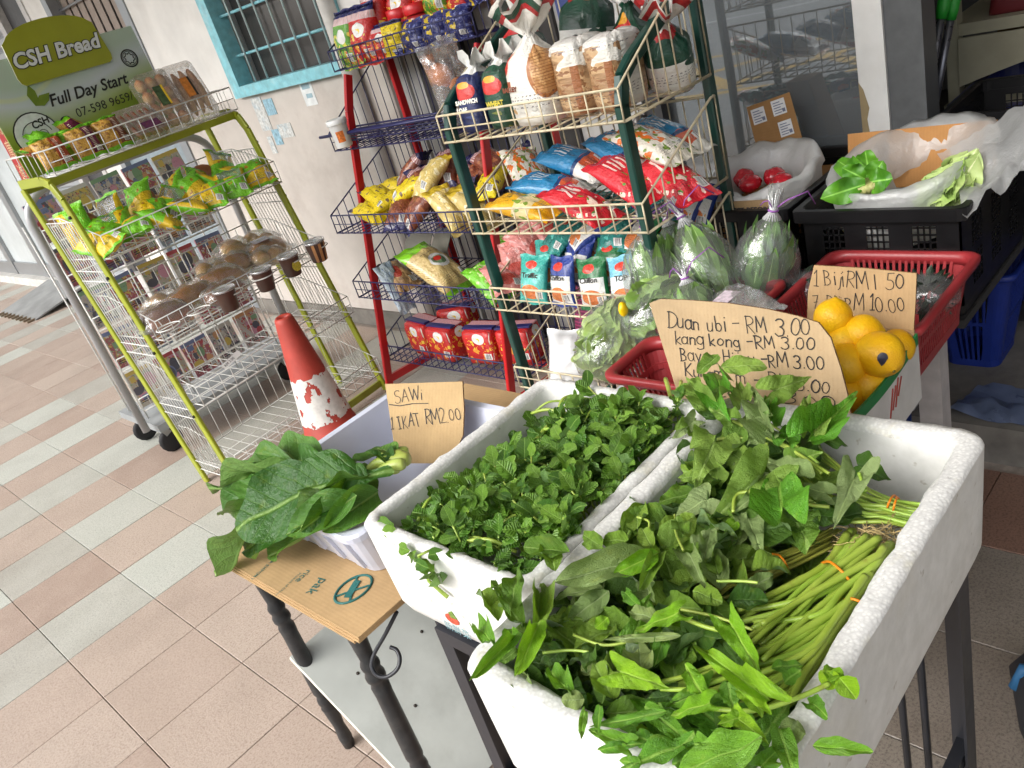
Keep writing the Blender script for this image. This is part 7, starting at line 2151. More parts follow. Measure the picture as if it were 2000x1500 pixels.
def stem_mat(name, c1, c2):
    t = NT(name)
    oi = t.n('ShaderNodeObjectInfo').outputs['Random']
    k = t.mix(t.rng(t.noise(12, 4), 0.3, 0.7), lin(*c1), lin(*c2))
    k = t.mix(t.math('MULTIPLY', oi, 0.45), k, lin(150, 150, 60))
    k = t.mix(t.rng(t.noise(38, 4, 0.7), 0.6, 0.72, 0, 0.55), k, lin(120, 104, 50))
    w = t.n('ShaderNodeTexNoise'); w.inputs['Scale'].default_value = 150
    return t.done(t.bsdf(k, 0.35, t.bump(w.outputs[0], 0.15, 0.001), 0, 0.5))


ST_KK = stem_mat('stem_green', (124, 164, 46), (166, 194, 84))
ST_SW = stem_mat('stem_lime', (132, 170, 60), (172, 198, 96))
ST_AM = stem_mat('stem_olive', (112, 120, 44), (150, 150, 70))
ST_PK = stem_mat('stem_pakchoi', (146, 170, 70), (184, 200, 110))
ST_CR = stem_mat('stem_cress', (124, 162, 50), (176, 200, 96))
M_BAND = mat('rubber_band', (226, 130, 24), 0.45)
M_ROOT = mat('root_tan', (182, 160, 110), 0.8, 0.2, 60)

OUT = {   # half outlines, unit length, base at origin, tip at (0,1)
    'heart': [(0, 0.05), (.08, -.07), (.20, -.19), (.34, -.20), (.45, -.09), (.47, .06), (.41, .24), (.31, .43), (.20, .64), (.09, .85), (0, 1.02)],
    'arrow': [(0, 0.02), (.10, -.06), (.24, -.20), (.34, -.22), (.36, -.06), (.33, .12), (.28, .34), (.21, .56), (.12, .78), (.05, .92), (0, 1)],
    'ovate': [(0, 0), (.10, .04), (.24, .12), (.36, .26), (.41, .42), (.38, .60), (.30, .76), (.19, .89), (.08, .97), (0, 1)],
    'spoon': [(0, 0), (.045, .05), (.06, .22), (.13, .34), (.28, .45), (.38, .60), (.39, .76), (.31, .90), (.16, .98), (0, 1)],
    'lance': [(0, 0), (.06, .03), (.13, .14), (.17, .30), (.17, .46), (.14, .62), (.10, .78), (.05, .91), (0, 1)],
    'cress': [(0, 0), (.16, .10), (.30, .26), (.38, .46), (.37, .66), (.28, .84), (.14, .96), (0, 1)],
}
_lm = {}


def leaf_mesh(kind, seed, bend=0.2, fold=0.15, wave=0.05, curl=0.0, rings=3, m=None):
    key = (kind, seed, bend, fold, wave, curl, rings, m.name)
    if key in _lm: return _lm[key]
    half = OUT[kind]
    if rings >= 4: half = [(max(0, p.x) if 0 < i < 3*(len(half)-1) else 0, p.y) for i, p in enumerate(stem_path([(x, y, 0) for x, y in half], 3))]
    loop = half + [(-x, y) for x, y in half[-2:0:-1]]
    c = {'heart': .22, 'arrow': .22}.get(kind, .5)
    vs, uv = [], []
    rr = random.Random(seed)
    ph = rr.uniform(0, 9)
    rag = 0.2 if m.name.startswith('pak') else 1.0

    def dz(x, y, e):
        r = fold*abs(x) - bend*y*y + rag**.4*wave*e*e*math.sin(y*13+ph+(2.1 if x > 0 else 0)) + 0.11*noise.noise(V((x*3+seed, y*3, ph))) + 0.035*rag*noise.noise(V((x*9+seed, y*9, ph)))*e
        return r
    for k in range(1, rings+1):
        f = (k/rings)**0.85
        for x, y in loop:
            X, Y = x*f, c+(y-c)*f
            jx = 1+(0.12*noise.noise(V((X*4+seed*2, Y*4, 7))) + 0.08*noise.noise(V((X*14+seed*2, Y*14, 3))))*f*rag
            z = dz(X*jx, Y, f)
            cx_ = X*jx*(1-curl*abs(X)*1.2)
            vs.append((cx_, Y, z + curl*X*X*1.5)); uv.append((0.5+X, Y))
    n = len(loop)
    vs.append((0, c, dz(0, c, 0))); uv.append((.5, c))
    fs = []
    for j in range(n): fs.append((len(vs)-1, j, (j+1) % n))
    for k in range(rings-1):
        for j in range(n): fs.append((k*n+j, (k+1)*n+j, (k+1)*n+(j+1) % n, k*n+(j+1) % n))
    q = MB(); q.add(vs, fs, 0, uv, True)
    me = q.mesh('leaf', m)
    # outline runs base -> right -> tip -> left: keep the upper side up
    if me.polygons[0].normal.z < 0:
        me.flip_normals()
    _lm[key] = me
    return me


def leaf_M(B, T, nrm, wid, zs=None):
    B, T = V(B), V(T)
    y = T-B; L = y.length; y = y/L
    n_ = V(nrm); n_ = n_ - y*n_.dot(y)
    if n_.length < 1e-4: n_ = y.orthogonal()
    n_.normalize(); x = y.cross(n_)
    s = zs or L
    return Matrix(((x.x*wid, y.x*L, n_.x*s, B.x), (x.y*wid, y.y*L, n_.y*s, B.y), (x.z*wid, y.z*L, n_.z*s, B.z), (0, 0, 0, 1)))


ZONE = [(1490, 1070), (1640, 1020), (1830, 960), (1850, 1080), (1720, 1300), (1600, 1440), (1500, 1400), (1400, 1330), (1420, 1220)]


def in_stems(p):
    q = proj(p); c = False
    for i in range(len(ZONE)):
        (x0, y0), (x1, y1) = ZONE[i-1], ZONE[i]
        if (y0 > q[1]) != (y1 > q[1]) and q[0] < (x1-x0)*(q[1]-y0)/(y1-y0)+x0: c = not c
    return c


def tip(B, a, rz, L):
    d = V((math.cos(a), math.sin(a), rz)).normalized()
    T = B + d*L
    T.x = min(max(T.x, .378), .935); T.y = min(max(T.y, .318), .636)
    if (T-B).length < L*.5: T = B + V((-d.x, -d.y, abs(d.z)+.2)).normalized()*L*.8
    return T


def add_leaf(root, me, M):
    o = bpy.data.objects.new('leaf', me)
    COL.objects.link(o)
    o.parent = root
    o.matrix_local = Matrix.Translation(-root.location) @ M
    return o


def cluster_mesh(items, name, m, root):
    """joins many small leaves (mesh, matrix) into one stuff part"""
    vs, fs, uvs = [], [], []
    for me, M in items:
        b = len(vs)
        vs += [tuple(M @ v.co - root.location) for v in me.vertices]
        ul = me.uv_layers[0].data
        for p in me.polygons:
            fs.append(tuple(b+i for i in p.vertices))
            for li in p.loop_indices: uvs += list(ul[li].uv)
    g = bpy.data.meshes.new(name)
    g.from_pydata(vs, [], fs)
    g.materials.append(m)
    L = g.uv_layers.new(name='UVMap'); L.data.foreach_set('uv', uvs)
    g.polygons.foreach_set('use_smooth', [True]*len(g.polygons))
    g.update()
    return obj(name, g, root, kind='stuff')


TOCAM = lambda p: (CAM_P-V(p)).normalized()
UP = V((0, 0, 1))

# ---- pak choi lying over the tub edge
pk = empty('pak_choi', at(780, 900, .76), 0, 'large dark green pak choi bunch lying over the edge of the white tub', 'pak choi')
PKL = [  # base px, base z, tip px, tip z, width m, kind, material, bend, fold, roll
    ((770, 920), .765, (575, 955), .79, .150, 'spoon', L_PAK, .06, .02, 0.0),
    ((645, 945), .765, (448, 1030), .745, .165, 'ovate', L_PAK, .16, .22, 0.0),
    ((630, 930), .765, (500, 852), .80, .105, 'ovate', L_PAKB, .22, .3, 0.3),
    ((640, 935), .77, (545, 880), .80, .09, 'ovate', L_PAK, .25, .2, -0.5),
    ((610, 935), .765, (394, 928), .745, .062, 'ovate', L_PAKB, .15, .35, 0.5),
    ((600, 950), .745, (388, 978), .715, .085, 'ovate', L_PAK, .18, .2, 0.1),
    ((590, 960), .74, (400, 1000), .69, .10, 'ovate', L_PAKB, .2, .1, -0.3),
    ((560, 1010), .72, (398, 1098), .62, .085, 'ovate', L_PAKB, .15, .3, 0.7),
    ((560, 1010), .715, (450, 1080), .635, .09, 'ovate', L_PAK, .2, .1, -0.2),
    ((620, 1010), .72, (500, 1085), .635, .075, 'ovate', L_PAKB, .2, .2, 0.0),
    ((650, 950), .765, (575, 1000), .77, .062, 'ovate', L_DARK, .2, .2, 0.4),
    ((700, 970), .765, (548, 1038), .755, .075, 'ovate', L_PAKB, .2, .2, -0.1),
    ((700, 945), .75, (612, 1026), .765, .07, 'ovate', L_PAK, .3, .3, -0.7),
    ((740, 960), .74, (640, 1028), .755, .07, 'ovate', L_PAKB, .2, .3, -0.4),
    ((720, 930), .775, (622, 925), .80, .06, 'ovate', L_PAK, .35, .3, 0.8),
    ((765, 905), .77, (690, 870), .775, .06, 'ovate', L_PAK, .2, .2, 0.6),
    ((770, 890), .77, (735, 862), .785, .05, 'ovate', L_PAKB, .3, .3, 0.5),
    ((740, 940), .73, (640, 960), .745, .10, 'ovate', L_DARK, .2, .2, 0.0),
    ((690, 950), .72, (560, 990), .72, .12, 'ovate', L_DARK, .2, .2, 0.2)]
for k, (b0, bz, t0, tz, w_, kd, m, bn_, fo, ro) in enumerate(PKL):
    B_, T_ = at(*b0, bz+.012), at(*t0, tz+.012)
    nv = TOCAM(B_)*0.7 + UP*0.5
    ax = (T_-B_).normalized()
    nv = Matrix.Rotation(ro, 3, ax) @ nv
    me = leaf_mesh(kd, 300+k, bn_, fo, .05, .25, 5, m)
    add_leaf(pk, me, leaf_M(B_, T_, nv, w_*1.22))
for k, (a, c, r) in enumerate((((798, 884), (750, 900), .013), ((800, 896), (745, 912), .014), ((790, 906), (735, 925), .012), ((780, 915), (730, 930), .010), ((770, 900), (720, 915), .012), ((790, 892), (740, 895), .012))):
    q = MB(); A_, C_ = at(*a, .768+.004*(k % 3)), at(*c, .765)
    mid_ = (A_+C_)/2 + V((0, 0, .005))
    q.tube([p-pk.location for p in stem_path([A_, mid_, C_], 5)], [r*.72, r*.9, r, r*1.0, r*.95, r*.9, r*.85, r*.8, r*.7, r*.6, r*.5], 10); q.build('stalk', ST_PK, pk)

# ---- watercress in the smaller box
rc = random.Random(11)
ix0, ix1, iy0, iy1 = B1['x0']+.03, B1['x1']-.03, B1['y0']+.03, B1['y1']-.03
variants = [leaf_mesh('cress', 500+i, .18+.1*(i % 3), .1+.12*(i % 2), .08, .1, 2, L_CRESS) for i in range(6)]
NB = 5
for bi in range(NB):
    f0, f1 = bi/NB, (bi+1)/NB
    xa, xb = ix0+(ix1-ix0)*f0, ix0+(ix1-ix0)*f1
    root = empty('watercress_bunch', ((xa+xb)/2, (iy0+iy1)/2, .63), 0, ('watercress bunch spilling over the front lip of the smaller box', 'watercress bunch second from the front in the smaller box', 'watercress bunch in the middle of the smaller box', 'watercress bunch with thick bare stems behind the middle', 'watercress bunch at the back beside the red basket')[bi], 'watercress', 'watercress bunches in the smaller foam box')
    items = []
    stems = MB()
    for s_ in range(62):
        x, y = rc.uniform(xa-.01, xb+.01), rc.uniform(iy0, iy1)
        fx, fy = (x-ix0)/(ix1-ix0), (y-iy0)/(iy1-iy0)
        base = .770 - .055*max(0, fy-.62)/.38*(0.4+fx) + .02*(1-fy) + .012*math.sin(PI*min(1, max(0, fy))) + 0.026*noise.noise(V((x*17, y*17, 2)))
        hd = rc.uniform(0, 2*PI)
        tilt = rc.uniform(.2, 1.1)
        d = V((math.cos(hd)*math.sin(tilt), math.sin(hd)*math.sin(tilt), math.cos(tilt)))
        L = rc.uniform(.03, .06)
        p0 = V((x, y, base-.03)); p1 = p0+d*L
        p1.x = min(max(p1.x, ix0-.004), ix1+.004); p1.y = min(max(p1.y, iy0-.004), iy1+.004)
        stems.tube([p0-d*.03-root.location, (p0+p1)/2-root.location+V((0, 0, .004)), p1-root.location], .0016, 4)
        sd_ = d.cross(UP).normalized() if abs(d.z) < .98 else V((1, 0, 0))
        for lf in range(7):
            t_ = 1-0.16*(lf//2)
            q0 = p0.lerp(p1, t_)
            sg_ = 1 if lf % 2 else -1
            ld = (d*rc.uniform(.2, .8) + sd_*sg_*rc.uniform(.5, 1.1) + V((rc.gauss(0, .3), rc.gauss(0, .3), rc.gauss(0, .25)))) if lf else d+V((rc.gauss(0, .3), rc.gauss(0, .3), 0))
            ln = rc.uniform(.013, .036)*(1.0 if fx < .55 else 1.1)
            nv = UP*1.0 + TOCAM(q0)*.4 + V((rc.gauss(0, .5), rc.gauss(0, .5), 0))
            ld = ld.normalized()
            te = q0+ld*ln*1.1
            if te.z < .812 and (te.x < B1['x0']+.014 or te.y > B1['y1']-.012 or te.x > B1['x1']-.012 or te.y < B1['y0']+.010): continue
            items.append((rc.choice(variants), leaf_M(q0, q0+ld*ln, nv, ln*rc.uniform(.75, 1.05)), q0))
    stems.build('stem', ST_CR, root, kind='stuff')
    items.sort(key=lambda it: -it[2].z + rc.uniform(0, .012))
    for me, M, q0 in items[:59]: add_leaf(root, me, M)
    cluster_mesh([(a, b_) for a, b_, c in items[59:]], 'foliage', L_CRESS, root)
    if bi == 0:
        for (a, c, w_) in (((812, 1075), (800, 1110), .022), ((815, 1090), (845, 1120), .026), ((840, 1120), (838, 1150), .024), ((845, 1115), (865, 1140), .022), ((835, 1085), (862, 1080), .022), ((800, 1075), (772, 1068), .022), ((838, 1110), (805, 1098), .02), ((770, 1030), (735, 1018), .026), ((775, 1035), (745, 1040), .024)):
            zz = .80 if c[1] < 1095 else .785
            B_ = at(*a, .80); T_ = atx(c[0], c[1], B1['x0']-.006) if c[1] > 1100 else at(*c, .803)
            add_leaf(root, rc.choice(variants), leaf_M(B_, T_, TOCAM(B_)+V((-.6, 0, .3)), w_*1.2))
        q = MB()
        q.tube([at(850, 1070, .80)-root.location, at(818, 1085, .808)-root.location, atx(838, 1135, B1['x0']-.005)-root.location, atx(874, 1166, B1['x0']-.006)-root.location], [.002, .0025, .003, .0035], 6); q.build('hanging_stem', ST_CR, root)
    for k in range(7):
        x, y = rc.uniform(xa, xb), rc.uniform(iy0+.03, iy1-.03); a = rc.uniform(0, 2*PI); L = rc.uniform(.04, .09)
        p0 = V((x, y, .775)); p2 = p0+V((math.cos(a)*L, math.sin(a)*L, rc.uniform(-.01, .015)))
        p2.x = min(max(p2.x, ix0), ix1); p2.y = min(max(p2.y, iy0), iy1)
        q = MB(); q.tube([p-root.location for p in stem_path([p0, (p0+p2)/2+V((0, 0, .012)), p2], 5)], rc.uniform(.0018, .0034), 7); q.build('stem', ST_CR, root)
    if bi >= 3:
        TS = [((1195, 780), (1080, 870), (1000, 905)), ((1180, 800), (1060, 890), (985, 930)), ((1100, 800), (1040, 870), (1015, 930)), ((1130, 850), (1060, 900), (975, 920)), ((1240, 790), (1225, 830), (1200, 880)), ((1100, 975), (1130, 940), (1170, 920)), ((1180, 930), (1250, 910), (1290, 880))] if bi == 3 else [((1085, 820), (1130, 822), (1170, 838)), ((1300, 740), (1310, 790), (1280, 830)), ((1330, 745), (1322, 800), (1290, 840)), ((1045, 980), (1100, 935), (1170, 925)), ((1060, 990), (1130, 965), (1200, 950)), ((1190, 905), (1230, 880), (1270, 850))]
        for k, tr_ in enumerate(TS):
            q = MB(); q.tube([p-root.location for p in stem_path([at(*p, .765+.006*(k % 3)+.008*(i == 1)) for i, p in enumerate(tr_)], 6)], rc.uniform(.003, .0055), 8); q.build('stem', ST_CR, root)

# ---- helper for hand placed leaves
am_ref = [None]
def placed(root, rows, sc, ox, oy, kind_default, rng_seed):
    rr = random.Random(rng_seed)
    for k, r in enumerate(rows):
        (bx0, by0), (tx0, ty0), wpx, z, m = r[:5]
        kd = r[5] if len(r) > 5 else kind_default
        opt = r[6] if len(r) > 6 else {}
        B_ = at(ox+bx0/sc, oy+by0/sc, z); T_ = at(ox+tx0/sc, oy+ty0/sc, z+opt.get('dz', rr.uniform(-.01, .012)))
        dist = (B_-CAM_P).length
        mg = 1.0 if root is am_ref[0] else 1.12; T_ = B_ + (T_-B_)*mg; wpx *= mg
        wid = wpx/sc/F_PX*dist
        unit = {'heart': .92, 'arrow': .72, 'ovate': .82, 'lance': .36, 'spoon': .8}[kd]
        nv = TOCAM(B_)*0.75 + UP*0.45 + V((rr.gauss(0, .16), rr.gauss(0, .16), 0))
        ax = (T_-B_).normalized()
        nv = Matrix.Rotation(opt.get('roll', rr.uniform(-.35, .35)), 3, ax) @ nv
        me = leaf_mesh(kd, k+rng_seed*100, opt.get('bend', rr.uniform(.05, .3)), opt.get('fold', rr.uniform(.05, .4)), rr.uniform(.05, .11), rr.uniform(0, .5), 5, m)
        add_leaf(root, me, leaf_M(B_, T_, nv, wid/unit))


# ---- sweet potato leaf bunch, back of the larger box
sw_ = empty('sweet_potato_leaf_bunch', at(1500, 900, .79), 0, 'bunch of heart shaped sweet potato leaves at back of the larger box', 'leaf bunch')
SWL = [((840, 1080), (800, 780), 380, .83, L_SWEETB, 'heart', {'roll': 0.0, 'fold': .15, 'bend': .1}), ((500, 520), (395, 160), 170, .84, L_SWEETB, 'ovate'), ((470, 180), (695, 160), 120, .86, L_SWEET, 'ovate'), ((450, 110), (335, 185), 110, .87, L_SWEET, 'ovate'), ((760, 330), (1010, 240), 170, .86, L_SWEET, 'heart'),
       ((740, 560), (620, 270), 170, .85, L_SWEETP, 'heart'), ((770, 500), (762, 315), 100, .85, L_SWEETB, 'arrow'), ((1000, 560), (1012, 320), 190, .84, L_SWEET, 'heart'), ((990, 610), (1258, 370), 230, .84, L_SWEETB, 'heart', {'fold': .5, 'roll': .3}), ((860, 630), (905, 505), 150, .83, L_SWEETB, 'heart'),
       ((435, 620), (330, 820), 250, .83, L_SWEET, 'heart', {'roll': 0}), ((300, 510), (180, 605), 130, .82, L_SWEETP, 'heart'), ((370, 400), (238, 235), 150, .84, L_SWEET, 'heart'), ((530, 500), (400, 430), 130, .84, L_SWEET, 'heart'), ((740, 560), (640, 640), 170, .84, L_SWEETP, 'heart'),
       ((740, 820), (460, 1045), 270, .82, L_SWEET, 'heart', {'fold': .4}), ((930, 850), (715, 715), 190, .82, L_SWEETP, 'heart'), ((1290, 820), (1195, 1045), 210, .82, L_SWEETP, 'heart', {'fold': .3}), ((1300, 790), (1478, 850), 180, .80, L_DARK, 'heart'), ((1130, 960), (930, 890), 130, .81, L_SWEETP, 'heart'),
       ((720, 930), (590, 1020), 170, .81, L_SWEETP, 'heart'), ((390, 985), (185, 1085), 220, .81, L_SWEETP, 'heart'), ((330, 850), (210, 850), 110, .81, L_SWEET, 'heart'), ((1060, 1080), (1235, 1105), 130, .80, L_DARK, 'heart'), ((620, 1105), (710, 1285), 150, .80, L_SWEETP, 'heart'),
       ((430, 470), (350, 350), 120, .82, L_DARK, 'heart'), ((600, 760), (480, 660), 190, .81, L_SWEET, 'heart'), ((560, 1120), (500, 1170), 90, .81, L_KK, 'ovate'), ((340, 830), (190, 700), 150, .80, L_DARK, 'heart'), ((640, 860), (560, 720), 200, .80, L_SWEETP, 'heart'),
       ((520, 640), (640, 420), 190, .82, L_SWEET, 'heart'), ((900, 760), (1060, 700), 180, .81, L_SWEET, 'heart'), ((450, 900), (330, 760), 180, .80, L_SWEET, 'heart'), ((860, 990), (1000, 1010), 160, .80, L_SWEET, 'heart'), ((330, 300), (230, 330), 120, .83, L_SWEET, 'heart'), ((600, 400), (560, 260), 140, .83, L_SWEET, 'heart'), ((1040, 600), (1210, 650), 150, .81, L_DARK, 'heart'), ((540, 1010), (440, 940), 150, .79, L_DARK, 'heart'), ((760, 1180), (900, 1230), 150, .785, L_DARK, 'heart'), ((240, 560), (330, 480), 120, .82, L_SWEET, 'heart')]
placed(sw_, SWL, 3.125, 1260, 660, 'heart', 3)
rr = random.Random(8)
for k in range(60):
    x, y = rr.uniform(.60, .90), rr.uniform(.46, .64)
    B_ = V((x, y, rr.uniform(.74, .80)))
    if in_stems(B_): B_.z = .715
    a = rr.uniform(0, 2*PI); L = rr.uniform(.05, .085)
    add_leaf(sw_, leaf_mesh('heart', 700+k % 6, .2, .2, .05, .1, 3, (L_DARK, L_SWEET)[k % 2]), leaf_M(B_, tip(B_, a, rr.uniform(-.1, .5), L), UP+V((rr.gauss(0, .4), rr.gauss(0, .4), 0)), L*rr.uniform(.9, 1.15)))
Z1 = .765
for k in range(20):
    f = k/19
    a = at(1785+rr.uniform(0, 30), 985+55*f, Z1+rr.uniform(-.012, .014)); b_ = at(1733+rr.uniform(-4, 4), 972+48*f, Z1+.004+rr.uniform(-.008, .01)); c = at(1660-20*f+rr.uniform(-20, 20), 935+75*f+rr.uniform(-14, 14), Z1+.012); d = at(1540+rr.uniform(-60, 60), 830+150*f+rr.uniform(-25, 25), Z1+.03)
    q = MB(); q.tube([p-sw_.location for p in stem_path([a, b_, c, d], 6)], rr.uniform(.0018, .0030), 7); q.build('stem', ST_SW, sw_)
for tr_ in (((1605, 925), (1555, 885), (1432, 822)), ((1598, 905), (1540, 860), (1495, 840)), ((1500, 868), (1450, 856), (1400, 858)), ((1432, 1000), (1440, 965), (1492, 960)), ((1620, 925), (1580, 900), (1520, 860)), ((1690, 960), (1680, 930), (1678, 925)), ((1620, 990), (1580, 985), (1540, 970))):
    q = MB(); q.tube([p-sw_.location for p in stem_path([at(*p, .815+.004*i) for i, p in enumerate(tr_)], 7)], .0024, 7); q.build('stem', ST_SW, sw_)


def rubber_band(root, pxs, z, r=0.0014):
    pts = [at(*p, zz) for p, zz in zip(pxs, z)]
    q = MB(); q.tube([p-root.location for p in stem_path(pts, 8)], r, 6)
    q.build('rubber_band', M_BAND, root)


rubber_band(sw_, [(1728, 1012), (1735, 985), (1745, 968), (1752, 972)], [.75, .785, .785, .765]); rubber_band(sw_, [(1742, 1016), (1746, 990), (1752, 972), (1756, 976)], [.75, .785, .785, .765])

# ---- amaranth bunches
am = empty('amaranth_bunch', at(1180, 1200, .77), 0, 'bunch of broad leaved amaranth filling the left half of larger box', 'leaf bunch')
am_ref[0] = am
AML = [((345, 620), (255, 360), 160, .82, L_AMA), ((430, 570), (455, 265), 170, .83, L_AMA), ((380, 480), (330, 295), 100, .83, L_AMA), ((500, 620), (360, 440), 150, .82, L_AMA), ((600, 700), (612, 335), 180, .82, L_AMA), ((1320, 200), (695, 370), 220, .84, L_AMAG, 'ovate', {'fold': .35, 'bend': .05}), ((1030, 420), (780, 600), 160, .82, L_AMAG), ((1000, 400), (690, 450), 90, .82, L_AMAG, 'ovate'),
       ((1335, 185), (1060, 320), 150, .85, L_KK, 'ovate'), ((1340, 180), (1230, 380), 120, .84, L_AMA), ((1530, 205), (1602, 390), 170, .83, L_AMAG, 'heart'), ((1150, 110), (980, 110), 130, .83, L_AMA), ((1000, 160), (838, 55), 120, .83, L_AMA), ((790, 180), (505, 150), 170, .825, L_AMA, 'ovate', {'fold': .5}), ((700, 290), (640, 110), 150, .82, L_AMA),
       ((330, 760), (180, 550), 120, .83, L_KKM), ((610, 600), (480, 905), 160, .84, L_KK, 'ovate', {'fold': .25}), ((480, 680), (190, 955), 120, .83, L_KKM, 'ovate', {'fold': .5}), ((440, 650), (420, 770), 130, .83, L_KKM), ((1235, 970), (1205, 740), 200, .82, L_AMAG, 'ovate'), ((560, 1060), (430, 920), 150, .80, L_AMAG), ((800, 1060), (655, 870), 150, .82, L_KKM), ((1060, 1090), (940, 860), 180, .81, L_AMA),
       ((880, 1080), (740, 1090), 120, .81, L_AMAG), ((1340, 600), (1150, 540), 120, .82, L_AMAG), ((1020, 580), (950, 650), 90, .82, L_KK), ((1290, 480), (1220, 330), 160, .82, L_AMAG), ((1540, 420), (1720, 480), 160, .81, L_AMA), ((1700, 330), (1660, 200), 130, .81, L_AMA), ((1120, 420), (1190, 500), 90, .82, L_KKM), ((1370, 680), (1330, 820), 110, .82, L_KKM), ((1480, 700), (1380, 880), 190, .80, L_DARK), ((960, 740), (870, 860), 130, .81, L_DARK), ((760, 760), (640, 860), 180, .80, L_DARK), ((900, 600), (720, 590), 190, .80, L_AMA),
       ((1120, 640), (1000, 540), 170, .79, L_AMA), ((1400, 480), (1480, 330), 170, .80, L_DARK), ((1550, 520), (1660, 640), 190, .79, L_DARK), ((1750, 480), (2000, 470), 170, .79, L_DARK), ((1860, 420), (2040, 320), 120, .79, L_AMAG), ((520, 900), (620, 1010), 140, .79, L_DARK), ((300, 880), (420, 960), 130, .79, L_DARK), ((480, 780), (350, 850), 120, .80, L_AMA), ((1290, 150), (1220, 20), 130, .83, L_AMA), ((1480, 90), (1440, -40), 110, .82, L_AMA), ((1580, 130), (1700, 30), 130, .83, L_SWEETP, 'heart'), ((1650, 60), (1610, 200), 110, .83, L_AMAG), ((1100, 250), (1160, 140), 120, .82, L_AMA), ((640, 900), (700, 1020), 130, .79, L_DARK), ((880, 380), (960, 300), 140, .81, L_AMA)]
placed(am, AML, 3.125, 860, 1020, 'ovate', 5)
for k in range(230):
    x, y = rr.uniform(.39, .78), rr.uniform(.40, .63)
    B_ = V((x, y, rr.uniform(.735, .800)))
    if in_stems(B_): B_.z = .715
    a = rr.uniform(0, 2*PI); L = rr.uniform(.04, .078)
    add_leaf(am, leaf_mesh('ovate', 800+k % 10, .1+.07*(k % 6), .1+.1*(k % 5), .09, .4, 4, (L_DARK, L_AMA, L_AMA, L_AMA, L_AMAG)[k % 5]), leaf_M(B_, tip(B_, a, rr.uniform(-.2, .5), L), UP+V((rr.gauss(0, .5), rr.gauss(0, .5), 0)), L*rr.uniform(.75, 1.1)))
# amaranth stems
for k in range(26):
    f = rr.random()
    a = at(1632+rr.uniform(-10, 14), 1030+38*f, .755+rr.uniform(-.015, .012)); b_ = at(1530+rr.uniform(-6, 6), 1078+40*f, .76+rr.uniform(-.012, .012)); c = at(1440+rr.uniform(-20, 20), 1092+60*f+rr.uniform(-8, 8), .762); d = at(1370+rr.uniform(-20, 20), 1090+100*f+rr.uniform(-10, 10), .755)
    q = MB(); q.tube([p-am.location for p in stem_path([a, b_, c, d], 5)], rr.uniform(.0014, .0026), 6); q.build('stem', ST_AM, am)
for tr_ in (((1330, 1190), (1400, 1205), (1470, 1230)), ((1060, 1275), (1110, 1270), (1150, 1273)), ((1262, 1050), (1268, 1020), (1245, 1010)), ((1335, 1075), (1320, 1040), (1318, 1005)), ((1400, 1135), (1450, 1135), (1480, 1138)), ((1120, 1240), (1180, 1260), (1240, 1250))):
    q = MB(); q.tube([p-am.location for p in stem_path([at(*p, .815) for p in tr_], 7)], .0018, 6); q.build('stem', ST_SW, am)
rubber_band(am, [(1508, 1082), (1522, 1085), (1534, 1100), (1541, 1120)], [.77, .785, .785, .76])
q = MB()
for k in range(130):
    p = at(rr.uniform(1670, 1765), rr.uniform(1030, 1078), .752+rr.uniform(0, .03)); a = rr.uniform(0, 2*PI)
    pts = [p-am.location]
    for s_ in range(4):
        a += rr.uniform(-.8, .8); pts.append(pts[-1] + V((math.cos(a)*.008, math.sin(a)*.008, rr.uniform(-.004, .004))))
    q.tube(pts, .0006, 4)
q.build('root_fibre', M_ROOT, am, kind='stuff')

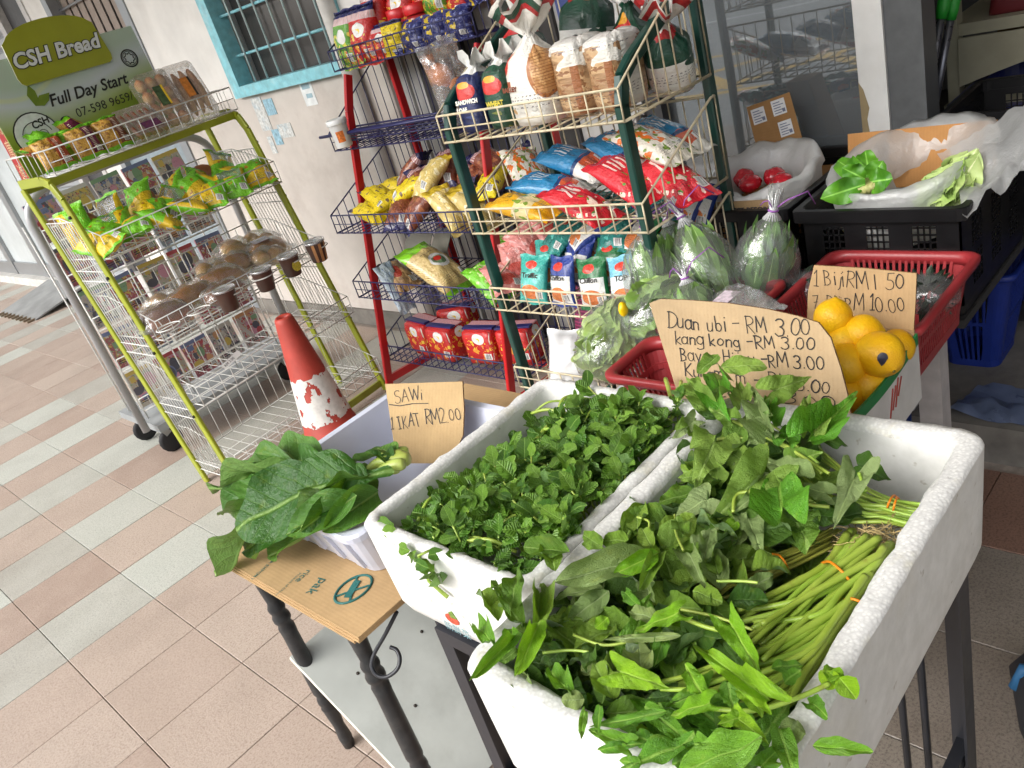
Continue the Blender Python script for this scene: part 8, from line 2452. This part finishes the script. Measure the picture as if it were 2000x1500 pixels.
# ---- water spinach bunches
for bi, (lb, spec) in enumerate((('water spinach bunch tied with orange band in the middle of the right side', dict(butt=[(1655, 1040), (1790, 1085)], tie=[(1612, 1098), (1672, 1155)], mid=[(1545, 1150), (1600, 1215)], end=[(1440, 1215), (1520, 1270)], n=22, r=.0056, band=[(1605, 1100), (1622, 1098), (1650, 1122), (1674, 1156)])),
                                ('water spinach bunch along the right wall of the larger box nearest the camera', dict(butt=[(1722, 1120), (1770, 1170)], tie=[(1650, 1165), (1700, 1200)], mid=[(1520, 1235), (1610, 1330)], end=[(1290, 1285), (1500, 1440)], n=38, r=.0052, band=[(1644, 1178), (1656, 1169), (1680, 1175), (1703, 1194)])))):
    kk = empty('water_spinach_bunch', at(1600, 1180+60*bi, .76), 0, lb, 'leaf bunch', 'water spinach bunches in the larger foam box')
    n = spec['n']
    for k in range(n):
        f = (k+.5)/n
        def L_(key, z, j): 
            (x0, y0), (x1, y1) = spec[key]; ff = min(1, max(0, f+rr.uniform(-.06, .06)))
            return at(x0+(x1-x0)*ff+rr.uniform(-j, j), y0+(y1-y0)*ff+rr.uniform(-j, j), z)
        zz = .764 + .018*math.sin(PI*f) + rr.uniform(-.014, .012)
        pts = stem_path([L_('butt', zz+.002, 10), L_('tie', zz+.005, 3), L_('mid', zz+.008, 16), L_('end', zz+rr.uniform(-.012, .014), 40)], 6)
        pts = [V((min(p.x, .925), max(p.y, .328), p.z)) for p in pts]
        r0 = spec['r']*rr.uniform(.7, 1.1)
        q = MB(); q.tube([p-kk.location for p in pts], [r0*(1-.45*i/len(pts))*(1.14 if i % 7 == 3 else 1.0) for i in range(len(pts))], 9); q.build('stem', ST_KK, kk)
    rubber_band(kk, spec['band'], [.775, .797, .799, .775], .0016)
    if bi == 1:
        KKL = [((1080, 905), (1365, 1000), 170, .83, L_KK, 'arrow', {'fold': .3}), ((1995, 1070), (1535, 730), 150, .84, L_KK, 'arrow', {'fold': .35, 'bend': .1}), ((1770, 615), (1925, 890), 170, .845, L_KK, 'arrow', {'fold': .3}), ((1970, 1325), (1495, 1500), 200, .85, L_KKM, 'ovate', {'fold': .12, 'roll': 0, 'bend': .1}), ((1645, 1095), (1420, 1150), 130, .84, L_KK, 'arrow'), ((1390, 1150), (930, 1255), 60, .835, L_KKM, 'lance'), ((1460, 555), (1215, 650), 130, .84, L_KK, 'arrow'), ((1470, 690), (1020, 720), 55, .835, L_AMAG, 'lance'),
               ((1640, 1010), (1400, 1120), 150, .82, L_KKM, 'arrow'), ((1500, 890), (1610, 1070), 110, .83, L_KK, 'lance'), ((1560, 1330), (1100, 1480), 130, .82, L_KKM, 'lance'), ((1330, 1360), (1160, 1290), 100, .82, L_KKM, 'lance'), ((1600, 1390), (1380, 1270), 120, .82, L_KKM, 'arrow'), ((1140, 1360), (920, 1270), 110, .82, L_KKM, 'arrow'), ((1250, 1130), (1480, 1290), 120, .815, L_KKM, 'lance'), ((1880, 1040), (1960, 1170), 140, .83, L_KK, 'arrow'), ((1750, 970), (1790, 1110), 110, .83, L_KKM, 'lance'), ((1790, 1180), (1960, 1300), 120, .84, L_KK, 'arrow'), ((1830, 1190), (1710, 1230), 100, .84, L_KK, 'arrow'),
               ((880, 1140), (860, 1300), 50, .83, L_KKM, 'lance'), ((980, 1120), (950, 1260), 70, .83, L_KKM, 'lance'), ((960, 1390), (1180, 1350), 60, .82, L_KKM, 'lance'), ((1230, 1480), (1090, 1460), 80, .82, L_KKM, 'lance'), ((1950, 1500), (2080, 1370), 130, .83, L_KKM, 'arrow'), ((2060, 1240), (2150, 1500), 120, .82, L_KKM, 'lance'), ((2180, 1210), (2100, 1350), 130, .815, L_AMAG, 'lance'), ((1420, 1480), (1560, 1400), 110, .81, L_KKM, 'lance'), ((1700, 1500), (1500, 1440), 120, .81, L_DARK, 'lance'), ((2240, 1080), (2330, 1150), 100, .82, L_KKM, 'ovate'), ((1200, 1250), (1060, 1180), 110, .81, L_KKM, 'arrow'), ((1430, 1050), (1280, 1060), 130, .81, L_DARK, 'arrow'), ((1800, 1420), (1640, 1350), 130, .82, L_DARK, 'arrow'), ((2100, 980), (2180, 900), 90, .82, L_KKM, 'lance'), ((2020, 890), (2200, 860), 70, .82, L_KKM, 'lance')]
        placed(kk, KKL, 3.125, 860, 1020, 'arrow', 9)
        # leaves hanging over the right rim
        B_, T_ = at(1588, 1458, .825), at(1706, 1468, .83)
        add_leaf(kk, leaf_mesh('ovate', 990, .05, .25, .03, .2, 4, L_KKM), leaf_M(B_, T_, TOCAM(B_)+UP, .021))
        for (a, c, w_) in (((1640, 1325), (1672, 1362), .03), ((1620, 1315), (1650, 1330), .024), ((1615, 1330), (1640, 1300), .024), ((1625, 1310), (1615, 1345), .028)):
            B_ = at(*a, .825); add_leaf(kk, leaf_mesh('ovate', 991, .2, .4, .06, .2, 3, L_KK), leaf_M(B_, at(*c, .82), TOCAM(B_)+UP, w_))
        for k in range(150):
            x, y = rr.uniform(.385, .56), rr.uniform(.315, .50)
            B_ = V((x, y, rr.uniform(.73, .800)))
            if in_stems(B_): B_.z = .715
            a = rr.uniform(0, 2*PI); L = rr.uniform(.05, .10)
            add_leaf(kk, leaf_mesh(('lance', 'arrow')[k % 2], 900+k % 10, .1+.07*(k % 6), .1+.1*(k % 5), .08, .2, 3, (L_KKM, L_DARK, L_KKM, L_DARK, L_KK)[k % 5]), leaf_M(B_, tip(B_, a, rr.uniform(-.2, .4), L), UP+V((rr.gauss(0, .5), rr.gauss(0, .5), 0)), L*rr.uniform(.6, 1.0)))
        for tr_ in (((1360, 1380), (1470, 1388), (1560, 1362), (1620, 1335)), ((1280, 1335), (1340, 1320), (1420, 1290)), ((1290, 1345), (1350, 1345), (1430, 1320)), ((1330, 1205), (1380, 1225), (1430, 1235))):
            q = MB(); q.tube([p-kk.location for p in stem_path([at(*p, .822) for p in tr_], 7)], .0026, 7); q.build('stem', ST_KK, kk)
